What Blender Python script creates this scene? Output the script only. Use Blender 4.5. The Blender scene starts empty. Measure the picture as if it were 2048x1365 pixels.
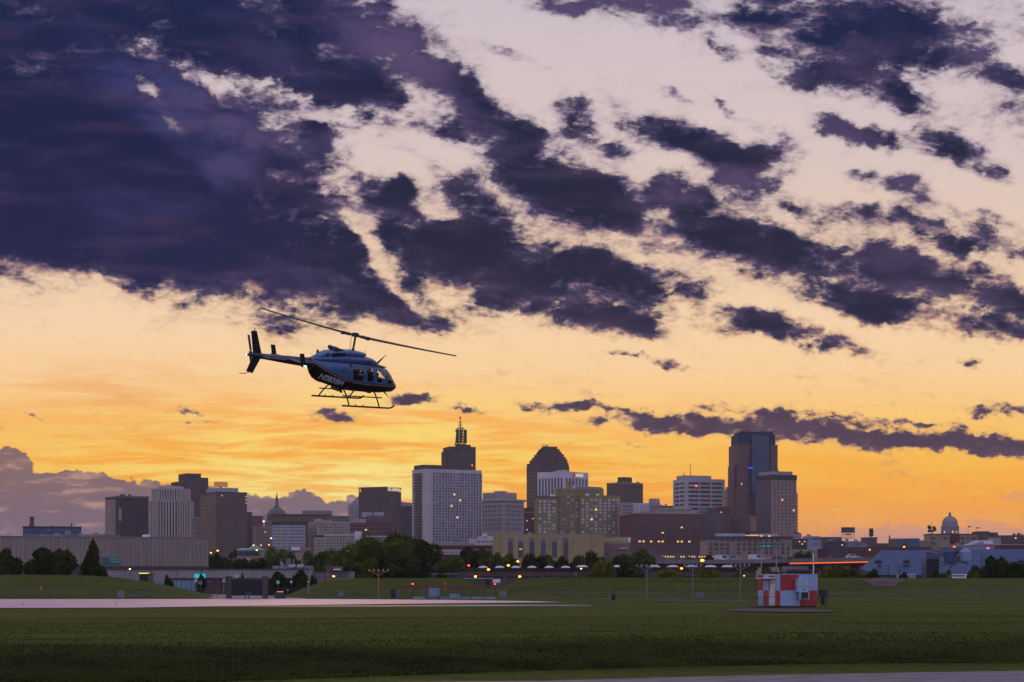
import bpy, bmesh, math, random
from mathutils import Vector, Matrix, Euler
random.seed(7)
R = math.radians
scene = bpy.context.scene
COL = scene.collection

# ------------------------------------------------------------------ scale
F = 3982.0          # focal length in photograph pixels (70 mm lens, 36 mm film)
HZ = 1166.0         # row of the horizon
CH = 2.2            # height of the eye above the field
def PX(px, Y): return (px - 1024.0) / F * Y
def PZ(py, Y): return CH + (HZ - py) / F * Y
def S(px, Y): return px / F * Y        # a length seen square-on

def srgb(r, g, b):
    def c(v):
        v /= 255.0
        return v / 12.92 if v <= 0.04045 else ((v + 0.055) / 1.055) ** 2.4
    return (c(r), c(g), c(b), 1.0)

# ------------------------------------------------------------------ camera
cam_d = bpy.data.cameras.new("camera"); cam = bpy.data.objects.new("camera", cam_d); COL.objects.link(cam)
cam.location = (0, 0, CH); cam.rotation_euler = (R(90), 0, 0)
cam_d.lens = 70.0; cam_d.sensor_width = 36.0
cam_d.shift_y = (HZ - 682.5) / 2048.0
cam_d.clip_start = 0.5; cam_d.clip_end = 60000
scene.camera = cam
scene.view_settings.view_transform = 'Standard'; scene.view_settings.look = 'None'
scene.view_settings.exposure = 0.0; scene.view_settings.gamma = 1.0
scene.render.engine = 'CYCLES'
scene.cycles.max_bounces = 5; scene.cycles.diffuse_bounces = 2; scene.cycles.glossy_bounces = 2
scene.cycles.transmission_bounces = 4; scene.cycles.volume_bounces = 0; scene.cycles.transparent_max_bounces = 8
scene.cycles.use_denoising = True
scene.cycles.sample_clamp_indirect = 4.0

# ------------------------------------------------------------------ node helpers
class NT:
    def __init__(s, nt): s.nt = nt; nt.nodes.clear()
    def n(s, kind, **kw):
        nd = s.nt.nodes.new(kind)
        for k, v in kw.items(): setattr(nd, k, v)
        return nd
    def lk(s, a, b): s.nt.links.new(a, b)
    def put(s, sock, v):
        if isinstance(v, bpy.types.NodeSocket): s.lk(v, sock)
        elif v is not None: sock.default_value = v
    def math(s, op, a, b=None, c=None, clamp=False):
        m = s.n('ShaderNodeMath', operation=op, use_clamp=clamp)
        s.put(m.inputs[0], a); s.put(m.inputs[1], b)
        if c is not None: s.put(m.inputs[2], c)
        return m.outputs[0]
    def sstep(s, v, lo, hi, a=0.0, b=1.0):
        m = s.n('ShaderNodeMapRange', interpolation_type='SMOOTHSTEP', clamp=True)
        s.put(m.inputs['Value'], v)
        m.inputs['From Min'].default_value = lo; m.inputs['From Max'].default_value = hi
        m.inputs['To Min'].default_value = a; m.inputs['To Max'].default_value = b
        return m.outputs['Result']
    def lin(s, v, lo, hi, a=0.0, b=1.0):
        m = s.n('ShaderNodeMapRange', clamp=True); s.put(m.inputs['Value'], v)
        m.inputs['From Min'].default_value = lo; m.inputs['From Max'].default_value = hi
        m.inputs['To Min'].default_value = a; m.inputs['To Max'].default_value = b
        return m.outputs['Result']
    def mix(s, f, a, b, mode='MIX'):
        m = s.n('ShaderNodeMix', data_type='RGBA', blend_type=mode, clamp_factor=True)
        s.put(m.inputs[0], f); s.put(m.inputs[6], a); s.put(m.inputs[7], b)
        return m.outputs[2]
    def vec(s, op, a, b=None, scale=None):
        m = s.n('ShaderNodeVectorMath', operation=op); s.put(m.inputs[0], a)
        if b is not None: s.put(m.inputs[1], b)
        if scale is not None: s.put(m.inputs['Scale'], scale)
        return m.outputs[0]
    def xf(s, v, loc=(0,0,0), rot=(0,0,0), sc=(1,1,1), kind='POINT'):
        m = s.n('ShaderNodeMapping', vector_type=kind); s.put(m.inputs['Vector'], v)
        m.inputs['Location'].default_value = loc; m.inputs['Rotation'].default_value = rot; m.inputs['Scale'].default_value = sc
        return m.outputs[0]
    def noise(s, v, scale, detail=4, rough=0.55, dist=0.0, lac=2.0, out=0, w=None):
        m = s.n('ShaderNodeTexNoise')
        if v is not None: s.lk(v, m.inputs['Vector'])
        m.inputs['Scale'].default_value = scale; m.inputs['Detail'].default_value = detail
        m.inputs['Roughness'].default_value = rough; m.inputs['Distortion'].default_value = dist
        m.inputs['Lacunarity'].default_value = lac
        return m.outputs[out]
    def ramp(s, v, stops, interp='LINEAR'):
        m = s.n('ShaderNodeValToRGB'); s.put(m.inputs[0], v); cr = m.color_ramp; cr.interpolation = interp
        cr.elements[0].position = stops[0][0]; cr.elements[0].color = stops[0][1]
        cr.elements[1].position = stops[-1][0]; cr.elements[1].color = stops[-1][1]
        for p, c in stops[1:-1]:
            e = cr.elements.new(p); e.color = c
        return m.outputs[0]
# ------------------------------------------------------------------ sky: sunset gradient with clouds, laid out by compass direction
SUN_AZ, SUN_EL = R(-5.4), R(2.6)
def blob(list_, cx, cy, rx, ry, ang=0, w=1.0): list_.append((cx, cy, rx, ry, ang, w))
DARK = [
 (60,230,400,190,8,1.2),(150,370,400,130,12,1.3),(400,450,260,110,22,1.2),(560,512,250,60,17,1.2),(735,592,115,22,19,1.05),(670,505,62,60,42,1.1),
 (330,360,210,90,25,1.1),(120,70,380,120,8,1.0),(470,60,330,100,14,1.2),(610,150,160,70,20,1.2),(700,195,85,34,22,1.0),(390,280,170,50,32,.7),
 (500,290,100,50,45,.55),(630,40,110,50,10,1.0),(632,280,62,34,48,1.2),(575,325,42,22,40,.9),(620,385,80,11,47,.6),(545,400,60,34,42,.7),(795,382,44,24,12,1.1),
 (425,160,60,16,22,-.95),(510,168,60,16,8,-.8),(600,200,60,14,28,-.85),(665,232,60,20,15,-.9),(350,240,30,16,38,-.7),(300,185,40,12,40,-.5),(290,95,40,12,25,-.5),(730,300,50,44,20,-.8),(800,260,70,30,15,-.7),(660,360,40,26,55,-.6),(720,420,24,34,-20,-.5),(752,500,90,14,58,-.85),(810,590,60,10,48,-.7),(700,330,30,60,10,-.5),(600,250,40,30,30,-.4),
 (785,440,46,26,22,1.2),(870,490,120,40,22,1.2),(1000,550,170,48,18,1.3),(1150,612,140,28,17,1.2),(1250,642,60,12,18,.9),(930,395,48,30,35,.9),
 (955,445,70,34,30,.9),(1120,505,120,44,20,1.1),(1250,545,95,26,15,1.0),(1370,555,70,18,12,.8),(850,105,90,22,42,.62),(760,40,50,38,40,.6),(900,175,75,18,30,.8),(980,235,86,28,28,1.2),
 (890,268,50,10,15,.8),(990,295,80,30,28,.9),(1080,350,110,40,25,1.2),(1190,372,70,42,25,1.2),(1150,430,110,26,20,1.0),(1260,450,70,22,25,.9),(1320,490,50,14,30,.8),
 (1155,250,44,28,40,1.0),(1238,302,44,16,25,.9),(1290,252,56,24,20,1.0),(1370,285,80,28,20,1.1),(1460,300,80,26,14,1.1),(1553,298,40,25,0,1.1),(1480,350,70,32,20,1.0),
 (1345,385,46,26,25,1.0),(1420,430,86,42,25,1.2),(1440,495,72,36,20,1.1),(1560,505,105,36,13,1.2),(1640,540,50,14,15,.9),(1290,600,100,15,25,.65),(1430,662,40,9,15,.7),
 (1500,640,80,20,12,1.1),(1610,672,100,17,12,1.1),(1690,262,46,18,28,1.0),(1775,280,56,15,15,.9),(1910,300,64,26,28,1.2),(1965,342,36,10,15,1.0),(1820,385,50,24,20,.85),
 (1680,440,52,22,10,1.0),(1850,462,100,24,10,1.1),(1985,490,80,22,5,1.0),(1790,525,80,28,15,1.1),(1900,565,140,30,10,1.3),(2010,600,70,38,10,1.1),(1700,600,100,25,15,1.0),
 (1800,600,90,16,12,.6),(1950,430,60,12,12,.6),(1740,370,60,14,20,.5),(1610,430,50,12,25,.5),(1530,250,40,10,20,.45),(880,340,70,14,25,.5),(700,345,40,12,35,.4),(1820,640,110,20,12,.85),(1985,662,80,18,10,.9),(1150,2,100,18,5,.9),(1310,15,90,36,8,.8),(1440,95,34,16,30,.6),(1590,40,100,50,12,1.1),(1750,55,140,62,10,1.2),
 (1850,95,100,38,15,1.2),(1680,150,110,36,20,1.1),(1800,195,90,20,22,.9),(1550,110,50,26,45,.8),(2020,150,46,18,15,1.1),(2020,235,60,38,20,.65),(1970,40,80,26,10,.5),
 (1350,196,24,9,20,.8),(1450,205,34,6,42,.6),(1045,122,56,9,20,.55),(836,799,35,9,4,1.2),(935,819,24,6,6,.9),(681,833,34,10,2,1.2),(1062,814,27,7,10,.8),
 (1136,815,34,8,3,1.1),(1228,823,44,6,6,1.0),(1195,846,34,6,0,.8),(1335,845,70,15,2,1.3),(1450,857,110,15,2,1.3),(1565,838,42,18,-5,1.1),(1620,866,150,15,4,1.3),
 (1690,840,52,11,3,1.0),(1790,876,130,16,5,1.3),(1910,884,100,14,6,1.3),(2010,892,80,17,6,1.3),(1792,844,30,6,0,1.0),(1860,846,44,5,0,.9),(1915,865,30,12,0,.9),(1960,826,26,7,3,1.0),
 (2030,820,36,10,8,1.0),(1942,728,20,11,5,1.1),(1337,734,32,7,10,.95),(1275,716,50,6,6,.5),(200,515,150,26,17,.95),(310,550,90,14,15,.8),(25,548,36,12,20,.6),
 (450,572,120,12,14,.7),(245,576,28,7,20,.7),(20,425,60,14,8,1.0),(820,630,50,14,20,.7),(800,560,30,40,40,.5),(390,828,26,4,10,.7),(405,848,30,3,0,.6),(70,830,18,3,25,.6),
 (1270,890,14,3,10,.7),(1130,880,50,3,0,.3),(1480,820,90,6,2,.55),
]
BANK = [
 (-100,1120,500,130,0,1.4),(150,1160,520,160,0,1.4),(520,1165,460,140,0,1.3),(760,1150,300,110,0,1.0),(1850,1160,300,80,0,.9),
 (22,920,42,28,0,1.1),(10,1050,300,108,0,1.3),(155,968,60,34,0,.9),(90,975,90,34,0,1.0),(250,1000,120,48,6,1.1),(380,1040,200,68,4,1.2),(560,1060,200,66,4,1.2),
 (597,990,34,20,0,1.0),(480,1000,50,26,0,.9),(690,1060,200,62,0,1.2),(705,1000,40,16,0,.8),(820,1060,90,50,10,.9),(650,1003,30,12,0,.7),
 (1800,1090,90,52,0,.95),(1730,1095,120,36,0,.7),(1900,1105,120,50,0,.7),(2020,1100,110,56,0,.85),(1990,1045,60,8,3,.6),(2040,980,40,8,0,.4),(1660,1090,60,30,0,.6),
]
LITE = [(330,200,190,70,32,1.0),(430,290,130,60,45,.8),(560,120,110,40,30,.5),(500,220,90,60,30,.9),(820,110,130,60,45,.9),(700,60,90,60,30,.6),(1130,20,140,40,5,.9),(1330,30,120,60,10,.8),
 (1690,270,90,40,20,.7),(1820,385,70,40,20,.8),(1900,590,140,30,10,.6),(1480,360,90,30,15,.7),(1350,390,60,30,20,.7),(960,250,90,30,30,.5),(1120,460,120,25,20,.6),(640,560,150,26,18,.5),(1980,60,90,90,10,.9),(1560,130,80,50,30,.8),(1980,230,80,60,10,.7)]
def build_sky():
    w = bpy.data.worlds.new("World"); scene.world = w; w.use_nodes = True
    t = NT(w.node_tree)
    g = t.n('ShaderNodeTexCoord').outputs['Generated']
    sep = t.n('ShaderNodeSeparateXYZ'); t.lk(g, sep.inputs[0]); x, y, z = sep.outputs
    yc = t.math('MAXIMUM', y, 0.22)
    U = t.math('ADD', t.math('MULTIPLY', t.math('DIVIDE', x, yc), F/1000), 1.024)
    V = t.math('SUBTRACT', HZ/1000, t.math('MULTIPLY', t.math('DIVIDE', z, yc), F/1000))
    cmb = t.n('ShaderNodeCombineXYZ'); t.lk(U, cmb.inputs[0]); t.lk(V, cmb.inputs[1]); P = cmb.outputs[0]
    # clear sky by height
    c = srgb
    base = t.ramp(t.lin(V, -0.2, 1.166), [((v+.2)/1.366, col) for v, col in [
        (-.2, c(186,184,204)), (0, c(206,192,200)), (.3, c(218,198,194)), (.48, c(232,202,176)), (.62, c(248,213,174)), (.74, c(253,211,158)),
        (.84, c(255,201,114)), (.92, c(255,184,66)), (1.0, c(254,170,52)), (1.06, c(246,160,78)), (1.10, c(230,154,108)), (1.166, c(205,140,120))]])
    base = t.mix(t.math('MULTIPLY', t.sstep(U, .9, -.1, 0, .3), t.sstep(V, .76, .90)), base, c(255,176,60))
    base = t.mix(t.math('MULTIPLY', t.sstep(V, .95, .6), 0.0), base, c(255,255,255))
    # fine high streaks lit from below
    st = t.noise(t.xf(P, rot=(0,0,R(-9)), sc=(1.0,7.5,1)), 3.2, 6, .6, .5)
    st2 = t.noise(t.xf(P, loc=(3,1,0), rot=(0,0,R(6)), sc=(1.0,11,1)), 6.0, 5, .55, .8)
    sm = t.math('ADD', t.math('MULTIPLY', st, .65), t.math('MULTIPLY', st2, .35))
    glowv = t.n('ShaderNodeTexGradient', gradient_type='SPHERICAL'); t.lk(t.xf(P, loc=(.66,.93,0), rot=(0,0,0), sc=(.95,.28,1), kind='TEXTURE'), glowv.inputs[0]); G = t.sstep(glowv.outputs[1], 0, .9)
    zone = t.math('MULTIPLY', t.math('ADD', t.math('MULTIPLY', G, .9), .13), t.sstep(V, .66, .86))
    hi = t.math('MULTIPLY', t.sstep(sm, .46, .59), zone)
    lo = t.math('MULTIPLY', t.sstep(sm, .52, .38), zone)
    col = t.mix(t.math('MULTIPLY', lo, .7), base, c(254,160,36))
    col = t.mix(t.math('MULTIPLY', hi, .9), col, c(255,222,112))
    g2 = t.n('ShaderNodeTexGradient', gradient_type='SPHERICAL'); t.lk(t.xf(P, loc=(.655,.972,0), rot=(0,0,R(3)), sc=(.34,.085,1), kind='TEXTURE'), g2.inputs[0])
    col = t.mix(t.math('MULTIPLY', t.sstep(g2.outputs[1], 0, .9), t.sstep(sm, .40, .56, .25, 1)), col, (1.0,.86,.28,1))
    g3 = t.n('ShaderNodeTexGradient', gradient_type='SPHERICAL'); t.lk(t.xf(P, loc=(.20,.80,0), rot=(0,0,0), sc=(.42,.12,1), kind='TEXTURE'), g3.inputs[0])
    col = t.mix(t.math('MULTIPLY', t.sstep(g3.outputs[1], 0, 1), t.sstep(st, .40, .6, 0, .55)), col, c(238,150,76))
    # warped coordinates for the clouds
    wn = t.noise(P, 6.5, 3, .62, out=1)
    wv = t.vec('SCALE', t.vec('SUBTRACT', wn, (.5,.5,.5)), scale=t.sstep(V, .58, .76, .075, .04))
    wf = t.vec('SCALE', t.vec('SUBTRACT', t.noise(P, 32, 2, .6, out=1), (.5,.5,.5)), scale=.030)
    Pw = t.vec('ADD', t.vec('ADD', P, wv), wf)
    import numpy as np
    W, H, U0, V0, SP = 1512, 768, -1600.0, -1450.0, 3.5
    rr = random.Random(17)
    for k in range(420):                                   # the same kind of cloud on beyond the edges of the view
        cx, cy = rr.uniform(-1550, 3650), rr.uniform(-1400, 900)
        if -70 < cx < 2140 and cy > -50: continue
        sz = rr.uniform(30, 120) * (1.0 if cy < 600 else .3)
        if cy > 660 and rr.random() < .5: continue
        DARK.append((cx, cy, sz * 1.1, sz * .38, rr.uniform(5, 28), rr.uniform(.7, 1.25)))
    DARK.extend([(-250, 250, 300, 160, 8, 1.2), (-150, 60, 300, 120, 8, 1.1), (-480, 380, 220, 60, 12, 1.0), (-80, 400, 200, 60, 8, 1.1)])
    BANK.extend([(-400, 1150, 500, 150, 0, 1.3), (-900, 1170, 500, 110, 0, 1.1), (2500, 1160, 500, 90, 0, 1.0), (3100, 1180, 500, 80, 0, 1.0)])
    xs = U0 + (np.arange(W) + .5) * SP; ys = V0 + (np.arange(H) + .5) * SP
    XX, YY = np.meshgrid(xs, ys)
    def field(lst, r1, r0):
        f = np.zeros((H, W)); neg = np.zeros((H, W))
        for cx, cy, rx, ry, an, wt in lst:
            if lst is DARK and wt > 0 and cy < 700 and 720 < cx < 2100: rx, ry, wt = rx * 1.03, ry * 1.04, wt * 1.0
            ca, sa = math.cos(R(an)), math.sin(R(an))
            dx, dy = XX - cx, YY - cy
            m_ = r1 * max(rx, ry); x0, x1 = max(0, int((cx - m_ - U0) / SP)), min(W, int((cx + m_ - U0) / SP) + 2); y0, y1 = max(0, int((cy - m_ - V0) / SP)), min(H, int((cy + m_ - V0) / SP) + 2)
            if x1 <= x0 or y1 <= y0: continue
            sl = (slice(y0, y1), slice(x0, x1)); dx, dy = dx[sl], dy[sl]
            r = np.sqrt(((dx * ca + dy * sa) / rx) ** 2 + ((-dx * sa + dy * ca) / ry) ** 2)
            q = np.clip((r1 - r) / (r1 - r0), 0, 1); q = q * q * (3 - 2 * q) * abs(wt)
            if wt > 0: f[sl] = 1.9 - (1.9 - f[sl]) * (1 - .60 * np.minimum(q, 1.6))
            else: neg[sl] = np.maximum(neg[sl], q)
        return np.clip(f * (1 - .9 * np.minimum(neg, 1)), 0, 2)
    fa = field(DARK, 2.15, .15); BANK[:] = [(a_, b_ + 9, c_, d_, e_, f_) for a_, b_, c_, d_, e_, f_ in BANK]; fb = field(BANK, 1.35, .55); fl = field(LITE, 1.7, .1)
    ed = np.clip((XX + 1600) / 500, 0, 1) * np.clip((3690 - XX) / 500, 0, 1) * np.clip((YY + 1450) / 400, 0, 1); fa *= ed; fb *= np.clip((XX + 1600) / 500, 0, 1) * np.clip((3690 - XX) / 500, 0, 1)
    buf = np.zeros((H, W, 4), np.float32); buf[..., 0] = fa[::-1] / 2; buf[..., 1] = fb[::-1] / 2; buf[..., 2] = fl[::-1] / 2; buf[..., 3] = 1
    im = bpy.data.images.new("cloud_cover", W, H, alpha=False, float_buffer=True); im.colorspace_settings.name = 'Non-Color'
    im.pixels.foreach_set(buf.ravel()); im.update(); im.pack()
    uvw = t.xf(Pw, loc=(-U0/(SP*W), 1 + V0/(SP*H), 0), sc=(1000/(SP*W), -1000/(SP*H), 1))
    it = t.n('ShaderNodeTexImage', image=im, extension='CLIP', interpolation='Linear'); t.lk(uvw, it.inputs[0])
    si = t.n('ShaderNodeSeparateColor'); t.lk(it.outputs[0], si.inputs[0])
    AB = [t.math('MULTIPLY', si.outputs[k], 2.0) for k in (0, 1, 2)]
    Pr = t.xf(P, rot=(0,0,R(-24)), sc=(1,1.9,1))
    n1 = t.noise(Pr, 7.0, 9, .66, .2)
    n1b = t.noise(t.vec('ADD', Pr, (-.005,.018,0)), 7.0, 5, .66, .2)
    n2 = t.noise(Pr, 30, 6, .64, .3)
    A = AB[0]
    behind = t.sstep(y, .86, .70)                     # beyond the modelled clouds: loose cloud all round
    A = t.math('ADD', A, t.math('MULTIPLY', behind, .22))
    nn = t.math('ADD', t.math('MULTIPLY', t.math('SUBTRACT', n1, .5), t.sstep(V, .62, .80, 5.4, 3.2)), t.math('MULTIPLY', t.math('SUBTRACT', n2, .5), t.sstep(V, .62, .80, 1.9, 4.2)))
    gate = t.sstep(A, .0, .45)
    west = t.math('MULTIPLY', t.sstep(U, .60, .34), t.math('MULTIPLY', t.sstep(V, .16, .26), t.sstep(V, .60, .46)))
    A = t.math('MULTIPLY', A, t.math('ADD', 1.0, t.math('MULTIPLY', west, .28)))
    D = t.math('ADD', A, t.math('MULTIPLY', nn, t.math('MULTIPLY', gate, t.math('SUBTRACT', .86, t.math('MULTIPLY', west, .42)))))
    a = t.sstep(D, .22, 1.12)
    big = t.noise(t.xf(P, loc=(2,5,0), rot=(0,0,R(-22)), sc=(1,2.2,1)), 3.6, 5, .55)
    core = t.mix(t.sstep(U, .95, .25), c(10,21,55), c(0,17,66))
    core = t.mix(t.math('MULTIPLY', t.sstep(V, .30, .0), .75), core, c(4,26,70))
    lite = t.mix(t.sstep(U, .9, .2), c(84,68,108), c(46,50,104))
    core = t.mix(t.math('MAXIMUM', t.sstep(big, .52, .74, 0, .45), t.math('MULTIPLY', t.sstep(AB[2], .1, 1.1), t.sstep(n1, .36, .58, .25, .95))), core, lite)
    core = t.mix(t.sstep(V, .62, .86), core, c(70,54,76))
    mid = t.mix(t.sstep(V, .62, .86), c(72,64,99), c(98,76,90))
    edge = t.mix(t.sstep(V, .28, .68), c(152,130,152), c(184,138,118))
    rel = t.math('SUBTRACT', n1b, n1)
    T = t.math('ADD', D, t.math('MULTIPLY', rel, 4.5))
    cc = t.mix(t.sstep(T, .30, 1.15), edge, mid)
    cc = t.mix(t.sstep(T, .75, 1.6), cc, core)
    under = t.math('MULTIPLY', t.sstep(t.noise(t.xf(P, loc=(0,4,0), rot=(0,0,R(-14)), sc=(1,5,1)), 4, 4, .5), .45, .75), .22)
    cc = t.mix(under, cc, c(104,78,112))
    thin = t.math('MULTIPLY', t.sstep(t.math('ADD', A, t.math('MULTIPLY', nn, .35)), .05, .9), t.sstep(t.math('ADD', n2, t.math('MULTIPLY', n1, .5)), .56, .90, .15, .75))
    a = t.math('MAXIMUM', a, thin)
    col = t.mix(t.math('MULTIPLY', a, .985), col, cc)
    # low bank on the horizon
    B = AB[1]
    nb = t.noise(t.xf(P, sc=(1,1.25,1)), 22, 8, .60, .15)
    nbo = t.noise(t.xf(t.vec('ADD', P, (.003,-.006,0)), sc=(1,1.25,1)), 22, 4, .60, .15)
    Db = t.math('ADD', t.math('MINIMUM', B, .9), t.math('MULTIPLY', t.math('SUBTRACT', nb, .5), t.math('MULTIPLY', t.sstep(B, 0, .2), 2.0)))
    ab = t.sstep(Db, .22, .46)
    streak = t.noise(t.xf(P, loc=(7,2,0), sc=(1,4,1)), 9, 5, .55)
    bc = t.mix(t.sstep(V, .93, 1.09), c(122,98,104), c(104,92,120))
    bc = t.mix(t.sstep(streak, .5, .68, 0, .6), bc, c(214,164,142))
    bc = t.mix(t.sstep(t.math('SUBTRACT', nb, nbo), -.02, .12, 0, .32), bc, c(112,92,104))
    bc = t.mix(t.sstep(U, 1.3, 1.55), bc, t.mix(t.sstep(V, 1.03, 1.08), c(226,158,116), c(196,148,140)))
    col = t.mix(t.math('MULTIPLY', ab, t.sstep(U, .75, 1.55, .95, .62)), col, bc)
    # the eastern half of the dome, behind the eye: dusk violet-blue
    sky = t.n('ShaderNodeTexSky', sky_type='NISHITA', sun_disc=False)
    sky.sun_elevation = SUN_EL; sky.sun_rotation = SUN_AZ; sky.air_density = 1.2; sky.dust_density = 2.0
    east = t.vec('ADD', t.vec('SCALE', sky.outputs[0], scale=.06), EAST)
    col = t.mix(t.math('MULTIPLY', t.sstep(y, .80, .15), .93), col, east)
    col = t.mix(t.sstep(z, -.004, -.03), col, (.05,.045,.04,1))
    bg = t.n('ShaderNodeBackground'); t.lk(col, bg.inputs[0]); bg.inputs[1].default_value = 1.0
    out = t.n('ShaderNodeOutputWorld'); t.lk(bg.outputs[0], out.inputs[0])
    w.cycles.sampling_method = 'MANUAL'; w.cycles.sample_map_resolution = 512
    sd = bpy.data.lights.new("sun", 'SUN'); so = bpy.data.objects.new("sun", sd); COL.objects.link(so)
    sd.energy = 0.5; sd.angle = R(10); sd.color = (1.0, .62, .28)
    d = Vector((math.sin(SUN_AZ)*math.cos(SUN_EL), math.cos(SUN_AZ)*math.cos(SUN_EL), math.sin(SUN_EL)))
    so.rotation_euler = d.to_track_quat('Z', 'Y').to_euler()
EAST = (.44, .41, .68)
build_sky()
# ------------------------------------------------------------------ mesh and object helpers
def tag(o, label=None, cat=None, group=None, kind=None):
    if label: o['label'] = label
    if cat: o['category'] = cat
    if group: o['group'] = group
    if kind: o['kind'] = kind
    return o
def empty(name, loc=(0,0,0), rz=0.0):
    o = bpy.data.objects.new(name, None); COL.objects.link(o); o.location = loc; o.rotation_euler = (0, 0, rz)
    o.empty_display_size = .2
    return o
def obj(name, me, parent=None, loc=None, rot=None, scale=None):
    o = bpy.data.objects.new(name, me); COL.objects.link(o)
    if parent is not None: o.parent = parent
    if loc is not None: o.location = loc
    if rot is not None: o.rotation_euler = rot
    if scale is not None: o.scale = scale
    return o
def copy_tree(o, parent=None):
    c = o.copy(); COL.objects.link(c); c.parent = parent
    for ch in list(o.children): copy_tree(ch, c)
    return c
class MB:
    def __init__(s): s.v = []; s.f = []; s.m = []
    def add(s, vs, fs, mi=0):
        k = len(s.v); s.v += [tuple(p) for p in vs]; s.f += [tuple(i + k for i in f) for f in fs]; s.m += [mi] * len(fs)
        return s
    def box(s, x0, x1, y0, y1, z0, z1, mi=0):
        vs = [(x0,y0,z0),(x1,y0,z0),(x1,y1,z0),(x0,y1,z0),(x0,y0,z1),(x1,y0,z1),(x1,y1,z1),(x0,y1,z1)]
        return s.add(vs, [(0,3,2,1),(4,5,6,7),(0,1,5,4),(1,2,6,5),(2,3,7,6),(3,0,4,7)], mi)
    def tube(s, p, q, r0, r1=None, n=8, mi=0):
        p = Vector(p); q = Vector(q); r1 = r0 if r1 is None else r1
        d = (q - p).normalized(); a = d.orthogonal().normalized(); b = d.cross(a)
        vs = []
        for c, r in ((p, r0), (q, r1)):
            for i in range(n):
                t = 2 * math.pi * i / n; vs.append(c + a * (r * math.cos(t)) + b * (r * math.sin(t)))
        fs = [(i, (i+1) % n, n + (i+1) % n, n + i) for i in range(n)] + [tuple(range(n-1, -1, -1)), tuple(range(n, 2*n))]
        return s.add(vs, fs, mi)
    def path(s, pts, r, n=8, mi=0):
        for a, b in zip(pts[:-1], pts[1:]): s.tube(a, b, r, r, n, mi)
        return s
    def loft(s, rings, cap=True, mi=0):
        n = len(rings[0]); vs = [p for r in rings for p in r]; fs = []
        for k in range(len(rings) - 1):
            for i in range(n):
                j = (i + 1) % n; fs.append((k*n + i, k*n + j, (k+1)*n + j, (k+1)*n + i))
        if cap: fs += [tuple(range(n - 1, -1, -1)), tuple(range((len(rings)-1)*n, len(rings)*n))]
        return s.add(vs, fs, mi)
    def lathe(s, prof, c=(0,0,0), n=20, mi=0):
        return s.loft([[(c[0] + r*math.cos(2*math.pi*i/n), c[1] + r*math.sin(2*math.pi*i/n), c[2] + z) for i in range(n)] for r, z in prof], True, mi)
    def prism(s, poly, z0, z1, mi=0):
        n = len(poly); vs = [(x, y, z0) for x, y in poly] + [(x, y, z1) for x, y in poly]
        return s.add(vs, [(i, (i+1) % n, n + (i+1) % n, n + i) for i in range(n)] + [tuple(range(n-1, -1, -1)), tuple(range(n, 2*n))], mi)
    def plate(s, poly, y0, y1, mi=0):      # outline in x,z given thickness in y
        n = len(poly); vs = [(x, y0, z) for x, z in poly] + [(x, y1, z) for x, z in poly]
        return s.add(vs, [(i, (i+1) % n, n + (i+1) % n, n + i) for i in range(n)] + [tuple(range(n-1, -1, -1)), tuple(range(n, 2*n))], mi)
    def mesh(s, name, *mats, smooth=False):
        me = bpy.data.meshes.new(name); me.from_pydata(s.v, [], s.f); me.update()
        bm = bmesh.new(); bm.from_mesh(me); bmesh.ops.recalc_face_normals(bm, faces=bm.faces); bm.to_mesh(me); bm.free()
        for m in mats: me.materials.append(m)
        if len(mats) > 1: me.polygons.foreach_set('material_index', s.m)
        if smooth: me.polygons.foreach_set('use_smooth', [True] * len(me.polygons))
        me.update(); return me
    def build(s, name, mats, parent=None, loc=None, rot=None, smooth=False):
        if not isinstance(mats, (list, tuple)): mats = [mats]
        return obj(name, s.mesh(name, *mats, smooth=smooth), parent, loc, rot)

# ------------------------------------------------------------------ materials
MATS = {}
def pbr(t, base, rough=.6, spec=.5, metal=0.0, normal=None, emit=None, es=0, alpha=None):
    p = t.n('ShaderNodeBsdfPrincipled'); t.put(p.inputs['Base Color'], base); t.put(p.inputs['Roughness'], rough)
    t.put(p.inputs['Metallic'], metal); t.put(p.inputs['Specular IOR Level'], spec)
    if normal is not None: t.lk(normal, p.inputs['Normal'])
    if emit is not None: t.put(p.inputs['Emission Color'], emit); t.put(p.inputs['Emission Strength'], es)
    o = t.n('ShaderNodeOutputMaterial'); t.lk(p.outputs[0], o.inputs[0]); return p
def mat(name):
    m = bpy.data.materials.new(name); m.use_nodes = True; return m, NT(m.node_tree)
def c4(c): return (c[0], c[1], c[2], 1)
def mul(c, k): return (min(c[0]*k, 1), min(c[1]*k, 1), min(c[2]*k, 1), 1)
def paint(name, c, rough=.5, metal=0.0, var=.12, scale=3.0, spec=.5):
    key = (name, c, rough)
    if key in MATS: return MATS[key]
    m, t = mat(name); co = t.n('ShaderNodeTexCoord').outputs['Object']
    nz = t.noise(co, scale, 4, .6)
    col = t.mix(t.sstep(nz, .35, .65), mul(c, 1 - var), mul(c, 1 + var))
    pbr(t, col, rough, spec, metal); MATS[key] = m; return m
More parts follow.
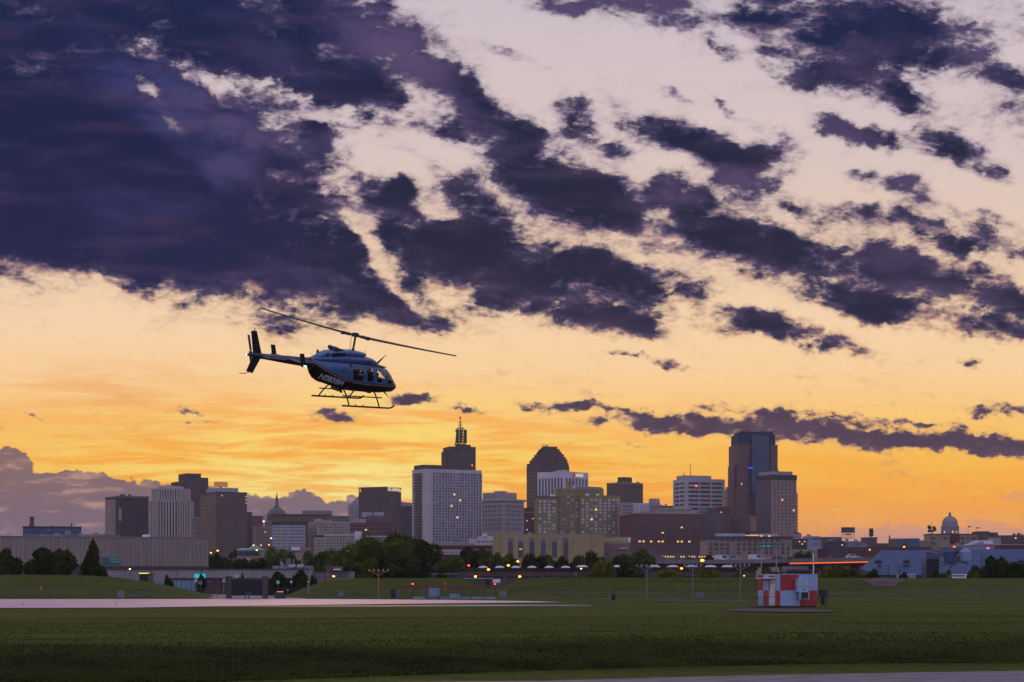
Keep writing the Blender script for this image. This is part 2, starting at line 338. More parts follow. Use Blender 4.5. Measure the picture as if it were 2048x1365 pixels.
def wall(c, name='masonry', bw=3.2, rows=3.6, joint=.10, rough=.85):
    """masonry: soft staining, storey joints every few metres and fine vertical joints"""
    key = ('wall', c, bw, rows, joint)
    if key in MATS: return MATS[key]
    m, t = mat(name); co = t.n('ShaderNodeTexCoord').outputs['Object']
    br = t.n('ShaderNodeTexBrick'); t.lk(t.xf(co, rot=(R(90), 0, 0)), br.inputs['Vector'])
    sep = t.n('ShaderNodeSeparateXYZ'); t.lk(co, sep.inputs[0])
    cb = t.n('ShaderNodeCombineXYZ'); t.lk(t.math('ADD', sep.outputs[0], sep.outputs[1]), cb.inputs[0]); t.lk(sep.outputs[2], cb.inputs[1])
    t.lk(cb.outputs[0], br.inputs['Vector']); br.offset = 0; br.inputs['Scale'].default_value = 1
    br.inputs['Brick Width'].default_value = bw; br.inputs['Row Height'].default_value = rows; br.inputs['Mortar Size'].default_value = .12
    br.inputs['Color1'].default_value = mul(c, 1.05); br.inputs['Color2'].default_value = mul(c, .95); br.inputs['Mortar'].default_value = mul(c, 1 - joint * 3)
    n1 = t.noise(co, .05, 4, .6); n2 = t.noise(t.xf(co, sc=(1, 1, .12)), .6, 4, .6)
    v = t.math('ADD', t.math('MULTIPLY', n1, .5), t.math('MULTIPLY', n2, .5))
    col = t.mix(1.0, br.outputs[0], t.ramp(v, [(.35, (.78,.78,.8,1)), (.65, (1.12,1.1,1.06,1))]), 'MULTIPLY')
    pbr(t, col, rough, .12); MATS[key] = m; return m
def glass(name, lo, hi, rough=.32):
    if name in MATS: return MATS[name]
    m, t = mat(name); rnd = t.n('ShaderNodeObjectInfo').outputs['Random']
    nz = t.noise(t.n('ShaderNodeTexCoord').outputs['Object'], .35, 3, .6)
    k = t.math('MULTIPLY', t.math('ADD', t.math('MULTIPLY', rnd, .7), t.math('MULTIPLY', nz, .6)), .8, clamp=True)
    pbr(t, t.mix(k, c4(lo), c4(hi)), rough, .6); MATS[name] = m; return m
def glow(name, c, s):
    if name in MATS: return MATS[name]
    m, t = mat(name); e = t.n('ShaderNodeEmission'); e.inputs[0].default_value = c4(c); e.inputs[1].default_value = s
    o = t.n('ShaderNodeOutputMaterial'); t.lk(e.outputs[0], o.inputs[0]); MATS[name] = m; return m
def clear_glass(name='window_glass', tint=(.9,.92,.95)):
    if name in MATS: return MATS[name]
    m, t = mat(name); tr = t.n('ShaderNodeBsdfTransparent'); tr.inputs[0].default_value = c4(tint)
    gl = t.n('ShaderNodeBsdfGlossy'); gl.inputs['Roughness'].default_value = .03
    fr = t.n('ShaderNodeFresnel'); fr.inputs[0].default_value = 1.5
    mx = t.n('ShaderNodeMixShader'); t.lk(t.math('MULTIPLY', fr.outputs[0], .9), mx.inputs[0]); t.lk(tr.outputs[0], mx.inputs[1]); t.lk(gl.outputs[0], mx.inputs[2])
    o = t.n('ShaderNodeOutputMaterial'); t.lk(mx.outputs[0], o.inputs[0]); MATS[name] = m; return m
G_DARK = glass('dark_window', (.012,.014,.022), (.10,.11,.15))
G_MID = glass('grey_window', (.05,.06,.09), (.22,.25,.32))
G_PALE = glass('curtained_window', (.22,.25,.33), (.62,.66,.80), .4)
G_BLUE = glass('blue_glass', (.015,.04,.10), (.04,.10,.22), .12)
G_LIT = glow('lit_window', (1.0, .55, .22), 1.1)
BLACK = paint('black_metal', (.012,.012,.014), .5)
DKGREY = paint('dark_grey_metal', (.05,.05,.055), .6)
GREY = paint('grey_metal', (.22,.22,.24), .5)
WHITE = paint('white_paint', (.75,.76,.78), .5)
RED = paint('red_paint', (.42,.035,.03), .5)
STEEL = paint('galvanised_steel', (.30,.32,.34), .45, .5)
RUST = paint('orange_paint', (.45,.16,.07), .6)
def font_mesh(name, body, size, material, parent, matrix, extrude=.004, space=1.0, bold=0.0):
    cu = bpy.data.curves.new(name, 'FONT'); cu.body = body; cu.size = size; cu.extrude = extrude; cu.align_x = 'CENTER'; cu.align_y = 'CENTER'
    cu.space_character = space; cu.offset = bold
    tmp = bpy.data.objects.new(name, cu); COL.objects.link(tmp)
    bpy.context.view_layer.update()
    me = bpy.data.meshes.new_from_object(tmp.evaluated_get(bpy.context.evaluated_depsgraph_get())); bpy.data.objects.remove(tmp)
    me.name = name; me.materials.clear(); me.materials.append(material)
    o = obj(name, me, parent); o.matrix_local = matrix; return o
# ------------------------------------------------------------------ helicopter (x forward, y left, z above the skids)
def superring(x, zb, zt, hw, n=48, e=2.6, split=None):
    zc, hz = (zb + zt) / 2, (zt - zb) / 2; ring = []
    for i in range(n):
        a = 2 * math.pi * (i + .5) / n; ca, sa = math.cos(a), math.sin(a)
        ring.append((x, hw * math.copysign(abs(ca) ** (2/e), ca), zc + hz * math.copysign(abs(sa) ** (2/e), sa)))
    return ring
def interp(tab, x):
    tab = sorted(tab)
    if x <= tab[0][0]: return tab[0][1:]
    for a, b in zip(tab[:-1], tab[1:]):
        if x <= b[0]:
            t = (x - a[0]) / (b[0] - a[0])
            return tuple(p + (q - p) * t for p, q in zip(a[1:], b[1:]))
    return tab[-1][1:]
def build_helicopter():
    eul = (0.27904721, -0.0262832, 0.820207)
    root = bpy.data.objects.new("helicopter", None); COL.objects.link(root)
    rm = Euler(eul, 'XYZ'); root.rotation_euler = eul
    cen = Vector((-7.890133534, 96.524864, 10.226034 + CH))
    root.location = cen + rm.to_matrix() @ Vector((0, 0, -1.5))
    tag(root, "blue and white helicopter with a black belly and red stripe flying above the skyline", "helicopter")
    # two-tone paint: curve of the red stripe along the fuselage
    m, t = mat('two_tone_paint'); co = t.n('ShaderNodeTexCoord').outputs['Object']
    sp = t.n('ShaderNodeSeparateXYZ'); t.lk(co, sp.inputs[0])
    cur = t.n('ShaderNodeFloatCurve'); t.lk(t.lin(sp.outputs[0], -3.2, 3.2), cur.inputs['Value'])
    pts = [(-3.2,2.26),(-3.02,2.14),(-2.53,1.84),(-1.83,1.51),(-1.02,1.24),(-.23,1.09),(.55,1.03),(1.34,1.01),(2.05,.975),(3.2,.93)]
    cm = cur.mapping.curves[0]
    for i, (x, z) in enumerate(pts):
        u, v = (x + 3.2) / 6.4, (z - .5) / 2
        if i == 0: cm.points[0].location = (u, v)
        elif i == len(pts) - 1: cm.points[-1].location = (u, v)
        else: cm.points.new(u, v)
    cur.mapping.update()
    dz = t.math('SUBTRACT', sp.outputs[2], t.math('ADD', t.math('MULTIPLY', cur.outputs[0], 2), .5))
    nz = t.noise(co, 6, 4, .6)
    blue = t.mix(nz, (.060,.125,.28,1), (.085,.165,.33,1))
    col = t.mix(t.math('GREATER_THAN', dz, .012), (.012,.012,.014,1), (.38,.38,.42,1))
    col = t.mix(t.math('GREATER_THAN', dz, .035), col, (.17,.012,.02,1))
    col = t.mix(t.math('GREATER_THAN', dz, .10), col, blue)
    for sx, za in ((-.52,1.02),(.42,.98),(1.08,.98),(1.98,.98)):
        ln = t.math('MULTIPLY', t.math('LESS_THAN', t.math('ABSOLUTE', t.math('SUBTRACT', sp.outputs[0], sx)), .011), t.math('MULTIPLY', t.math('GREATER_THAN', sp.outputs[2], za), t.math('LESS_THAN', sp.outputs[2], 1.88)))
        col = t.mix(t.math('MULTIPLY', ln, .75), col, (.01,.015,.03,1))
    soot = t.noise(t.xf(co, sc=(.6,1,2.5)), 2.2, 5, .65); col = t.mix(t.sstep(soot, .5, .75, 0, .35), col, (.03,.05,.09,1))
    pbr(t, col, .28, .5)
    BODY = m
    UP = paint('blue_white_paint', (.075,.145,.305), .28, var=.06)
    NAVY = paint('navy_paint', (.035,.035,.07), .35)
    TAB = [(3.17,.93,1.03,.05),(3.10,.84,1.08,.17),(3.0,.77,1.14,.28),(2.85,.71,1.22,.37),(2.7,.68,1.37,.44),(2.4,.64,1.65,.53),(2.1,.62,1.84,.60),(1.6,.60,1.97,.65),(1.0,.60,2.0,.67),
           (0,.62,2.02,.68),(-.6,.68,2.03,.67),(-1.2,.80,2.04,.61),(-1.9,.93,2.06,.48),(-2.2,1.06,2.07,.40),(-2.4,1.24,2.08,.33),(-2.6,1.57,2.07,.25)]
    xs = [3.17, 3.13, 3.08]; x = 3.0
    while x > -2.6: xs.append(round(x, 3)); x -= .05
    xs.append(-2.6); N = 96
    body = MB(); glassm = {k: MB() for k in ('rear', 'mid', 'front', 'shield')}
    rings = []
    for x in xs:
        zb, zt, hw = interp(TAB, x); e = 2.2 + 1.2 * max(0, min(1, (3.0 - x) / 1.2)) * max(0, min(1, (x + 2.4) / 1.5))
        rings.append(superring(x, zb, zt, hw, N, e))
    WIN = {'rear': [(-.40,1.74),(.28,1.77),(.38,1.25),(-.25,1.22)], 'mid': [(.53,1.80),(.90,1.81),(1.03,1.22),(.68,1.20)], 'front': [(1.16,1.80),(1.50,1.82),(1.78,1.60),(1.90,1.30),(1.30,1.26)],
           'shield': [(1.72,1.96),(2.0,2.0),(2.6,1.75),(2.92,1.24),(2.12,1.14),(1.98,1.60)]}
    def inside(px_, pz_, poly):
        c = False; n = len(poly)
        for i in range(n):
            (x1, z1), (x2, z2) = poly[i], poly[(i+1) % n]
            if (z1 > pz_) != (z2 > pz_) and px_ < (x2 - x1) * (pz_ - z1) / (z2 - z1) + x1: c = not c
        return c
    vs = [p for r in rings for p in r]; fb = []; fg = {k: [] for k in WIN}
    for k in range(len(rings) - 1):
        for i in range(N):
            j = (i + 1) % N; f = (k*N + i, k*N + j, (k+1)*N + j, (k+1)*N + i)
            cx = sum(vs[q][0] for q in f) / 4; cy = sum(vs[q][1] for q in f) / 4; cz = sum(vs[q][2] for q in f) / 4
            hit = None
            for w, poly in WIN.items():
                if inside(cx, cz, poly) and (abs(cy) > .03) : hit = w; break
            (fg[hit] if hit else fb).append(f)
    fb += [tuple(range(N)), tuple(range((len(rings)-1)*N, len(rings)*N))]
    body.add(vs, fb); fus = body.build('fuselage', BODY, root, smooth=True)
    CG = clear_glass()
    for w, fl in fg.items():
        for side in (-1, 1):
            sel = [f for f in fl if (sum(vs[q][1] for q in f) > 0) == (side > 0)]
            if not sel: continue
            used = sorted({q for f in sel for q in f}); ix = {q: i for i, q in enumerate(used)}
            g = MB(); g.add([(vs[q][0], vs[q][1] * .995, vs[q][2]) for q in used], [tuple(ix[q] for q in f) for f in sel])
            g.build('windshield' if w == 'shield' else 'window', CG, root, smooth=True)
    # cabin inside
    ins = MB(); ins.box(-.45, 2.6, -.5, .5, .75, .85); ins.box(-.55, -.45, -.6, .6, .75, 1.95); ins.box(-.45, 1.9, -.5, .5, 1.90, 1.95); ins.box(.50,.56,-.55,.55,.85,1.55)
    ins.build('cabin_floor', DKGREY, root)
    for sx, sy in ((-.2,-.35),(-.2,.35),(-.2,0),(.75,-.35),(.75,.35),(1.42,-.32),(1.42,.32)):
        s_ = MB(); s_.box(sx, sx+.45, sy-.22, sy+.22, .85, 1.12); s_.box(sx-.1, sx+.04, sy-.22, sy+.22, 1.12, 1.62); s_.box(sx-.08, sx, sy-.12, sy+.12, 1.62, 1.78)
        s_.build('seat', BLACK, root)
    MB().box(2.0, 2.45, -.42, .42, .85, 1.28).build('instrument_panel', BLACK, root)
    # door seams, handles, window bars
    for sy in (-1, 1):
        d = MB(); d.box(-.53, .9, sy*.665, sy*.69, 1.875, 1.895); d.build('door_rail', BLACK, root)
        MB().box(-.02, .30, sy*.672, sy*.688, 1.50, 1.52).build('window_bar', WHITE, root)
        MB().box(1.30, 1.62, sy*.645, sy*.66, 1.50, 1.52).build('window_bar', WHITE, root)
        for hx in (-.42, .42, 1.1):
            MB().box(hx, hx+.10, sy*.675, sy*.70, 1.12, 1.15).build('door_handle', DKGREY, root)
    # upper cowling
    C1 = [(1.78,1.93,2.0,.10),(1.6,1.93,2.06,.24),(1.4,1.93,2.17,.33),(1.13,1.93,2.27,.40),(.8,1.93,2.31,.43),(.2,1.95,2.33,.46),(-.8,1.95,2.33,.48),(-1.7,1.95,2.25,.40),(-2.3,1.95,2.12,.28),(-2.5,1.97,2.08,.2)]
    cw = MB(); cw.loft([superring(x, a, b, c, 32, 3.0) for x, a, b, c in C1]); cow = cw.build('engine_cowling', UP, root, smooth=True)
    C2 = [(.72,2.40,2.47,.22),(.66,2.36,2.49,.28),(.55,2.26,2.52,.34),(-.1,2.26,2.57,.38),(-.85,2.2,2.55,.38),(-1.33,2.15,2.50,.34),(-1.93,2.1,2.38,.26),(-2.36,2.04,2.14,.15)]
    cw = MB(); cw.loft([superring(x, a, b, c, 32, 3.2) for x, a, b, c in C2]); top = cw.build('transmission_cowling', UP, root, smooth=True)
    for sy in (-1, 1):
        for k in range(6):
            x0 = -1.72 + k * .165 + (0 if k else -.22)
            MB().box(x0, x0 + .10, sy*.36, sy*.405, 2.20 + .005*k, 2.40 + .012*k).build('cooling_louvre', BLACK, root)
        MB().box(-.62,-.52, sy*.37, sy*.40, 2.32, 2.42).build('access_panel', NAVY, root)
        lines = MB()
        for k in range(4): lines.box(.62-.02*k, .98-.03*k, sy*.415, sy*.455, 2.06+.035*k, 2.075+.035*k)
        lines.build('intake_screen', paint('maroon_trim', (.16,.05,.07), .5), root)
    for sy in (-.16, .16):
        e = MB(); e.tube((-.95, sy, 2.5), (-1.38, sy*1.3, 2.62), .11, .10, 12); e.tube((-.8, sy, 2.42), (-.96, sy, 2.51), .15, .12, 12); e.build('exhaust_stack', DKGREY, root, smooth=True)
    # tail boom and fin
    b = MB(); bl = []
    for x, zb, zt, r in [(-2.45,1.56,2.06,.25),(-3.2,1.62,2.05,.22),(-4.2,1.70,2.06,.185),(-5.2,1.79,2.07,.15),(-5.6,1.82,2.08,.135),(-6.05,1.85,2.11,.12),(-6.25,1.88,2.08,.10),(-6.48,1.96,2.0,.02)]:
        bl.append(superring(x, zb, zt, r, 20, 2.0))
    b.loft(bl); bm_ = b.build('tail_boom', NAVY, root, smooth=True)
    st = MB()
    for z0, z1 in ((1.84, 1.87), (1.92, 1.94)):
        for sy in (-1, 1):
            st.add([(-2.6, sy*.255, z0-.0), (-5.6, sy*.142, z0+.08), (-5.6, sy*.142, z1+.08), (-2.6, sy*.255, z1)], [(0,1,2,3)])
    st.build('boom_stripe', paint('lilac_stripe', (.42,.42,.55), .4), bm_)
    f = MB(); up = [(-6.10,2.05),(-5.62,2.05),(-6.12,3.10),(-6.42,3.08)]; dn = [(-5.60,1.95),(-5.98,1.12),(-6.34,1.20),(-6.08,1.95)]
    f.plate(up, -.03, .03); f.plate(dn, -.028, .028); fin = f.build('vertical_fin', BLACK, root)
    MB().tube((-6.25,0,3.08),(-6.23,0,3.22),.03,.015).build('beacon', DKGREY, fin)
    MB().path([(-6.2,0,1.16),(-6.45,0,1.08),(-6.75,0,1.10)], .018, 6).build('tail_skid', DKGREY, fin)
    MB().tube((-6.47,0,1.98),(-6.51,0,1.98),.022,.015).build('tail_light', glow('white_lamp', (1,.95,.85), 4), root)
    # tail rotor, at rest
    tr = MB(); hubp = (-6.02, .30, 2.02)
    tr.tube((-6.02,.08,2.02), hubp, .035, .035, 10); tr.box(-6.09,-5.95,.27,.34,1.94,2.10); tr.build('tail_rotor_hub', DKGREY, root)
    for s_ in (1, -1):
        bb = MB(); bb.plate([(-6.02-.065+.0,2.02+s_*.10),(-6.02+.065,2.02+s_*.10),(-6.02+.065-.28,2.02+s_*.83),(-6.02-.065-.28,2.02+s_*.83)] if s_ > 0 else
                            [(-6.02-.065,2.02-.10),(-6.02+.065,2.02-.10),(-6.02+.065+.28,2.02-.83),(-6.02-.065+.28,2.02-.83)], .295, .312)
        bb.build('tail_rotor_blade', GREY, root)
    # stabiliser with end plates
    sb = MB(); sb.box(-4.20, -3.86, -1.06, 1.06, 1.93, 1.96); sta = sb.build('stabiliser', NAVY, root)
    for sy in (-1, 1):
        MB().plate([(-4.24,2.37),(-3.98,2.37),(-3.74,1.76),(-4.02,1.74)], sy*1.06, sy*1.085).build('end_plate', BLACK, sta)
    MB().tube((-3.80,-1.10,1.80),(-3.74,-1.10,1.79),.028,.022).build('navigation_light', glow('green_lamp', (.1,1,.35), 7), sta)
    MB().tube((-3.88,-1.10,1.81),(-3.83,-1.10,1.80),.025,.02).build('navigation_light', glow('white_lamp', (1,.95,.85), 6), sta)
    # landing gear
    for sy in (-1, 1):
        s_ = MB(); s_.path([(-1.12,sy*1.131,.03),(1.95,sy*1.131,.03),(2.12,sy*1.131,.06),(2.27,sy*1.131,.17)], .042, 8); sk = s_.build('skid', BLACK, root, smooth=True)
        for wx in (-.3, .2): MB().box(wx, wx+.04, sy*1.131-.02, sy*1.131+.02, .07, .13).build('skid_lug', BLACK, sk)
        s2 = MB(); s2.tube((-.95,sy*.86,.47),(1.62,sy*.86,.47),.030,.030); s2.build('step', BLACK, root)
    for cx in (-.679, 1.295):
        c_ = MB(); pts_ = []
        for k in range(-10, 11):
            y = k / 10; ay = abs(y)
            zz = .74 if ay < .42 else .74 - .69 * ((ay - .42) / .58) ** 1.45
            pts_.append((cx, y * 1.131, zz))
        c_.path(pts_, .035, 8); c_.build('cross_tube', BLACK, root, smooth=True)
        MB().box(cx-.08, cx+.08, -.3, .3, .56, .74).build('saddle', DKGREY, root)
    # mast, hub and blades
    ms = MB(); ms.tube((0,0,2.5),(0,0,3.24),.045,.045,12); ms.tube((0,0,2.5),(0,0,2.64),.10,.07,12); mast = ms.build('mast', DKGREY, root, smooth=True)
    for q in ((.16,.10),(-.12,.14),(-.10,-.15)): MB().tube((q[0]*.8,q[1]*.8,2.52),(q[0],q[1],3.18),.014,.014,6).build('control_rod', DKGREY, mast)
    az = -1.3; bx, by = math.cos(az), math.sin(az)
    HUBZ = 3.29
    hb = MB(); hm = Matrix.Translation((0,0,HUBZ)) @ Matrix.Rotation(az, 4, 'Z')
    def T_(mb, mt): mb.v = [tuple(mt @ Vector(p)) for p in mb.v]; return mb
    hb.box(-.42,.42,-.10,.10,-.05,.05); hb.box(-.10,.10,-.16,.16,-.07,.12); hb.tube((-.75,0,0),(-.35,0,0),.07,.08,10); hb.tube((.35,0,0),(.75,0,0),.08,.07,10)
    for q in (-.72, .72): hb.box(q-.05,q+.05,-.12,.12,-.09,.07)
    T_(hb, hm).build('rotor_hub', DKGREY, root)
    for s_ in (1, -1):
        bl_ = MB(); rg = []
        for r_ in (.70, .95, 1.2, 2.5, 4.0, 5.0, 5.60, 5.64):
            w_ = .075 if r_ < .9 else .165; tw = R(9 - 1.6 * r_); zc = .025 * (r_/5.64) * 1.0 + .17 * (r_/5.64) ** 1.6
            if r_ > 5.61: w_ = .06
            ring = []
            for k in range(12):
                a = 2*math.pi*k/12; yy = w_ * math.cos(a) * s_; zz = (.052 - .026*r_/5.64) * math.sin(a)
                ring.append((r_ * s_, yy * math.cos(tw), zc + zz + yy * math.sin(tw) * s_))
            rg.append(ring)
        bl_.loft(rg); T_(bl_, hm).build('rotor_blade', BLACK, root, smooth=True)
    # wire cutters, aerials, belly camera
    MB().plate([(1.62,2.0),(1.80,2.0),(2.26,2.49)], -.012, .012).build('wire_cutter', BLACK, root)
    MB().plate([(2.40,.66),(2.55,.66),(2.92,.34)], -.012, .012).build('wire_cutter', BLACK, root)
    MB().tube((1.0,.05,2.28),(.84,.05,2.62),.008,.005,5).build('aerial', DKGREY, root)
    MB().tube((-2.3,0,2.1),(-2.72,0,2.30),.008,.005,5).build('aerial', DKGREY, root)
    MB().tube((.62,-.2,2.3),(.55,-.2,2.55),.006,.004,5).build('aerial', DKGREY, root)
    MB().lathe([(.01,0),(.05,.02),(.07,.06),(.05,.11),(.02,.12)], (-.30,0,.44), 12).build('belly_camera', BLACK, root, smooth=True)
    MB().lathe([(.01,0),(.05,.02),(.07,.06),(.06,.12)], (2.82,0,.62), 12).build('landing_light', DKGREY, root, smooth=True)
    MB().tube((-.30,0,.55),(-.30,0,.68),.02,.02,6).build('camera_mount', BLACK, root)
    # registration on both flanks; laid on the curved side below the stripe
    dirm = Vector((1.60, 0, -.31)).normalized()
    for sy in (-1, 1):
        cx, cz = -1.50, 1.125
        xa = Vector((1,0,-.19)).normalized() if sy < 0 else Vector((-1,0,.19)).normalized()
        na = Vector((0, sy, 0)); ya = na.cross(xa).normalized()
        mm = Matrix((xa, ya, na)).transposed().to_4x4(); mm.translation = Vector((cx, sy*.60, cz))
        tx = font_mesh('registration', 'N283BH', .37, paint('silver_lettering', (.55,.55,.58), .4), fus, mm, .002, 1.02, .012)
        kx = 1.36 / max(.1, tx.dimensions.x)
        for v in tx.data.vertices: v.co.x *= kx
        inv = mm.inverted(); bmt = bmesh.new(); bmt.from_mesh(tx.data); bmesh.ops.triangulate(bmt, faces=bmt.faces); bmesh.ops.subdivide_edges(bmt, edges=bmt.edges, cuts=3); bmt.to_mesh(tx.data); bmt.free()
        for v in tx.data.vertices:                                       # wrap on to the skin
            p = mm @ v.co; zb, zt, hw = interp(TAB, p.x); e = 2.2 + 1.2 * max(0, min(1, (p.x + 2.4) / 1.5))
            q = min(.999, abs((p.z - (zb+zt)/2) / ((zt-zb)/2))); yy = hw * (1 - q ** e) ** (1/e)
            keep = .004 if v.co.z > 0 else 0
            v.co = inv @ Vector((p.x, sy * (yy + .016 + keep), p.z))
        # feather burst painted on the flank
        fw = MB()
        for (ox, oz, n_, r0, r1) in ((-1.30,1.70,7,.06,.20), (-.92,1.66,9,.07,.22)):
            for k in range(n_):
                a = R(20 + k * 320 / n_); ca, sa = math.cos(a), math.sin(a); w_ = .018
                P = [(ox + ca*r0 - sa*w_*.4, oz + sa*r0*.8 + ca*w_*.4), (ox + ca*r1*.7 - sa*w_, oz + sa*r1*.56 + ca*w_), (ox + ca*r1, oz + sa*r1*.8), (ox + ca*r1*.7 + sa*w_, oz + sa*r1*.56 - ca*w_)]
                v3 = []
                for X_, Z_ in P:
                    zb, zt, hw = interp(TAB, X_); e = 2.2 + 1.2 * max(0, min(1, (X_ + 2.4) / 1.5)); q = min(.999, abs((Z_ - (zb+zt)/2) / ((zt-zb)/2)))
                    v3.append((X_, sy * (hw * (1 - q ** e) ** (1/e) + .008), Z_))
                fw.add(v3, [(0,1,2,3)])
        fw.build('flank_emblem', paint('navy_emblem', (.03,.05,.12), .4), fus)
build_helicopter()
# ------------------------------------------------------------------ ground
import numpy as np
def sst(a, b, x):
    t = max(0.0, min(1.0, (x - a) / (b - a))); return t * t * (3 - 2 * t)
def lerp_tab(tab, x):
    if x <= tab[0][0]: return tab[0][1]
    for a, b in zip(tab[:-1], tab[1:]):
        if x <= b[0]: return a[1] + (b[1] - a[1]) * (x - a[0]) / (b[0] - a[0])
    return tab[-1][1]
CREST = [(-700,1150),(100,1150),(160,1151),(230,1155),(290,1163),(350,1174),(400,1185),(440,1197),(540,1197),(575,1190),(600,1180),(640,1165),(670,1159.5),(705,1157),(915,1157),(945,1166),
         (975,1178),(1000,1176),(1030,1163),(1060,1157),(1100,1155.5),(1300,1156),(1600,1156.5),(2048,1157),(2800,1157)]
def ground_h(px, Y):
    z = 0.0
    z += .85 * sst(1560, 2100, px) * sst(130, 288, Y)
    bt = 74 + 19 * sst(0, 1900, px); bb = 59.5 + 17 * sst(0, 1900, px)
    bank = -1.0 * (1 - sst(bb - 1, bt + 2, Y)); z += bank
    top = max(0, PZ(lerp_tab(CREST, px), 322)); f = sst(288, 319, Y) * (1 - sst(326, 350, Y))
    z = z * (1 - f) + top * f if top > z else z
    if Y > 350: z *= max(0, 1 - (Y - 350) / 60)
    z += .06 * math.sin(px * .011 + Y * .09) * math.sin(Y * .05 + 1.3) * sst(bt, bt+8, Y) * (1 - sst(115, 150, Y))
    return z
def build_ground():
    Ys = []; y = 18.0
    while y < 110: Ys.append(y); y += 1.1
    while y < 280: Ys.append(y); y += 4
    while y < 356: Ys.append(y); y += 1.6
    for q in (360, 380, 410, 450, 520, 640, 900, 1400, 2200, 3600, 6000, 9000): Ys.append(q)
    pxs = list(range(-900, 3001, 10)) ; vs = []
    for Y in Ys:
        for px in pxs:
            k = 1 if Y < 400 else 1 + (Y - 400) / 2500
            vs.append((PX(px, Y) + (px - 1024) / 1000 * min(Y, 60) * .0, Y, ground_h(px, Y)))
    n = len(pxs); fs = [(r*n+i, r*n+i+1, (r+1)*n+i+1, (r+1)*n+i) for r in range(len(Ys)-1) for i in range(n-1)]
    m, t = mat('lawn'); co = t.n('ShaderNodeTexCoord').outputs['Object']
    n1 = t.noise(t.xf(co, sc=(.25, 1, 1)), .16, 6, .62); n2 = t.noise(t.xf(co, sc=(.7, 1, 1)), 2.2, 6, .7); n3 = t.noise(t.xf(co, loc=(30,9,0), sc=(.08, 1, 1)), .10, 3, .5)
    col = t.mix(t.sstep(n1, .35, .65), (.040,.068,.008,1), (.082,.108,.012,1))
    col = t.mix(t.sstep(n3, .42, .62, 0, .55), col, (.115,.110,.018,1))
    n4 = t.noise(t.xf(co, loc=(11,2,0), sc=(.12, 1.3, 1)), .9, 5, .7); n5 = t.noise(t.xf(co, loc=(5,5,0), sc=(.35,1,1)), .45, 5, .7)
    col = t.mix(t.sstep(n4, .52, .68, 0, .6), col, (.115,.108,.022,1)); col = t.mix(t.sstep(n5, .54, .70, 0, .7), col, (.026,.044,.008,1))
    col = t.mix(t.sstep(n2, .34, .60, .75, 0), col, (.020,.034,.005,1))
    # darker bank between field and road: slope shade put into the grass colour
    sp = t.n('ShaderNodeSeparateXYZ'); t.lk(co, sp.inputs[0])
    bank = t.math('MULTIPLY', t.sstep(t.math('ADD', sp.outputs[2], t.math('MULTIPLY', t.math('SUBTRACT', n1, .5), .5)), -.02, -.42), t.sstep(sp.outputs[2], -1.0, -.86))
    bank_shade = t.mix(t.sstep(n1, .4, .65), (.012,.018,.003,1), (.036,.044,.007,1))
    col = t.mix(t.math('MULTIPLY', bank, .88), col, bank_shade)
    bp = t.n('ShaderNodeBump'); bp.inputs['Strength'].default_value = 1.0; bp.inputs['Distance'].default_value = .12
    t.lk(t.noise(co, 3.5, 5, .7), bp.inputs['Height'])
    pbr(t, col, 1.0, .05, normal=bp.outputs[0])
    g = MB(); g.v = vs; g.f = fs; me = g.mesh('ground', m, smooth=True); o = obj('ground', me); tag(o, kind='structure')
    # far ground to the horizon
    def gp(px, py, z=0.0):
        Y = (CH - z) * F / (py - HZ); return (PX(px, Y), Y)
    def sheet(name, poly, z, m, sub=1):
        s = MB(); s.add([(x, y, z) for x, y in poly], [tuple(range(len(poly)))]); o = s.build(name, m); tag(o, kind='structure'); return o
    # pale concrete runway
    m, t = mat('runway_concrete'); co = t.n('ShaderNodeTexCoord').outputs['Object']
    a = t.noise(t.xf(co, rot=(0,0,.5), sc=(.3,2,1)), .6, 6, .65); 
    br = t.n('ShaderNodeTexBrick'); t.lk(t.xf(co, rot=(0,0,R(28))), br.inputs[0]); br.offset = 0
    for k, v in (('Scale',1),('Brick Width',6),('Row Height',6),('Mortar Size',.12)): br.inputs[k].default_value = v
    br.inputs['Color1'].default_value = (.66,.43,.45,1); br.inputs['Color2'].default_value = (.58,.37,.40,1); br.inputs['Mortar'].default_value = (.25,.2,.2,1)
    col = t.mix(t.sstep(a, .35, .7, 0, .5), br.outputs[0], (.50,.33,.40,1))
    ty = t.noise(t.xf(co, rot=(0,0,R(-3)), sc=(.03,1.6,1)), .8, 3, .6); col = t.mix(t.sstep(ty, .52, .72, 0, .45), col, (.20,.14,.17,1))
    pbr(t, col, .6, .22)
    RW = m
    sheet('runway', [gp(-500,1218), gp(250,1217.0), gp(480,1213.2), gp(800,1209.0), gp(1040,1206.6), gp(1128,1205.6), gp(1050,1203.2), gp(900,1201.0), gp(640,1199.2), gp(-500,1199.5)][::-1], .05, RW)
    # skirt of the raised pavement edge
    ASP = paint('asphalt', (.050,.047,.055), .55, var=.25, scale=.8)
    sheet('taxiway', [gp(380,1214.6), gp(640,1212.2), gp(980,1209.8), gp(1180,1210.6), gp(1184,1213.4), gp(700,1214.6)][::-1], .03, paint('taxiway_asphalt', (.012,.013,.022), .6))
    sheet('taxiway_marking', [gp(430,1214.4), gp(660,1212.8), gp(980,1211.2), gp(1150,1211.8), gp(1150,1212.6), gp(800,1212.6)][::-1], .04, paint('worn_line', (.28,.27,.36), .6))
    # gravel pad and track round the hut
    GR = paint('gravel', (.085,.070,.075), .95, var=.35, scale=2.5, spec=.05)
    sheet('gravel_pad', [gp(1440,1218.6,.15), gp(1500,1215,.15), gp(1640,1215,.2), gp(1672,1217.6,.25), gp(1664,1220.5,.2), gp(1560,1221.8,.15), gp(1480,1220.6,.15)][::-1], .0, GR).location.z = .06
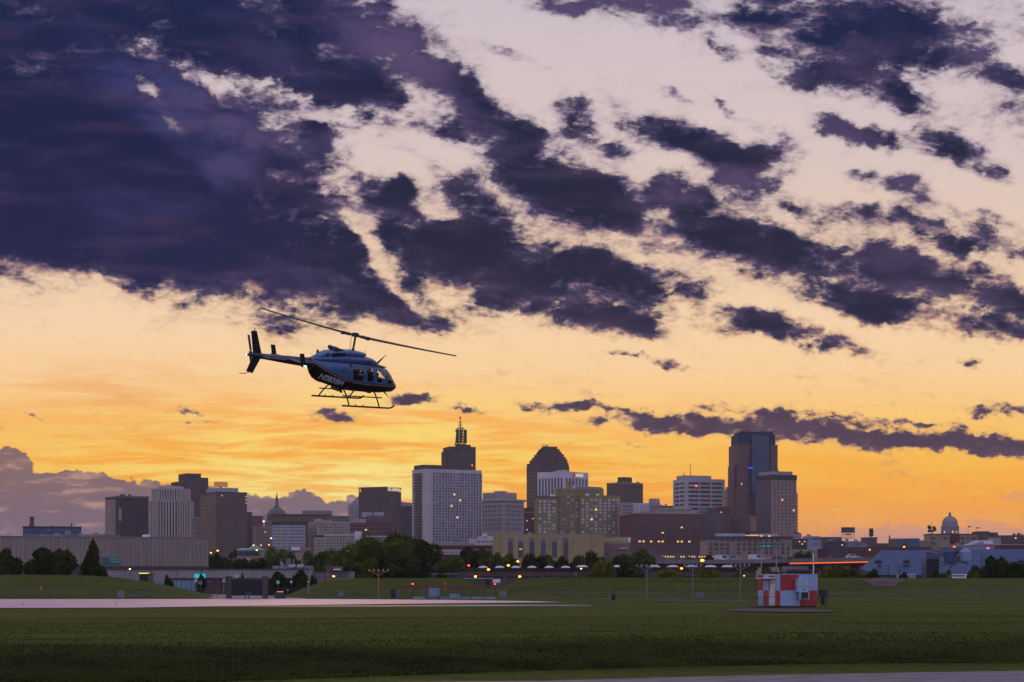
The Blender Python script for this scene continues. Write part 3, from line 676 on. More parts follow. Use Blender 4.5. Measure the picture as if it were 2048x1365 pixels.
    sheet('service_track', [gp(1268,1201.2,.1), gp(1300,1199.6,.1), gp(1515,1199.4,.3), gp(1515,1201.6,.3)][::-1], .05, GR)
    # road at the bottom right
    z = -.995; rd = []
    def gp2(px, py): Y = (CH + 1.0) * F / (py - HZ); return (PX(px, Y), Y)
    sheet('road', [gp2(100,1371), gp2(1100,1362), gp2(1500,1351), gp2(2048,1342), gp2(2900,1331), (60, 20), (-25, 20)][::-1], z, paint('road_asphalt', (.115,.10,.125), .75, var=.3, scale=.9))
    # worn earth patch on the embankment
    pt = MB(); NR, NA = 7, 28; pv = []
    for j in range(NR + 1):
        for k in range(NA):
            a = 2*math.pi*k/NA; q = j/NR; px = 1768 + 38*q*math.cos(a)*(1+.2*math.sin(3*a)); yy = 309.5 + 7.0*q*math.sin(a)*(1+.12*math.sin(5*a)); pv.append((PX(px, yy), yy, ground_h(px, yy) + .07))
    pt.add(pv, [(j*NA+k, j*NA+(k+1)%NA, (j+1)*NA+(k+1)%NA, (j+1)*NA+k) for j in range(NR) for k in range(NA)])
    tag(pt.build('bare_earth', paint('bare_earth', (.11,.075,.075), .95, var=.3, scale=.5, spec=.05)), kind='structure')
    # blades of grass along the bank and the road edge
    rnd = random.Random(3); g = MB(); vv = []; ff = []
    for k in range(90000):
        px = rnd.uniform(-20, 2070); bt = 71.5 + 17 * sst(0, 1900, px)
        Y = bt - 10.5 + 60 * rnd.random() ** 1.6
        if Y > 140: continue
        x = PX(px, Y); z = ground_h(px, Y)
        yr = (CH + 1) * F / ((1342 + (2048 - px) * .0186) - HZ) if px > 300 else 0
        if Y < yr + .15: continue
        h = rnd.uniform(.03, .07) * (1.4 if z < -.08 else .55); w = rnd.uniform(.012, .03); a = rnd.uniform(-1.5, 1.5); dx, dy = math.cos(a)*w, math.sin(a)*w
        i = len(vv); lx = rnd.uniform(-.06,.06)
        vv += [(x-dx, Y-dy, z-.01), (x+dx, Y+dy, z-.01), (x+lx, Y+rnd.uniform(-.05,.05), z+h)]; ff.append((i, i+1, i+2))
    g.v = vv; g.f = ff
    m, t = mat('grass_blades'); co = t.n('ShaderNodeTexCoord').outputs['Object']; nz = t.noise(co, .35, 4, .6)
    pbr(t, t.mix(t.sstep(nz,.4,.62), (.018,.028,.004,1), (.060,.075,.010,1)), 1.0, .05)
    tag(obj('grass', g.mesh('grass', m)), 'tufts of grass along the bank above the road', None, None, 'stuff')
build_ground()

# ------------------------------------------------------------------ foliage
def leaf_mat(name, a, b):
    m, t = mat(name); co = t.n('ShaderNodeTexCoord').outputs['Object']
    nz = t.noise(co, .8, 4, .6); nb = t.noise(co, 6, 3, .6)
    col = t.mix(t.sstep(t.math('ADD', t.math('MULTIPLY', nz, .6), t.math('MULTIPLY', nb, .4)), .38, .64), c4(a), c4(b))
    p = t.n('ShaderNodeBsdfDiffuse'); t.lk(col, p.inputs[0]); tl = t.n('ShaderNodeBsdfTranslucent'); t.lk(t.mix(1, col, (.8,1,.4,1), 'MULTIPLY'), tl.inputs[0])
    mx = t.n('ShaderNodeMixShader'); mx.inputs[0].default_value = .3; t.lk(p.outputs[0], mx.inputs[1]); t.lk(tl.outputs[0], mx.inputs[2])
    o = t.n('ShaderNodeOutputMaterial'); t.lk(mx.outputs[0], o.inputs[0]); return m
LEAF_D = leaf_mat('dark_leaves', (.016,.028,.006), (.062,.082,.012))
LEAF_M = leaf_mat('green_leaves', (.035,.058,.008), (.15,.18,.022))
LEAF_L = leaf_mat('light_leaves', (.07,.09,.008), (.24,.23,.025))
BARK = paint('bark', (.06,.045,.035), .9)
def crown_mesh(name, seed, kind, m, nlobe=13, per=520, leaf=.045):
    """unit crown: width 1, height 1 standing on z=0, built of leaf clumps"""
    rnd = random.Random(seed); g = MB(); vv = []; ff = []
    lobes = []
    for k in range(nlobe):
        if kind == 'cone':
            zc = (k + .5) / nlobe; r = .5 * (1 - zc) ** .75 * .72 + .05; a = rnd.uniform(0, 6.28); rr = .46 * (1 - zc) ** .8
            lobes.append((math.cos(a)*rr*.5, math.sin(a)*rr*.5, .04 + zc*.86, r, .12))
        elif kind == 'bush':
            a = rnd.uniform(0, 6.28); q = rnd.uniform(0, .34); lobes.append((math.cos(a)*q, math.sin(a)*q, rnd.uniform(.2,.62), rnd.uniform(.14,.22), rnd.uniform(.22,.36)))
        else:
            a = rnd.uniform(0, 6.28); q = .36 * math.sqrt(rnd.random()); z = .5 + rnd.uniform(-.30,.30) * math.sqrt(max(0, 1 - (q/.4)**2)) 
            lobes.append((math.cos(a)*q, math.sin(a)*q, z, rnd.uniform(.11,.17), rnd.uniform(.12,.19)))
    if kind == 'round': lobes.append((0,0,.45,.26,.32))
    for (cx, cy, cz, rx, rz) in lobes:
        n = int(per * (rx*rx + rx*rz) / .045)
        for _ in range(n):
            d = Vector((rnd.gauss(0,1), rnd.gauss(0,1), rnd.gauss(0,1))).normalized(); q = rnd.uniform(.72, 1.05) + (rnd.uniform(.05, .28) if rnd.random() < .16 else 0)
            p = Vector((cx + d.x*rx*q, cy + d.y*rx*q, max(.01, cz + d.z*rz*q)))
            s = leaf * rnd.uniform(.5, 1.1); u = (d.orthogonal().normalized() + Vector((rnd.gauss(0,.5), rnd.gauss(0,.5), rnd.gauss(0,.5)))).normalized()
            w = u.cross((d + Vector((rnd.gauss(0,.6), rnd.gauss(0,.6), rnd.gauss(0,.6)))).normalized()).normalized() * s * .6; u = u * s
            i = len(vv); vv += [tuple(p - u), tuple(p + w), tuple(p + u), tuple(p - w)]; ff.append((i, i+1, i+2, i+3))
    A_ = np.array(vv); lo = np.percentile(A_, .3, axis=0); hi = np.percentile(A_, 99.7, axis=0); A_[:, 0] = (A_[:, 0]-lo[0])/(hi[0]-lo[0])-.5; A_[:, 1] = (A_[:, 1]-lo[1])/(hi[1]-lo[1])-.5; A_[:, 2] = (A_[:, 2]-lo[2])/(hi[2]-lo[2])
    me = bpy.data.meshes.new(name); me.from_pydata(A_.tolist(), [], ff); me.materials.append(m); me.update(); return me
def trunk_mesh(name, seed):
    rnd = random.Random(seed); t = MB(); t.tube((0,0,-.02),(0,0,.35),.035,.024,8); t.tube((0,0,.35),(.01,0,.7),.024,.012,6)
    for k in range(6):
        a = k*1.05 + rnd.uniform(-.2,.2); z = .22 + .07*k; t.tube((0,0,z),(math.cos(a)*.25, math.sin(a)*.25, z+.22),.014,.005,5)
    return t.mesh(name, BARK)
CR = {'round_d': [crown_mesh('crown', s, 'round', LEAF_D, 14, 420) for s in (1,2)], 'round_m': [crown_mesh('crown', s, 'round', LEAF_M, 15, 460) for s in (3,4,5)],
      'big_m': [crown_mesh('crown', 11, 'round', LEAF_M, 30, 900, .022)], 'big_d': [crown_mesh('crown', 12, 'round', LEAF_D, 26, 800, .022)],
      'cone': [crown_mesh('crown', 6, 'cone', LEAF_D, 13, 420, .035)], 'bush_l': [crown_mesh('crown', s, 'bush', LEAF_L, 12, 320, .04) for s in (7,8)], 'bush_d': [crown_mesh('crown', 9, 'bush', LEAF_D, 12, 320, .045)],
      'bush_m': [crown_mesh('crown', 10, 'bush', LEAF_M, 12, 320, .042)]}
TR = [trunk_mesh('trunk', s) for s in (1,2)]
trnd = random.Random(5)
def tree(px, w, top, Y, kind, label, group=None, name=None, base=None):
    x = PX(px, Y); z0 = base if base is not None else 0; h = PZ(top, Y) - z0; W = S(w, Y)
    bush = kind.startswith('bush')
    r = empty(name or ('bush' if bush else 'conifer' if kind == 'cone' else 'tree'), (x, Y, z0), trnd.uniform(0, 6.28))
    tag(r, label, 'bush' if bush else 'tree', group)
    lift = -.05 if bush else .08
    obj('crown', trnd.choice(CR[kind]), r, (0,0,h*lift), (0,0,0), (W, W, h*(1-lift)))
    obj('trunk', trnd.choice(TR), r, (0,0,0), (0,0,0), (max(W,h*.5)*.8, max(W,h*.5)*.8, h*.9))
    return r
# ------------------------------------------------------------------ buildings
brnd = random.Random(21)
class Bld:
    """one building: local x runs along its right-hand face, local y along its left-hand face, corner at the origin"""
    def __init__(s, name, label, xa, xb, xc, top, Y, ang, wm, depth=None, group=None, cat='building', base=0.0, wallname='wall', nowall=False):
        b = R(ang); s.Y = Y; s.b = b; s.base = base
        Bx = PX(xb, Y); tc = (xc - 1024) / F; ta = (xa - 1024) / F
        s.L = (tc * Y - Bx) / (math.cos(b) - tc * math.sin(b))
        if xa < xb and depth is None: s.D = (Bx - ta * Y) / (math.sin(b) + ta * math.cos(b))
        else: s.D = depth or s.L * .6
        s.H = PZ(top, Y) - base; s.n = 0
        s.e = empty(name, (Bx, Y, base), b); tag(s.e, label, cat, group); s.wm = wm; s.extra = MB()
        if not nowall: MB().box(0, s.L, 0, s.D, 0, s.H).build(wallname, wm, s.e)
    def z(s, py): return PZ(py, s.Y) - s.base
    def u(s, px):           # distance along the right face for a picture column
        t = (px - 1024) / F; Bx = PX(1024, 1) + s.e.location.x
        return (t * s.Y - Bx) / (math.cos(s.b) - t * math.sin(s.b))
    def v(s, px):           # distance along the left face
        t = (px - 1024) / F; Bx = s.e.location.x
        return (Bx - t * s.Y) / (math.sin(s.b) + t * math.cos(s.b))
    def grid(s, face, cols, rows, a0, a1, p0, p1, fw=.6, fh=.55, m=None, lit=0.0, name='window', proud=.12, skip=None, alt=None):
        m = m or G_DARK; Lf = s.L if face == 'R' else s.D; a0 *= Lf; a1 *= Lf; z1, z0 = s.z(p0), s.z(p1)
        cw, rh = (a1 - a0) / cols, (z1 - z0) / rows; w, h = cw * fw, rh * fh
        def mk(mm):
            q = MB()
            if face == 'R': q.box(-w/2, w/2, -proud, .05, -h/2, h/2)
            else: q.box(-proud, .05, -w/2, w/2, -h/2, h/2)
            return q.mesh(name, mm)
        me = mk(m); mel = None; mea = mk(alt) if alt else None; rest = {}
        cells = [(r, c) for r in range(rows) for c in range(cols)]
        for r, c in cells:
            if skip and skip(r, c): continue
            ca, cz = a0 + cw * (c + .5), z0 + rh * (r + .5); use = me
            if lit and brnd.random() < lit:
                mel = mel or mk(G_LIT); use = mel
            elif alt and brnd.random() < .3: use = mea
            loc = (ca, 0, cz) if face == 'R' else (0, ca, cz)
            if s.n < 100: obj(name, use, s.e, loc); s.n += 1
            else: rest.setdefault(use.materials[0].name, (use.materials[0], MB()))[1].box(*((ca-w/2, ca+w/2, -proud, .05) if face == 'R' else (-proud, .05, ca-w/2, ca+w/2)), cz-h/2, cz+h/2)
        if rest:
            q = MB(); ms = []
            for mm, mb in rest.values():
                q.add(mb.v, mb.f, len(ms)); ms.append(mm)
            o = q.build('upper_windows', ms, s.e); tag(o, kind='stuff')
        return s
    def ribs(s, face, n, a0, a1, p0, p1, w, d=.5, m=None, name='rib'):
        Lf = s.L if face == 'R' else s.D; a0 *= Lf; a1 *= Lf; z1, z0 = s.z(p0), s.z(p1); q = MB()
        for k in range(n + 1):
            a = a0 + (a1 - a0) * k / n
            if face == 'R': q.box(a - w/2, a + w/2, -d, .04, z0, z1)
            else: q.box(-d, .04, a - w/2, a + w/2, z0, z1)
        q.build(name, m or s.wm, s.e); return s
    def bands(s, face, n, a0, a1, p0, p1, h, d=.4, m=None, name='floor_band'):
        Lf = s.L if face == 'R' else s.D; a0 *= Lf; a1 *= Lf; z1, z0 = s.z(p0), s.z(p1); q = MB()
        for k in range(n + 1):
            zc = z0 + (z1 - z0) * k / n
            if face == 'R': q.box(a0, a1, -d, .04, zc - h/2, zc + h/2)
            else: q.box(-d, .04, a0, a1, zc - h/2, zc + h/2)
        q.build(name, m or s.wm, s.e); return s
    def block(s, name, x0, x1, y0, y1, p0, p1, m=None):       # extra volume: fractions of L and D, rows in the picture
        MB().box(x0*s.L, x1*s.L, y0*s.D, y1*s.D, s.z(p1), s.z(p0)).build(name, m or s.wm, s.e); return s
    def cornice(s, py, h=1.2, out=.6, m=None, name='cornice'):
        z = s.z(py); MB().box(-out, s.L+out, -out, s.D+out, z - h, z + .15).build(name, m or s.wm, s.e); return s
    def roofkit(s, n=4, m=None, seed=1):
        r = random.Random(seed); zt = s.H
        for k in range(n):
            x = r.uniform(.1,.85)*s.L; y = r.uniform(.1,.7)*s.D; w = r.uniform(1.2,3.0); h = r.uniform(.8,2.0)
            q = MB(); q.box(x, x+w, y, y+w*.8, zt, zt+h); q.box(x+.2*w, x+.5*w, y+.1*w, y+.4*w, zt+h, zt+h*1.25); q.build('roof_unit', m or GREY, s.e)
        return s
    def mast(s, px, p0, p1, m=None, rungs=3):
        x = s.u(px); q = MB(); z0, z1 = s.z(p1), s.z(p0); q.tube((x, s.D*.4, z0), (x, s.D*.4, z1), .35, .12, 6)
        for k in range(rungs):
            zz = z0 + (z1 - z0) * (.45 + .18*k); q.tube((x-1.2+.25*k, s.D*.4, zz), (x+1.2-.25*k, s.D*.4, zz), .12, .12, 5)
        q.build('aerial_mast', m or DKGREY, s.e); return s
W_BEIGE = wall((.42,.36,.31)); W_TAN = wall((.40,.31,.17), joint=.05); W_PALE = wall((.55,.51,.52), joint=.04); W_GREYB = wall((.36,.33,.34))
W_BROWN = wall((.17,.125,.10)); W_DBROWN = wall((.115,.085,.078)); W_BRICK = wall((.17,.075,.065)); W_DARK = wall((.085,.07,.085)); W_OLIVE = wall((.26,.22,.11))
W_PINK = wall((.36,.25,.22)); W_PURP = wall((.16,.12,.15)); W_WHITE = wall((.66,.64,.68), joint=.02); W_RED = wall((.13,.045,.045)); W_PINKD = wall((.20,.12,.11))

def city():
    # ---- left cluster
    b = Bld('glass_office', "low blue glass office with a round chimney at the far left of the skyline", 24, 46, 162, 1054, 1150, 12, wall((.06,.12,.16)), depth=30)
    b.grid('R', 14, 2, .02, .98, 1056, 1073, .85, .7, G_BLUE).grid('L', 5, 3, .05, .95, 1056, 1073, .7, .5, G_PALE)
    b.block('roof_edge', -.01, 1.01, -.02, 1.02, 1053, 1055, DKGREY)
    q = MB(); x = b.u(63); q.lathe([(2.0,0),(1.4,1.4),(1.25,2),(1.25,b.z(1034)-b.H),(1.5,b.z(1034)-b.H+.3)], (x, 8, b.H), 16); q.build('chimney', wall((.14,.10,.09)), b.e, smooth=False)
    for px, p in ((102,1050),(143,1046)): MB().tube((b.u(px),6,b.H),(b.u(px),6,b.z(p)),.45,.4,8).build('vent_pipe', DKGREY, b.e)
    b = Bld('low_annex', "long low turquoise-grey roof block between the glass office and the warehouse", 45, 47, 228, 1069.5, 1000, 2, wall((.16,.24,.28)), depth=24)
    b.grid('R', 9, 1, .05, .7, 1071, 1075, .8, .5, G_BLUE).roofkit(4, seed=2)
    b = Bld('office_tower', "dark purple slab tower with a pale windowed side left of the ribbed tower", 211, 240, 297.5, 992, 1800, 32, W_DARK)
    b.e.children[0].active_material = W_DARK
    MB().box(-.25, .06, .30*b.D, b.D+.2, 0, b.z(998)).build('side_wall', wall((.33,.27,.22)), b.e)
    b.grid('L', 2, 9, .42, .95, 1003, 1062, .62, .5, G_DARK, proud=.4)
    b.block('stair_panel', -.012, .05, -.01, .05, 1018, 1042, W_BEIGE)
    for k in range(3): b.block('roof_post', -.004, .03, .45+.22*k, .52+.22*k, 992, 998.5, W_DBROWN)
    b.grid('R', 1, 1, .12, .48, 996, 1002, .95, .8, BLACK, name='louvre')
    b.cornice(992.6, 1.4, .4, W_BROWN, 'parapet')
    b.roofkit(4, DKGREY, 31)
    # ribbed tower, eight sided
    Y = 1750; cx, hw = PX(335, Y), S(43, Y); e = empty('ribbed_tower', (cx, Y+hw, 0)); tag(e, "pale tower with close vertical ribs and stepped round top near the left", "building")
    WR = wall((.46,.40,.38), joint=.02)
    def octo(r, z0, z1, nm, m):
        pl = [(r*math.cos(R(22.5+45*k))*1.04, r*math.sin(R(22.5+45*k))*1.04) for k in range(8)]; MB().prism(pl, z0, z1).build(nm, m, e)
    octo(hw, 0, PZ(1001,Y), 'lower_tower', W_DARK); octo(hw*.86, PZ(1001,Y)-.1, PZ(977,Y), 'upper_tower', W_DARK); octo(hw*.58, PZ(977,Y)-.1, PZ(972,Y), 'roof_drum', WR)
    octo(hw*1.01, PZ(1003,Y), PZ(1000.5,Y), 'ledge', WR); octo(hw*.875, PZ(980,Y), PZ(976.5,Y), 'ledge', WR)
    for tier, (r, pb, pt) in enumerate(((hw, 1180, 1001), (hw*.86, 1001, 977))):
        for k in range(8):
            a0, a1 = R(22.5+45*k), R(22.5+45*(k+1)); p0 = Vector((math.cos(a0),math.sin(a0),0))*r*1.04; p1 = Vector((math.cos(a1),math.sin(a1),0))*r*1.04
            if (p0.y + p1.y) / 2 > r*.3: continue
            n = 6; u = (p1-p0).normalized(); nr = Vector((u.y,-u.x,0)); L = (p1-p0).length; q = MB()
            for i in range(n):
                c = p0 + u*(L*(i+.5)/n); w = .66
                P = [c-u*w-nr*.1, c+u*w-nr*.1, c+u*w+nr*.8, c-u*w+nr*.8]; q.prism([(v_.x,v_.y) for v_ in P], max(0,PZ(pb,Y)), PZ(pt,Y))
            q.build('vertical_ribs', WR, e)
    b = Bld('tall_brown_tower', "tall stepped brown tower behind the ribbed one, highest of the left group", 358, 372, 402, 947, 2000, 25, W_DBROWN, depth=28)
    b.grid('R', 5, 19, .12, .9, 955, 1068, .5, .4, G_DARK, .01)
    b.block('west_wing', -.55, 0, .05, .9, 964, 1180).block('east_wing', 1.0, 1.5, .02, .9, 955, 1180).grid('R', 2, 14, 1.08, 1.45, 962, 1060, .5, .4, G_DARK)
    b.cornice(947.5, 1.0, .2, W_BROWN, 'parapet'); b.grid('R', 1, 1, .25, .75, 952, 956, 1, 1, BLACK, name='louvre', proud=.25)
    b = Bld('small_office', "small light grey office block squeezed between two brown towers", 382, 383, 401, 1034, 1650, 8, W_GREYB, depth=18)
    b.grid('R', 3, 7, .05, .95, 1038, 1076, .5, .55, G_DARK, .04).cornice(1034.5, 1, .4)
    b = Bld('sign_tower', "broad brown tower carrying an open lattice sign on a lilac penthouse", 400, 433, 494, 984, 1600, 26, W_BROWN)
    b.grid('R', 15, 22, .02, .98, 989, 1098, .45, .45, G_DARK, .004).grid('L', 7, 22, .04, .96, 989, 1098, .45, .45, G_DARK, .004)
    b.cornice(984.3, .9, .2, W_DBROWN, 'parapet')
    b.block('penthouse', .05, .80, .15, .7, 975, 984.2, wall((.42,.36,.48)))
    for k in range(3): b.block('corner_lamp', .955, .985, -.01, .0, 991.5+6.5*k, 993.5+6.5*k, glow('dim_lamp', (1,.7,.35), .8))
    sg = MB(); x0, x1 = b.u(441), b.u(467); yd = b.D*.35; za, zb = b.z(971.5), b.z(962.5)
    for k in range(7): zz = za + (zb-za)*k/6; sg.box(x0, x1, yd, yd+.25, zz-.22, zz+.22)
    for k in range(6): xx = x0 + (x1-x0)*k/5; sg.box(xx-.15, xx+.15, yd+.3, yd+.5, b.z(975.5), zb)
    for k in range(4): xx = x0 + (x1-x0)*k/3; sg.tube((xx, yd+4, b.z(975.5)), (xx, yd+.4, za+1), .16, .16, 5)
    sg.build('rooftop_sign', paint('orange_sign', (.55,.22,.04), .5), b.e)
    MB().box(x0+4, x0+5.6, yd-1, yd, b.z(975), b.z(972)).build('roof_unit', BLACK, b.e)
    # ---- between the left group and the hotel
    b = Bld('slab_block', "narrow brown slab rising just right of the sign tower", 492, 493, 503.5, 1024, 1900, 6, W_DBROWN, depth=20); b.grid('R', 2, 10, .1, .9, 1030, 1095, .5, .5, G_DARK)
    b = Bld('stepped_block', "stepped purple-brown block below and left of the spired dome", 503, 504, 524.5, 1032, 1880, 5, W_PINKD, depth=22); b.grid('R', 4, 3, .08, .92, 1035, 1050, .5, .5, G_DARK); b.cornice(1032.5, .8, .3)
    b = Bld('beige_office', "small beige office with a flat cornice under the spired dome", 505, 506, 541, 1053, 1700, 4, W_PINK, depth=24); b.grid('R', 7, 8, .2, .97, 1057, 1098, .42, .5, G_DARK, .03); b.cornice(1053.5, 1, .5)
    # cathedral
    Y = 2900; cx = PX(551, Y); e = empty('cathedral', (cx, Y+16, 0)); tag(e, "dark copper-domed cathedral with a tall lantern and spire left of centre", "cathedral")
    CU = paint('dark_copper', (.085,.075,.085), .6, var=.2, scale=.2); STN = wall((.15,.125,.125))
    def zc(p): return PZ(p, Y)
    r = S(19, Y)
    MB().box(-S(22,Y), S(30,Y), -14, 30, 0, zc(1043)).build('nave', STN, e)
    q = MB(); q.lathe([(r*1.02, zc(1043)-3), (r*1.02, zc(1032)), (r*1.1, zc(1031.5)), (r*1.1, zc(1030.5)), (r, zc(1030.5))], n=32); q.build('drum', STN, e)
    q = MB(); q.lathe([(r*math.cos(R(a)), zc(1030.5) + (zc(1014)-zc(1030.5))*math.sin(R(a))) for a in range(0, 76, 5)], n=32); q.build('dome', CU, e, smooth=True)
    s1 = S(4.6,Y); q = MB(); q.lathe([(s1*1.25,zc(1016)),(s1*1.3,zc(1012)),(s1,zc(1011.5)),(s1*.72,zc(1009)),(s1*.62,zc(998)),(s1*.68,zc(997.5)),(s1*.5,zc(996)),(s1*.22,zc(990)),(s1*.08,zc(986))], n=16); q.build('lantern', CU, e)
    q = MB(); q.box(-.25,.25,-.25,.25,zc(986.5),zc(984.5)); q.box(-1,1,-.2,.2,zc(985.6),zc(985.3)); q.build('cross', CU, e)
    for k in range(10):
        a = R(180 + k*20); MB().box(-.7,.7,-.3,.3,zc(1041),zc(1034)).build('drum_window', BLACK, e, (r*1.03*math.cos(a), r*1.03*math.sin(a), 0), (0,0,a+R(90)))
    q = MB(); sx = -S(19,Y)
    for k in range(4): q.tube((sx-k*1.6, -6, zc(1045)), (sx-k*1.6, -6, zc(1027+k)), .2, .2, 4)
    for k in range(4): q.tube((sx-5, -6, zc(1029+3*k)), (sx, -6, zc(1029+3*k)), .2, .2, 4)
    q.build('scaffold', DKGREY, e)
    # wide finned hall
    b = Bld('finned_hall', "wide low hall with vertical fins under a flat roof right of the spired dome", 543, 544, 655, 1029.5, 1850, 2, W_DBROWN, depth=40)
    b.ribs('R', 26, .01, .99, 1031, 1043.5, .5, .8, W_TAN, 'fins').block('roof_slab', -.01, 1.02, -.05, 1.05, 1028.6, 1030.6, W_BROWN).block('penthouse', .53, 1.05, .2, .8, 1021, 1029, wall((.28,.22,.24)))
    b.grid('R', 13, 1, .02, .98, 1032, 1043, .55, .9, G_DARK)
    b = Bld('dark_annex', "low dark annex with thin light roof lines joined to the finned hall", 654, 655, 695, 1032, 1830, 2, W_DBROWN, depth=30); b.bands('R', 3, 0, 1, 1034, 1042, .4, .4, W_BEIGE).grid('R', 5, 1, .05, .95, 1036, 1041, .8, .7, G_DARK)
    b = Bld('banded_office', "office with white and grey horizontal bands and a yellow stripe left of centre", 543, 545, 608.5, 1044, 1600, 3, wall((.44,.43,.52), joint=.02), depth=30)
    b.grid('R', 2, 8, .01, .99, 1052, 1104, .97, .5, G_MID, name='window_band').block('top_storey', -.005, 1.005, -.01, 1.01, 1044, 1050.5, W_DARK)
    b.block('yellow_panel', .25, .30, -.02, .0, 1060, 1100, paint('ochre_panel', (.50,.36,.10), .6))
    b = Bld('grid_office', "pale beige office with a regular grid of windows above the smaller beige block", 608, 634, 700.5, 1043, 1620, 22, W_BEIGE, depth=26)
    b.grid('R', 12, 6, .05, .98, 1046, 1080, .5, .6, G_DARK, alt=G_MID).grid('L', 4, 7, .05, .95, 1049, 1090, .5, .6, G_DARK)
    b.block('stair_tower', .0, .14, -.02, .3, 1038.5, 1043, W_PALE).block('roof_house', .28, .5, .2, .6, 1040, 1043, W_GREYB)
    b = Bld('beige_block', "small front beige block of six window rows just left of the big round trees", 626, 628, 714.5, 1070, 1420, 2, W_BEIGE, depth=24)
    b.grid('R', 11, 6, .26, .98, 1071.5, 1108, .5, .52, G_DARK, .01).block('dark_top_storey', .0, .24, -.012, .05, 1070.4, 1075, W_RED).grid('R', 3, 5, .02, .24, 1078, 1108, .5, .4, G_DARK)
    b.block('penthouse', .2, .42, .3, .8, 1067, 1070.2, W_GREYB).block('penthouse', .62, .95, .3, .8, 1066.5, 1070.2, W_GREYB).cornice(1070.5, .6, .2, W_PALE)
    b = Bld('garden_house', "tiny beige house with a white sign board among trees below the banded office", 574, 575, 618, 1096, 1150, 3, W_PINK, depth=14); b.block('white_board', .18, .58, -.05, -.01, 1094.5, 1101, WHITE); b.grid('R', 5, 1, .05, .95, 1102, 1106, .5, .7, G_DARK)
    b = Bld('gabled_tower', "grey block with a lilac sloping roof tucked behind the square brown tower", 698, 699, 722, 1009.5, 1900, 8, W_GREYB, depth=25)
    q = MB(); q.plate([(0,b.H),(b.L*.12,b.H+1),(b.L*.85,b.z(992)),(b.L,b.z(992)),(b.L,b.H)], 1, b.D-1); q.build('sloping_roof', wall((.40,.36,.47)), b.e); b.grid('R', 3, 8, .1, .9, 1014, 1040, .5, .4, G_MID)
    b = Bld('square_brown_tower', "square brown glass tower with illuminated lettering along its right top edge", 718, 772.6, 801.6, 974, 1750, 61, wall((.16,.12,.10)))
    b.ribs('R', 13, .0, 1, 978, 1050, .35, .3, W_BROWN).ribs('L', 26, 0, 1, 978, 1050, .35, .3, W_BROWN)
    b.grid('L', 13, 1, .02, .98, 980, 1075, .55, 1, G_DARK).grid('R', 7, 1, .02, .98, 983, 1075, .55, 1, G_DARK).cornice(974.2, 1.2, .3, W_DBROWN, 'parapet')
    b.block('corner_slot_sun_glow', -.012, -.0, .93, .975, 977, 983.5, glow('slot_glow', (1,.36,.10), 1.0)); b.block('corner_slot_sun_glow', .90, .96, -.02, -.0, 977, 983.5, glow('slot_glow', (1,.36,.10), 1.0))  # low sun through the corner slots, put in as an orange glow
    m4 = Matrix.Rotation(R(90), 4, 'X'); m4.translation = Vector((b.L*.45, -.9, b.z(978.7)))
    tx = font_mesh('sign_lettering', 'SECURIAN', 4.6, glow('sign_white', (1.0,.90,.66), .6), b.e, m4, .15, 1.0, .08); tx.scale = (b.L*.80/ max(.1, tx.dimensions.x), 1, 1)
    b = Bld('mixed_block', "dark red-brown office of stepped boxes in front of the square brown tower", 699, 700, 784, 1046, 1500, 3, W_RED, depth=30)
    b.block('upper_box', .40, .98, .1, .8, 1031, 1046, W_PINKD).block('white_plant', .27, .52, .3, .7, 1024, 1034, wall((.40,.36,.47))).block('white_plant', .56, .80, .3, .7, 1024, 1033, wall((.40,.38,.50))).block('lilac_ramp', 0, .38, .0, .4, 1038, 1046, wall((.36,.30,.38)))
    b.grid('R', 9, 2, .45, .95, 1034, 1044, .7, .55, G_DARK).bands('R', 3, 0, 1, 1049, 1070, .7, .3, W_PINKD).grid('R', 12, 3, .02, .98, 1051, 1069, .6, .5, G_DARK, .05)
    b = Bld('white_annex', "small white corner block with a long flat roof behind the round trees", 709, 709.5, 722, 1063, 1380, 3, W_WHITE, depth=14); b.block('low_wing', 1.0, 5.2, .1, .9, 1073.5, 1095, W_PINK).block('low_roof', 1.0, 5.3, .05, .95, 1072, 1074, W_WHITE).grid('R', 8, 2, 1.3, 5.0, 1078, 1092, .4, .4, G_DARK)
    b = Bld('dark_slab', "plain dark slab between the square brown tower and the pale hotel slab", 801, 802, 829, 1006, 1900, 6, W_DARK, depth=30); b.block('light_band', -.01, 1.01, -.01, 1.01, 1007, 1013, W_GREYB).grid('R', 5, 12, .05, .95, 1018, 1080, .5, .4, G_DARK)
    # pale slab hotel
    b = Bld('hotel_slab', "large pale apartment slab with balconies down one side and a fine window grid", 830, 849.7, 963, 938, 1600, 28, W_PALE, depth=24)
    b.ribs('R', 17, .135, 1.0, 945, 1083, .7, .5, wall((.50,.46,.50), joint=.02), 'piers')
    b.bands('R', 24, .135, 1.0, 945, 1083, .7, .3, wall((.42,.39,.44), joint=.02))
    b.grid('R', 17, 24, .135, 1.0, 945, 1083, .62, .62, G_DARK, .006, alt=G_MID)
    b.block('dark_penthouse', .0, .84, .12, .85, 929.5, 938, W_DBROWN).block('east_wing', 1.0, 1.02, .1, .9, 946, 1180)
    b.grid('L', 1, 24, .22, .78, 944, 1080, .9, .62, G_DARK, name='balcony_recess', proud=.1)
    b.roofkit(5, GREY, 33)
    q = MB()
    for k in range(24): zz = b.z(1080) + (b.z(944)-b.z(1080))*(k+.1)/24; q.box(-1.3, .05, .20*b.D, .80*b.D, zz-.12, zz+.12); q.box(-1.3, -1.2, .20*b.D, .80*b.D, zz, zz+1.0)
    q.build('balconies', DKGREY, b.e)
    # tower with sign mast
    b = Bld('sign_mast_tower', "tall stepped stone tower topped by a lattice mast with a giant numeral one", 891, 897, 951.5, 893.5, 1950, 14, W_DBROWN, depth=26)
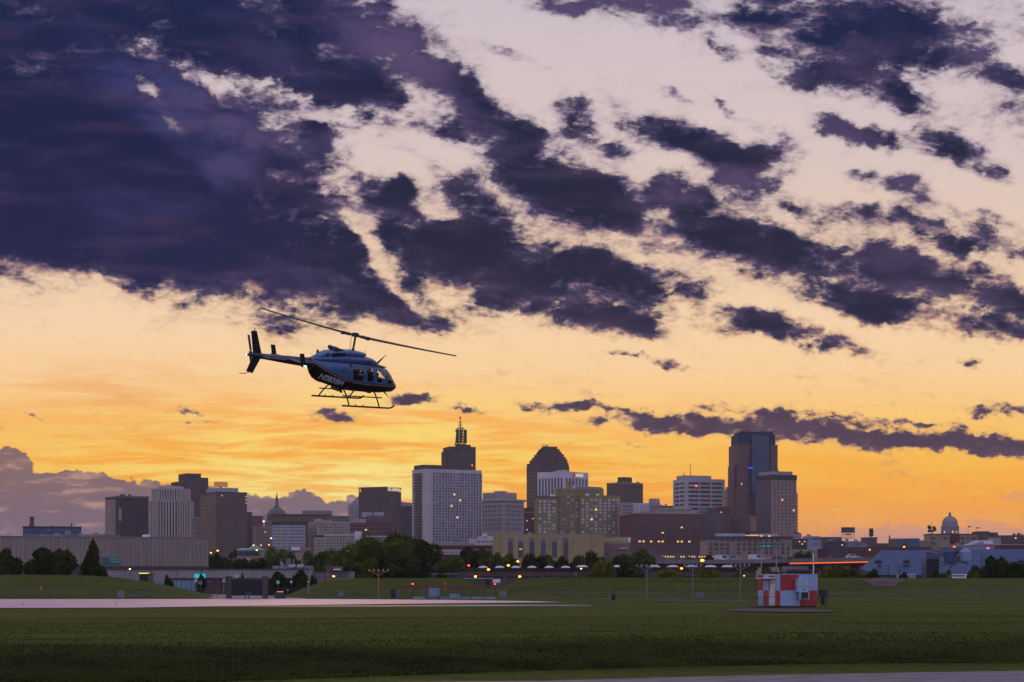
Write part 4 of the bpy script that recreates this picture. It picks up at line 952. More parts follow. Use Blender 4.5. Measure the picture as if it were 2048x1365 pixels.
    b.grid('R', 11, 3, .12, .92, 903, 931, .5, .5, G_DARK, .01).grid('R', 20, 1, .02, .98, 893.5, 895.5, .5, 1, W_BROWN, name='crenel', proud=.3).block('side_step', -.08, 0, .05, .9, 902, 1180).grid('L', 1, 2, .3, .7, 905, 930, .5, .12, glow('dim_lamp', (1,.7,.35), .8), name='lamp_slot')
    b.block('mast_house', .42, .86, .2, .8, 888.5, 893.6, W_DBROWN)
    zz = b.z; c = b.u(926.3); yd = b.D*.5; q = MB()
    q.box(c-S(11,1950), c+S(11,1950), yd-5, yd+5, zz(888.6)-.1, zz(887.2)); q.build('mast_deck', BLACK, b.e)
    lat = MB(); w = S(8, 1950)
    for sx in (-1, 1):
        for sy in (-1, 1): lat.tube((c+sx*w, yd+sy*w, zz(887.4)), (c+sx*w*.75, yd+sy*w*.75, zz(855)), .45, .4, 5)
    for k in range(7):
        z_ = zz(887) + (zz(855)-zz(887))*k/6; ww = w*(1-.25*k/6)
        for A, B_ in (((-1,-1),(1,-1)),((1,-1),(1,1)),((1,1),(-1,1)),((-1,1),(-1,-1))): lat.tube((c+A[0]*ww, yd+A[1]*ww, z_), (c+B_[0]*ww, yd+B_[1]*ww, z_), .3, .3, 4)
    for k in range(6):
        z0_, z1_ = zz(887) + (zz(855)-zz(887))*k/6, zz(887) + (zz(855)-zz(887))*(k+1)/6; lat.tube((c-w*.9, yd-w*.9, z0_), (c+w*.9, yd-w*.9, z1_), .22, .22, 4)
    lat.tube((c, yd, zz(858)), (c, yd, zz(834)), .5, .3, 6)
    for k, p in enumerate((853, 850, 847, 844, 841)): lat.box(c-2.6+.35*k, c+2.6-.35*k, yd-.3, yd+.3, zz(p), zz(p)+.45)
    lat.build('lattice_mast', BLACK, b.e)
    nm = MB()
    for ox in (-5.2, -1.9, 2.6): nm.box(c+ox, c+ox+2.7, yd-w-.8, yd-w-.1, zz(885.5), zz(858))
    nm.box(c-6.4, c-.2, yd-w-.8, yd-w-.1, zz(885.5)-.1, zz(884.2)); nm.box(c-6.0, c-2.5, yd-w-.8, yd-w-.1, zz(862), zz(859)); nm.box(c-1.5, c+5.2, yd-w-.8, yd-w-.1, zz(873), zz(870.5)); nm.box(c+4.0, c+5.6, yd-w-.8, yd-w-.1, zz(884), zz(858)); nm.box(c+2.5, c+5.6, yd-w-.8, yd-w-.1, zz(860.5), zz(858)); 
    nm.build('numeral_sign', BLACK, b.e)
    MB().lathe([(.1,0),(.9,.4),(1.0,1.1),(.6,1.9),(.1,2.2)], (c, yd, zz(835.3)), 10).build('beacon', BLACK, b.e)
    MB().lathe([(.1,0),(.6,.3),(.6,1.0),(.1,1.3)], (b.u(944), -1, zz(932)), 8).build('red_lamp', glow('red_lamp', (1,.08,.05), 4), b.e)
    # classical block
    b = Bld('classical_block', "pale classical block with a projecting cornice and paired windows beside the hotel slab", 962, 1007, 1048, 998.5, 1700, 50, W_GREYB)
    b.cornice(998.5, 1.6, 1.6, W_BEIGE).bands('R', 1, 0, 1, 1008, 1034, .6, .4, W_PALE).bands('L', 1, 0, 1, 1008, 1034, .6, .4, W_PALE)
    b.grid('L', 8, 6, .05, .95, 1009, 1062, .45, .55, G_DARK, .01).grid('R', 8, 6, .08, .92, 1009, 1062, .45, .55, G_DARK, .02)
    b.block('penthouse', .0, .75, .1, .92, 985, 998.2, W_GREYB).block('lift_house', .2, .5, .3, .6, 981.5, 985, W_GREYB); b.grid('L', 2, 1, .3, .8, 988, 994, .15, .7, G_DARK, name='penthouse_window')
    b = Bld('dark_brick_block', "narrow dark red brick block in the gap left of the gold hotel", 1046, 1047, 1073, 1016, 1850, 4, W_RED, depth=24); b.grid('R', 6, 9, .05, .95, 1022, 1062, .5, .5, G_DARK, .04); b.block('light_band', -.01, 1.01, -.01, 1.01, 1024, 1025.5, W_BEIGE)
    # stepped crown tower
    b = Bld('stepped_crown_tower', "dark brown tower whose crown steps inward on both sides, behind the white ribbed office", 1061.5, 1082, 1137.7, 930, 2100, 26, W_DBROWN, depth=34)
    steps = [(930,925,.0,1.0),(925,918,.05,.97),(918,913,.09,.95),(913,907,.14,.91),(907,902,.18,.88),(902,897,.22,.85),(897,892,.27,.81)]
    LT = (1062,1067,1071,1075,1079,1083,1088); RT = (1137.5,1136,1134,1131,1127,1124,1120)
    for k, (pb, pt, a, c_) in enumerate(steps): b.block('crown_step', (LT[k]-1061.5-1.2*k)/56, (RT[k]-1082)/56, .03*k, 1-.06*k, pt, pb+.05)
    b.ribs('R', 10, .0, 1, 932, 1010, .5, .35, W_BROWN).grid('R', 5, 14, .02, .98, 934, 1040, .75, .35, G_DARK, .02).grid('L', 4, 14, .1, .9, 940, 1040, .6, .35, G_DARK)
    ag = MB(); r_ = random.Random(4)
    for k in range(14): xx = b.u(1080 + k*1.2) ; ag.tube((xx, 4, b.z(908-k*1.0)), (xx-.8+r_.random()*1.6, 4, b.z(902-k*.9 - r_.random()*3)), .5, .3, 5)
    ag.build('roof_aerials', BLACK, b.e); b.mast(1097, 884, 892, rungs=2).mast(1107, 886, 892, rungs=1)
    # white ribbed office
    b = Bld('white_ribbed_office', "white office with tall dark window strips and a small lit bank sign near its top", 1074.8, 1128, 1176.7, 943, 1800, 48, W_WHITE)
    b.grid('L', 8, 1, .03, .97, 955.5, 993, .52, 1, G_DARK, name='window_strip').grid('R', 7, 1, .04, .97, 956, 970, .5, 1, G_DARK, name='window_strip')
    b.block('raised_parapet', -.01, .12, -.01, .30, 940.5, 943.2).block('low_wing', .5, 1.3, -.25, .4, 972, 1100, W_GREYB)
    m4 = Matrix.Rotation(R(90), 4, 'X'); m4.translation = Vector((b.L*.60, -.7, b.z(949)))
    tx = font_mesh('sign_lettering', 'usbank', 5.0, glow('sign_white', (1.0,.90,.66), .6), b.e, m4, .15, 1.0, .06); tx.scale = (b.L*.34/ max(.1, tx.dimensions.x), 1, 1)
    b.block('sign_panel', .38, .44, -.025, -.005, 945, 952.5, glow('sign_red', (.7,.05,.06), .45))
    # gold hotel
    GW = wall((.30,.235,.10), joint=.04)
    b = Bld('gold_hotel', "broad olive-gold brick hotel block with pale window columns and rooftop domes", 1072, 1074, 1116, 993, 1560, 3, GW, depth=34)
    b.grid('R', 4, 10, .03, .92, 1000, 1068, .55, .62, G_PALE, alt=G_MID).cornice(993.4, 1.0, .3, W_DBROWN, 'parapet')
    bx = b.L
    def wing(x0, x1, top, y0=0): MB().box(b.u(x0), b.u(x1), y0, b.D, 0, b.z(top)).build('wing', GW, b.e)
    wing(1112, 1208, 977, 2.5); wing(1160, 1241, 991, -1.5); wing(1138.5, 1145.5, 962, 8)
    def gridpx(x0, x1, cols, rows, p0, p1, fw, fh, m, y, lit=0, alt=None):
        a0, a1 = b.u(x0), b.u(x1); cw = (a1-a0)/cols; z1, z0 = b.z(p0), b.z(p1); rh = (z1-z0)/rows; w, h = cw*fw, rh*fh
        ms = {mm.name: MB().box(-w/2,w/2,-.12,.05,-h/2,h/2).mesh('window', mm) for mm in [m, G_LIT] + ([alt] if alt else [])}
        rest = {}
        for r in range(rows):
            for c in range(cols):
                mm = G_LIT if brnd.random() < lit else (alt if alt and brnd.random() < .3 else m); X, Z = a0+cw*(c+.5), z0+rh*(r+.5)
                if b.n < 100: obj('window', ms[mm.name], b.e, (X, y, Z)); b.n += 1
                else: rest.setdefault(mm.name, (mm, MB()))[1].box(X-w/2, X+w/2, y-.12, y+.05, Z-h/2, Z+h/2)
        if rest:
            q = MB(); mats = []
            for mm, mb in rest.values(): q.add(mb.v, mb.f, len(mats)); mats.append(mm)
            tag(q.build('upper_windows', mats, b.e), kind='stuff')
    gridpx(1161, 1240, 9, 11, 997, 1068, .50, .62, G_PALE, -1.5, .03, G_MID); gridpx(1116, 1158, 5, 12, 990, 1068, .5, .62, G_MID, 2.5, .01, G_PALE); gridpx(1115, 1200, 8, 1, 980, 986, .45, .8, G_MID, 2.5)
    for px in (1175, 1196): MB().lathe([(1.7*math.cos(R(a)), 1.5*math.sin(R(a))) for a in range(0, 91, 15)][:-1]+[(.05,1.5)], (b.u(px), 3, b.z(991)), 16).build('roof_dome', WHITE, b.e, smooth=True)
    MB().box(b.u(1102), b.u(1112), 4, 8, b.z(993), b.z(989)).build('white_tent', WHITE, b.e)
    b = Bld('capped_tower', "brown tower with a square dark cap to the right of the gold hotel", 1213.4, 1248.6, 1286, 965, 1900, 45, W_BROWN)
    b.block('roof_cap', .12, .55, .15, .5, 954, 965.2, W_DBROWN).grid('R', 9, 13, .04, .96, 975, 1040, .55, .42, G_DARK, .01).grid('L', 8, 13, .04, .96, 975, 1040, .55, .42, G_DARK, .01).bands('R', 1, 0, 1, 972, 974, .5, .3, W_DBROWN).cornice(965.3, .7, .2, W_BEIGE, 'parapet')
    b.roofkit(6, GREY, 35)
    b = Bld('strip_office', "narrow light grey office with stacked windows right of the gold hotel", 1242, 1243, 1267, 1005, 1540, 5, W_GREYB, depth=20); b.grid('R', 3, 8, .08, .95, 1010, 1060, .6, .5, G_DARK, alt=G_MID)
    b = Bld('white_ribbed_box', "small white box with vertical grooves beneath the capped tower", 1257, 1259, 1297.5, 1006.5, 1620, 3, W_WHITE, depth=20); b.grid('R', 8, 1, .02, .98, 1009, 1026, .18, 1, G_DARK, name='groove').block('dark_base', -.01, 1.01, -.012, .2, 1027, 1060, W_DARK)
    b = Bld('lift_tower_block', "grey block with a raised lift tower right of the white grooved box", 1297, 1298, 1321, 1006, 1640, 4, W_GREYB, depth=20); b.block('lift_tower', .22, .98, .2, .8, 997, 1006.1, W_GREYB).grid('R', 3, 3, .1, .9, 1009, 1024, .4, .5, G_DARK)
    b = Bld('flat_brown_block', "flat brown roofline with small vents left of the white banded tower", 1320, 1321, 1346, 1012, 1780, 4, W_BROWN, depth=20); b.roofkit(3, seed=9); b.grid('R', 4, 2, .1, .9, 1014, 1022, .5, .5, G_DARK)
    b = Bld('green_grey_block', "long pale green-grey storey set back above the red brick warehouse", 1311, 1312, 1384, 1016.5, 1590, 1, wall((.36,.36,.28)), depth=20); b.bands('R', 1, 0, 1, 1018, 1025, .5, .3, W_PALE).block('roof_house', .0, .35, .2, .7, 1014, 1016.6, W_BROWN).grid('R', 12, 1, .03, .97, 1019, 1024, .5, .5, G_MID)
    # red brick warehouse
    b = Bld('brick_warehouse', "massive red-brown brick warehouse with a fine window grid and one lit row", 1256, 1267, 1406, 1026.5, 1450, 10, W_BRICK, depth=45)
    b.ribs('R', 18, 0, 1, 1029, 1180, .7, .35, wall((.20,.09,.08))).cornice(1026.6, .6, .4, wall((.42,.28,.18)))
    b.grid('R', 18, 1, .005, .995, 1081, 1085.5, .55, .7, G_DARK, .45, name='window').grid('R', 18, 9, .005, .995, 1031, 1079, .55, .5, G_DARK, .006).grid('R', 18, 4, .005, .995, 1087, 1110, .55, .5, G_DARK, .01)
    b.roofkit(6, GREY, 36)
    b = Bld('dark_brick_wing', "dark unlit brick wing adjoining the red brick warehouse on its right", 1405, 1406, 1447, 1026, 1480, 6, W_PURP, depth=40); b.grid('R', 6, 9, .05, .95, 1032, 1100, .5, .5, G_DARK); b.block('roof_house', .1, .6, .2, .7, 1021, 1026.1, W_BRICK)
    b.block('teal_tank', -.15, .15, -.05, .1, 1017, 1026, paint('teal_panel', (.10,.20,.24), .5))
    b = Bld('brown_setback', "plain brown-red block with lit stair windows below the tallest tower", 1431, 1432, 1464, 1014, 1620, 5, W_BRICK, depth=30); b.grid('R', 1, 9, .28, .36, 1022, 1075, .8, .4, G_DARK, .3).grid('R', 3, 9, .45, .95, 1022, 1075, .4, .4, G_DARK)
    b = Bld('dark_office', "dark office with recessed bands directly beneath the tallest tower", 1462, 1500, 1512.5, 1030.5, 1500, 70, W_PINKD, depth=None)
    b.grid('L', 9, 7, .02, .98, 1033, 1068, .75, .55, G_DARK).grid('R', 3, 6, .1, .9, 1034, 1066, .5, .5, G_DARK)
    # white banded tower
    b = Bld('banded_tower', "white office tower with seven dark window bands and a tall aerial", 1354, 1373, 1449.5, 958, 1850, 20, W_WHITE, depth=30)
    b.e.children[0].active_material = wall((.52,.49,.51), joint=.02)
    b.grid('R', 3, 7, .03, .95, 962.5, 1022, .86, .46, G_DARK, name='window_band').grid('L', 2, 7, .1, .9, 962.5, 1022, .8, .46, G_DARK, name='window_band')
    b.block('penthouse', .02, .72, .2, .8, 950.5, 958.1, wall((.46,.42,.44), joint=.02)).mast(1391.8, 923, 950.5).mast(1378, 944, 951, rungs=1)
    MB().lathe([(.1,0),(.8,.4),(.8,1.2),(.1,1.6)], (b.u(1391.8), -1.0, b.z(974)), 8).build('red_lamp', glow('red_lamp', (1,.08,.05), 4), b.e)
    b = Bld('pale_stub_tower', "pale tan block with a stepped corner hugging the left of the tallest tower", 1453, 1454, 1476, 979, 1900, 6, W_PINK, depth=24); b.block('upper_step', .3, 1, .1, .9, 973, 979.1).grid('R', 4, 12, .1, .95, 984, 1050, .4, .45, G_DARK)
    # tallest tower
    b = Bld('tallest_tower', "tallest tower, blue glass centre between brown masonry wings, right of centre", 1473, 1473.5, 1555.4, 889.5, 1800, 6, W_PINKD, depth=34)
    b.block('glass_head', .05, .95, .04, .96, 868, 889.6, wall((.035,.075,.13))).block('glass_cap', .11, .90, .08, .92, 863.5, 868.1, wall((.03,.06,.10)))
    b.block('glass_panel_frame', .34, .80, -.035, .01, 870, 1000, wall((.03,.05,.085)))
    b.grid('R', 6, 24, .36, .78, 871, 985, .86, .8, G_BLUE, name='glass_panel', proud=1.5)
    b.grid('R', 4, 15, .02, .28, 905, 995, .42, .5, G_DARK, .02).grid('R', 3, 15, .82, .98, 905, 965, .42, .5, G_DARK, .02)
    q = MB()
    for k in range(16): zz_ = b.z(934 + k*2.6); q.box(-S(4.5,1800), .1, 1, 9, zz_-.1, zz_+.1)
    for k in range(26): zz_ = b.z(902 + k*4.2); q.box(.285*b.L, .335*b.L, -1.4, .05, zz_-.15, zz_+.15); q.box(.285*b.L, .335*b.L, -1.4, -1.3, zz_, zz_+.9); q.box(.80*b.L, .83*b.L, -1.4, .05, zz_-.15, zz_+.15)
    q.build('balconies', DKGREY, b.e)
    b.block('left_shoulder', -.06, .0, .05, .8, 931, 1180).block('right_shoulder', 1.0, 1.04, .1, .8, 938, 1180).block('podium', -.01, .42, -.10, .3, 997, 1180, W_PINKD)
    b.grid('R', 6, 5, .0, .40, 999, 1030, .45, .5, G_DARK, .02, proud=.10*b.D+.15)
    b.block('blue_lamp_strip', .275, .375, -.055, -.045, 935, 937.2, glow('blue_lamp', (.02,.04,1.0), 2.5))
    q = MB()
    for px in (1482, 1493, 1530, 1545): q.tube((b.u(px)-3, 5, b.z(863.5)+.8), (b.u(px)+4, 5, b.z(862)), .3, .2, 5); q.tube((b.u(px), 5, b.z(863.6)), (b.u(px), 5, b.z(862)), .3, .3, 5)
    q.build('roof_aerials', BLACK, b.e)
    b = Bld('brown_corner_tower', "tower with a pale cap, dark top storey and warm tan front, right of the tallest", 1527, 1543.5, 1593, 949.5, 1700, 22, W_PINK, depth=26)
    b.e.children[0].active_material = W_PINK
    b.block('cap', .02, .90, .1, .9, 942.5, 949.6, W_GREYB).block('dark_top_storey', -.012, 1.01, -.012, 1.01, 949.6, 960, W_DARK).block('dark_side', -.02, .0, .05, 1.0, 960, 1180, W_PURP)
    b.grid('R', 6, 16, .04, .96, 962, 1072, .42, .5, G_DARK, .02).grid('L', 3, 14, .1, .9, 965, 1068, .5, .5, G_DARK, .03, proud=.5).ribs('R', 1, 0, .14, 962, 990, .3, .3)
    b.block('right_wing', 1.0, 1.10, .1, .9, 984, 1180).grid('R', 1, 12, 1.02, 1.08, 988, 1070, .5, .4, G_DARK, proud=-.08*0+.1)
    b = Bld('dark_link', "dark glass link block filling the gap between the two tall right-hand towers", 1508, 1509, 1545, 985, 1790, 4, W_DARK, depth=14); b.grid('R', 6, 12, .05, .95, 990, 1060, .5, .5, G_MID)
    # front tan building with cornice
    b = Bld('corniced_block', "long tan four-storey block with a dark cornice and large windows behind the green road sign", 1413, 1415, 1583, 1073.5, 1180, 2, wall((.40,.29,.25)), depth=34)
    b.cornice(1073.5, 1.3, .8, W_DBROWN).ribs('R', 15, 0, 1, 1077.5, 1110, .5, .3, W_PINK, 'piers').bands('R', 4, 0, 1, 1077.5, 1110, .45, .2, W_PINK)
    b.grid('R', 15, 4, .005, .995, 1077.5, 1110, .62, .68, G_DARK, .02, alt=G_MID)
    for x0, x1, p in ((1437,1494,1067),(1505,1560,1067.5)): MB().box(b.u(x0), b.u(x1), 6, 16, b.H, b.z(p)).build('roof_light', wall((.48,.46,.58)), b.e)
    MB().box(b.u(1497), b.u(1522), 8, 14, b.z(1071), b.z(1063)).build('roof_house', W_DARK, b.e)
    MB().box(b.u(1494), b.u(1520), 5.5, 5.8, b.z(1071.4), b.z(1070)).build('roof_lamp_strip', glow('warm_strip', (1,.45,.2), 1.2), b.e)
    for px in (1526, 1542): MB().box(b.u(px)-.5, b.u(px)+.5, 5.4, 5.8, b.z(1073), b.z(1071.8)).build('roof_lamp', glow('yellow_lamp', (1,.75,.2), 3), b.e)
    # tan hall with six tall windows
    b = Bld('tan_hall', "plain yellow-tan hall with six tall dark window bays in the centre foreground", 988, 989, 1207, 1069, 1050, 2, W_TAN, depth=40)
    b.block('roof_house', .03, .17, .3, .8, 1064.5, 1069.1).ribs('R', 1, .0, 1, 1071, 1180, .6, .2)
    for px in (1021, 1041.6, 1064, 1086.6, 1109, 1131.8):
        a = b.u(px); w_ = S(5, 1050)
        MB().box(a-w_, a+w_, -.10, .1, b.z(1116), b.z(1084.5)).build('window', G_DARK, b.e); MB().box(a-w_, a+w_, -.16, .1, b.z(1084.3), b.z(1076)).build('upper_window', G_MID, b.e)
        q = MB(); [q.box(a-w_, a+w_, -.2, -.1, b.z(p)-.06, b.z(p)+.06) for p in (1090, 1096, 1102, 1108)]; q.box(a-.06, a+.06, -.2, -.1, b.z(1116), b.z(1084)); q.build('window_frame', DKGREY, b.e)
    MB().box(b.u(1038.5), b.u(1044.5), -.22, -.15, b.z(1099.5), b.z(1098)).build('lit_pane', G_LIT, b.e)
    b.roofkit(6, GREY, 37)
    b = Bld('tan_annex', "lower tan and brick annex with a row of white windows right of the plain hall", 1205, 1206, 1260, 1074.5, 1080, 2, W_TAN, depth=30)
    b.grid('R', 8, 1, .02, .95, 1077, 1082, .5, .8, G_PALE).block('brick_front', -.01, 1.01, -.02, .05, 1087, 1180, wall((.25,.17,.14))).grid('R', 3, 3, .05, .45, 1096, 1112, .6, .5, G_MID, proud=.9).block('white_lantern', .93, 1.02, -.02, .1, 1075.5, 1085, WHITE).block('white_canopy', .58, .9, -.06, .1, 1096, 1098.5, W_PALE)
    b = Bld('low_white_hall', "low white hall with a long flat roof at the foot of the pale hotel slab", 937, 938, 988, 1078, 1250, 2, W_PALE, depth=30); b.grid('R', 4, 1, .3, .98, 1082, 1086, .7, .7, G_DARK).block('upper_step', .4, 1.0, .2, .9, 1072, 1078.1, W_PALE).block('skylight', .55, .72, .1, .4, 1067, 1073, W_WHITE).block('side_wing', -1.5, 0, .1, .9, 1084, 1110, W_GREYB)
    b = Bld('red_low_hall', "long low red-brown shed with a white lower wall left of the tan hall", 862, 863, 988, 1091, 1100, 1, W_RED, depth=30); b.block('white_front', .05, .62, -.03, .02, 1100.5, 1110, W_PALE).bands('R', 1, 0, 1, 1091, 1100, .5, .2, W_PINK).grid('R', 10, 1, .05, .6, 1102, 1108, .5, .6, G_MID, proud=1.2)
    b.roofkit(6, GREY, 38)
    # ---- hillside houses and blocks to the right of the towers
    hr = random.Random(8)
    lab = ["steep grey gabled house nearest the right tower foot", "dark brick warehouse stepping down the hill right of the towers", "house with a white flat roof on the right hillside", "brown stepped block below the billboard", "small blue-white shed left of the billboard",
           "dark gabled house with pale dormer under the billboard", "red-brown low block right of the gabled houses"]
    spec = [(1583,1603,1068,1500,W_GREYB,1),(1588,1625,1077,1400,W_DARK,0),(1612,1640,1073,1650,W_GREYB,0),(1632,1664,1083,1500,W_PINKD,0),(1622,1642,1080,1380,wall((.32,.38,.55)),1),(1655,1690,1084,1450,W_DARK,1),(1688,1722,1083,1600,W_PINKD,0)]
    for (x0,x1,tp,Y,m,gb), lb in zip(spec, lab):
        b = Bld('hillside_house', lb, x0, x0+.5, x1, tp, Y, 3, m, depth=14, group='houses on the right-hand hillside')
        if gb:
            q = MB(); q.add([(0,-.4,b.H),(b.L,-.4,b.H),(b.L/2,-.4,b.H+b.L*.22),(0,b.D,b.H),(b.L,b.D,b.H),(b.L/2,b.D,b.H+b.L*.22)], [(0,1,2),(3,5,4),(0,2,5,3),(1,4,5,2),(0,3,4,1)]); q.build('gable_roof', W_PURP, b.e)
        else: b.cornice(tp, .5, .3, hr.choice([W_PALE, W_GREYB, W_DBROWN])).roofkit(2, seed=int(x0))
        b.grid('R', max(3, int((x1-x0)/6)), 2, .08, .92, tp+4, tp+14, .45, .5, hr.choice([G_DARK, G_MID]), .03)
    b = Bld('flat_dark_block', "long flat dark-topped block left of the billboard on the hill", 1642, 1642.5, 1683, 1074.5, 1900, 2, W_DBROWN, depth=20); b.grid('R', 8, 1, .03, .97, 1077, 1081, .5, .6, G_DARK)
    b = Bld('low_blue_shed', "low blue-grey shed right of the billboard beneath the dark tower sign", 1702, 1703, 1733, 1086, 1350, 2, wall((.22,.28,.45)), depth=14); b.grid('R', 5, 1, .05, .95, 1088, 1092, .5, .6, G_DARK)
    b = Bld('sign_base_building', "square grey-brown building carrying the dark vertical sign", 1730.6, 1731, 1754, 1075, 1600, 3, W_PINKD, depth=16); b.cornice(1075, .8, .6, W_BEIGE).grid('R', 4, 3, .08, .92, 1079, 1094, .5, .5, G_DARK)
    b = Bld('tall_chimney_works', "low works shed with a slender brick chimney right of the dark vertical sign", 1754, 1755, 1788, 1087, 1650, 2, W_DBROWN, depth=16)
    MB().tube((b.u(1782),5,b.H),(b.u(1782),5,b.z(1070.7)),.75,.55,10).build('chimney', W_RED, b.e); b.grid('R', 6, 1, .05, .9, 1089, 1094, .5, .5, G_DARK)
    b = Bld('blue_brown_block', "block half brown and half bright blue in front of the right-hand hill", 1788.6, 1789, 1838.5, 1077.5, 1450, 2, wall((.24,.14,.11)), depth=20)
    b.block('blue_panel', .5, 1.01, -.03, .6, 1077.2, 1180, paint('blue_cladding', (.03,.13,.26), .6)).block('blue_lower_front', 0, .30, -.04, .0, 1084, 1180, paint('blue_cladding', (.03,.13,.26), .6)).grid('R', 6, 3, .04, .96, 1081, 1095, .5, .5, G_DARK, proud=.9).cornice(1077.4, .4, .2, W_PALE)
    b = Bld('tan_low_block', "plain tan block between the blue block and the capitol's terrace", 1837.5, 1838, 1861, 1081, 1500, 2, W_PINK, depth=16); b.grid('R', 4, 2, .08, .92, 1084, 1094, .4, .5, G_DARK)
    b = Bld('tan_terrace_block', "long tan block of big windows just below the white capitol dome", 1859, 1859.5, 1955.5, 1068, 1500, 1, wall((.36,.27,.17)), depth=20)
    b.cornice(1068.2, .6, .4, W_DBROWN).grid('R', 8, 2, .02, .98, 1072, 1092, .62, .55, G_DARK, .02, alt=G_MID).block('brick_infill', .42, .62, -.02, .0, 1070, 1180, W_RED)
    b = Bld('dark_step_block', "dark boxy block right of the capitol dome's terrace building", 1954, 1955, 1979, 1063, 1700, 2, W_DBROWN, depth=18); b.block('dark_drum', 1.05, 1.8, .2, .8, 1065, 1075, BLACK).grid('R', 3, 2, .1, .9, 1067, 1080, .6, .5, G_DARK)
    b = Bld('brown_long_block', "long brown roofline at the right edge of the frame", 1978, 1979, 2090, 1071, 1650, 1, W_DBROWN, depth=20); b.grid('R', 16, 2, .02, .98, 1074, 1084, .5, .5, G_DARK, .03).roofkit(6, m=DKGREY, seed=5); b.block('grey_box', -.02, .2, -.05, .1, 1076, 1088, W_GREYB)
    # capitol
    Y = 3300; cx = PX(1905, Y); e = empty('capitol', (cx, Y+20, 0)); tag(e, "white marble capitol with a large ribbed dome and lantern at the far right", "capitol")
    MARB = wall((.27,.245,.28), joint=.02); r = S(16.5, Y)
    def zc(p): return PZ(p, Y)
    MB().box(-S(45,Y), S(60,Y), -10, 30, 0, zc(1073)).build('main_block', MARB, e)
    MB().lathe([(r*1.1,zc(1075)),(r*1.1,zc(1068)),(r,zc(1067.5)),(r,zc(1053)),(r*1.08,zc(1052.5)),(r*1.08,zc(1051)),(r*.92,zc(1050.5)),(r*.92,zc(1048))], n=32).build('drum', MARB, e)
    MB().lathe([(r*.93*math.cos(R(a))**.9, zc(1048) + (zc(1032.5)-zc(1048))*math.sin(R(a))) for a in range(0, 81, 5)], n=32).build('dome', MARB, e, smooth=True)
    q = MB()
    for k in range(16):
        a0 = 2*math.pi*k/16; pp = [(r*.95*math.cos(R(a))**.9*math.cos(a0), r*.95*math.cos(R(a))**.9*math.sin(a0), zc(1048) + (zc(1032.3)-zc(1048))*math.sin(R(a))) for a in range(0, 81, 16)]; q.path(pp, .35, 5)
    q.build('dome_ribs', wall((.30,.26,.26), joint=.02), e)
    q = MB(); s1 = S(3,Y); q.lathe([(s1*1.1,zc(1033.5)),(s1*1.15,zc(1032)),(s1*.8,zc(1031.5)),(s1*.8,zc(1028)),(s1*1.0,zc(1027.6)),(s1*.7,zc(1026)),(s1*.25,zc(1024.6)),(s1*.1,zc(1022))], n=14); q.build('lantern', paint('gilded_dark', (.12,.08,.06), .5), e)
    for k in range(13):
        a = R(183 + k*14.5); MB().tube((r*1.06*math.cos(a), r*1.06*math.sin(a), zc(1067)), (r*1.06*math.cos(a), r*1.06*math.sin(a), zc(1053)), .6, .5, 8).build('column', MARB, e)
    for k, p in ((2,1),(6,0),(10,1),(8,0)):
        a = R(190 + k*14.5); MB().box(-.9,.9,-.3,.3,zc(1066),zc(1062)).build('lit_drum_window', glow('drum_glow', (1,.62,.2), 1.0), e, (r*1.02*math.cos(a), r*1.02*math.sin(a), 0), (0,0,a+R(90)))
    for px, tp, lb in ((1936,1052.5,"flagpole with a small dark flag nearest the capitol dome"),(1952,1055,"shorter flagpole, second to the right of the capitol dome")):
        f = empty('flagpole', (PX(px,2600), 2600, 0)); tag(f, lb, 'flagpole', 'flagpoles beside the capitol'); MB().tube((0,0,0),(0,0,PZ(tp,2600)),.35,.2,6).build('pole', DKGREY, f); MB().box(.1,4.2,-.05,.05,PZ(tp+2.4,2600),PZ(tp+.2,2600)).build('flag', BLACK, f)
    # rooftop sculpture-like aerial at the left of the capitol
    Y = 1480; f = empty('aerial_cluster', (PX(1863,Y), Y, 0)); tag(f, "spiky dark aerial cluster standing left of the white capitol dome", "aerial")
    q = MB(); q.tube((0,0,0),(0,0,PZ(1045,Y)),.45,.15,6); q.build('mast', BLACK, f)
    rr = random.Random(2)
    for k, (dx, p) in enumerate(((-2.0,1054),(-1.2,1058),(1.6,1056),(2.2,1060),(.3,1063),(-1.8,1063))):
        d = MB(); d.lathe([(.2,0),(1.0,.25),(1.3,.7)], (0,0,0), 10); d.build('dish', BLACK, f, (dx, -.4, PZ(p,Y)), (rr.uniform(.6,1.8), rr.uniform(-.6,.6), 0)); MB().tube((0,0,PZ(p,Y)),(dx,-.3,PZ(p,Y)),.12,.12,5).build('bracket', BLACK, f)
    # billboard
    Y = 1500; f = empty('billboard', (PX(1696,Y), Y, 0)); tag(f, "rooftop billboard with a dark teal screen on an open steel frame", "billboard")
    MB().box(-S(13.5,Y),S(13.5,Y),-.4,.4,PZ(1066,Y),PZ(1055,Y)).build('board', BLACK, f); MB().box(-S(12.6,Y),S(12.6,Y),-.5,-.4,PZ(1065.2,Y),PZ(1055.8,Y)).build('screen', paint('teal_screen', (.015,.06,.075), .4), f)
    q = MB()
    for k in range(10): x = -S(13,Y)+S(26,Y)*k/9; q.tube((x,0,PZ(1180,Y) if k in (0,9,4) else PZ(1078,Y)),(x,0,PZ(1066,Y)),.12,.12,4)
    for p in (1069,1072.5,1076,1078): q.tube((-S(13,Y),0,PZ(p,Y)),(S(13,Y),0,PZ(p,Y)),.12,.12,4)
    q.build('frame', DKGREY, f); MB().box(-S(5,Y),S(5,Y),-.5,-.2,PZ(1070.5,Y),PZ(1068,Y)).build('name_board', BLACK, f)
    Y = 1590; f = empty('vertical_sign', (PX(1744.5,Y), Y, 0)); tag(f, "dark vertical ribbed sign standing on a square roof right of the billboard", "sign")
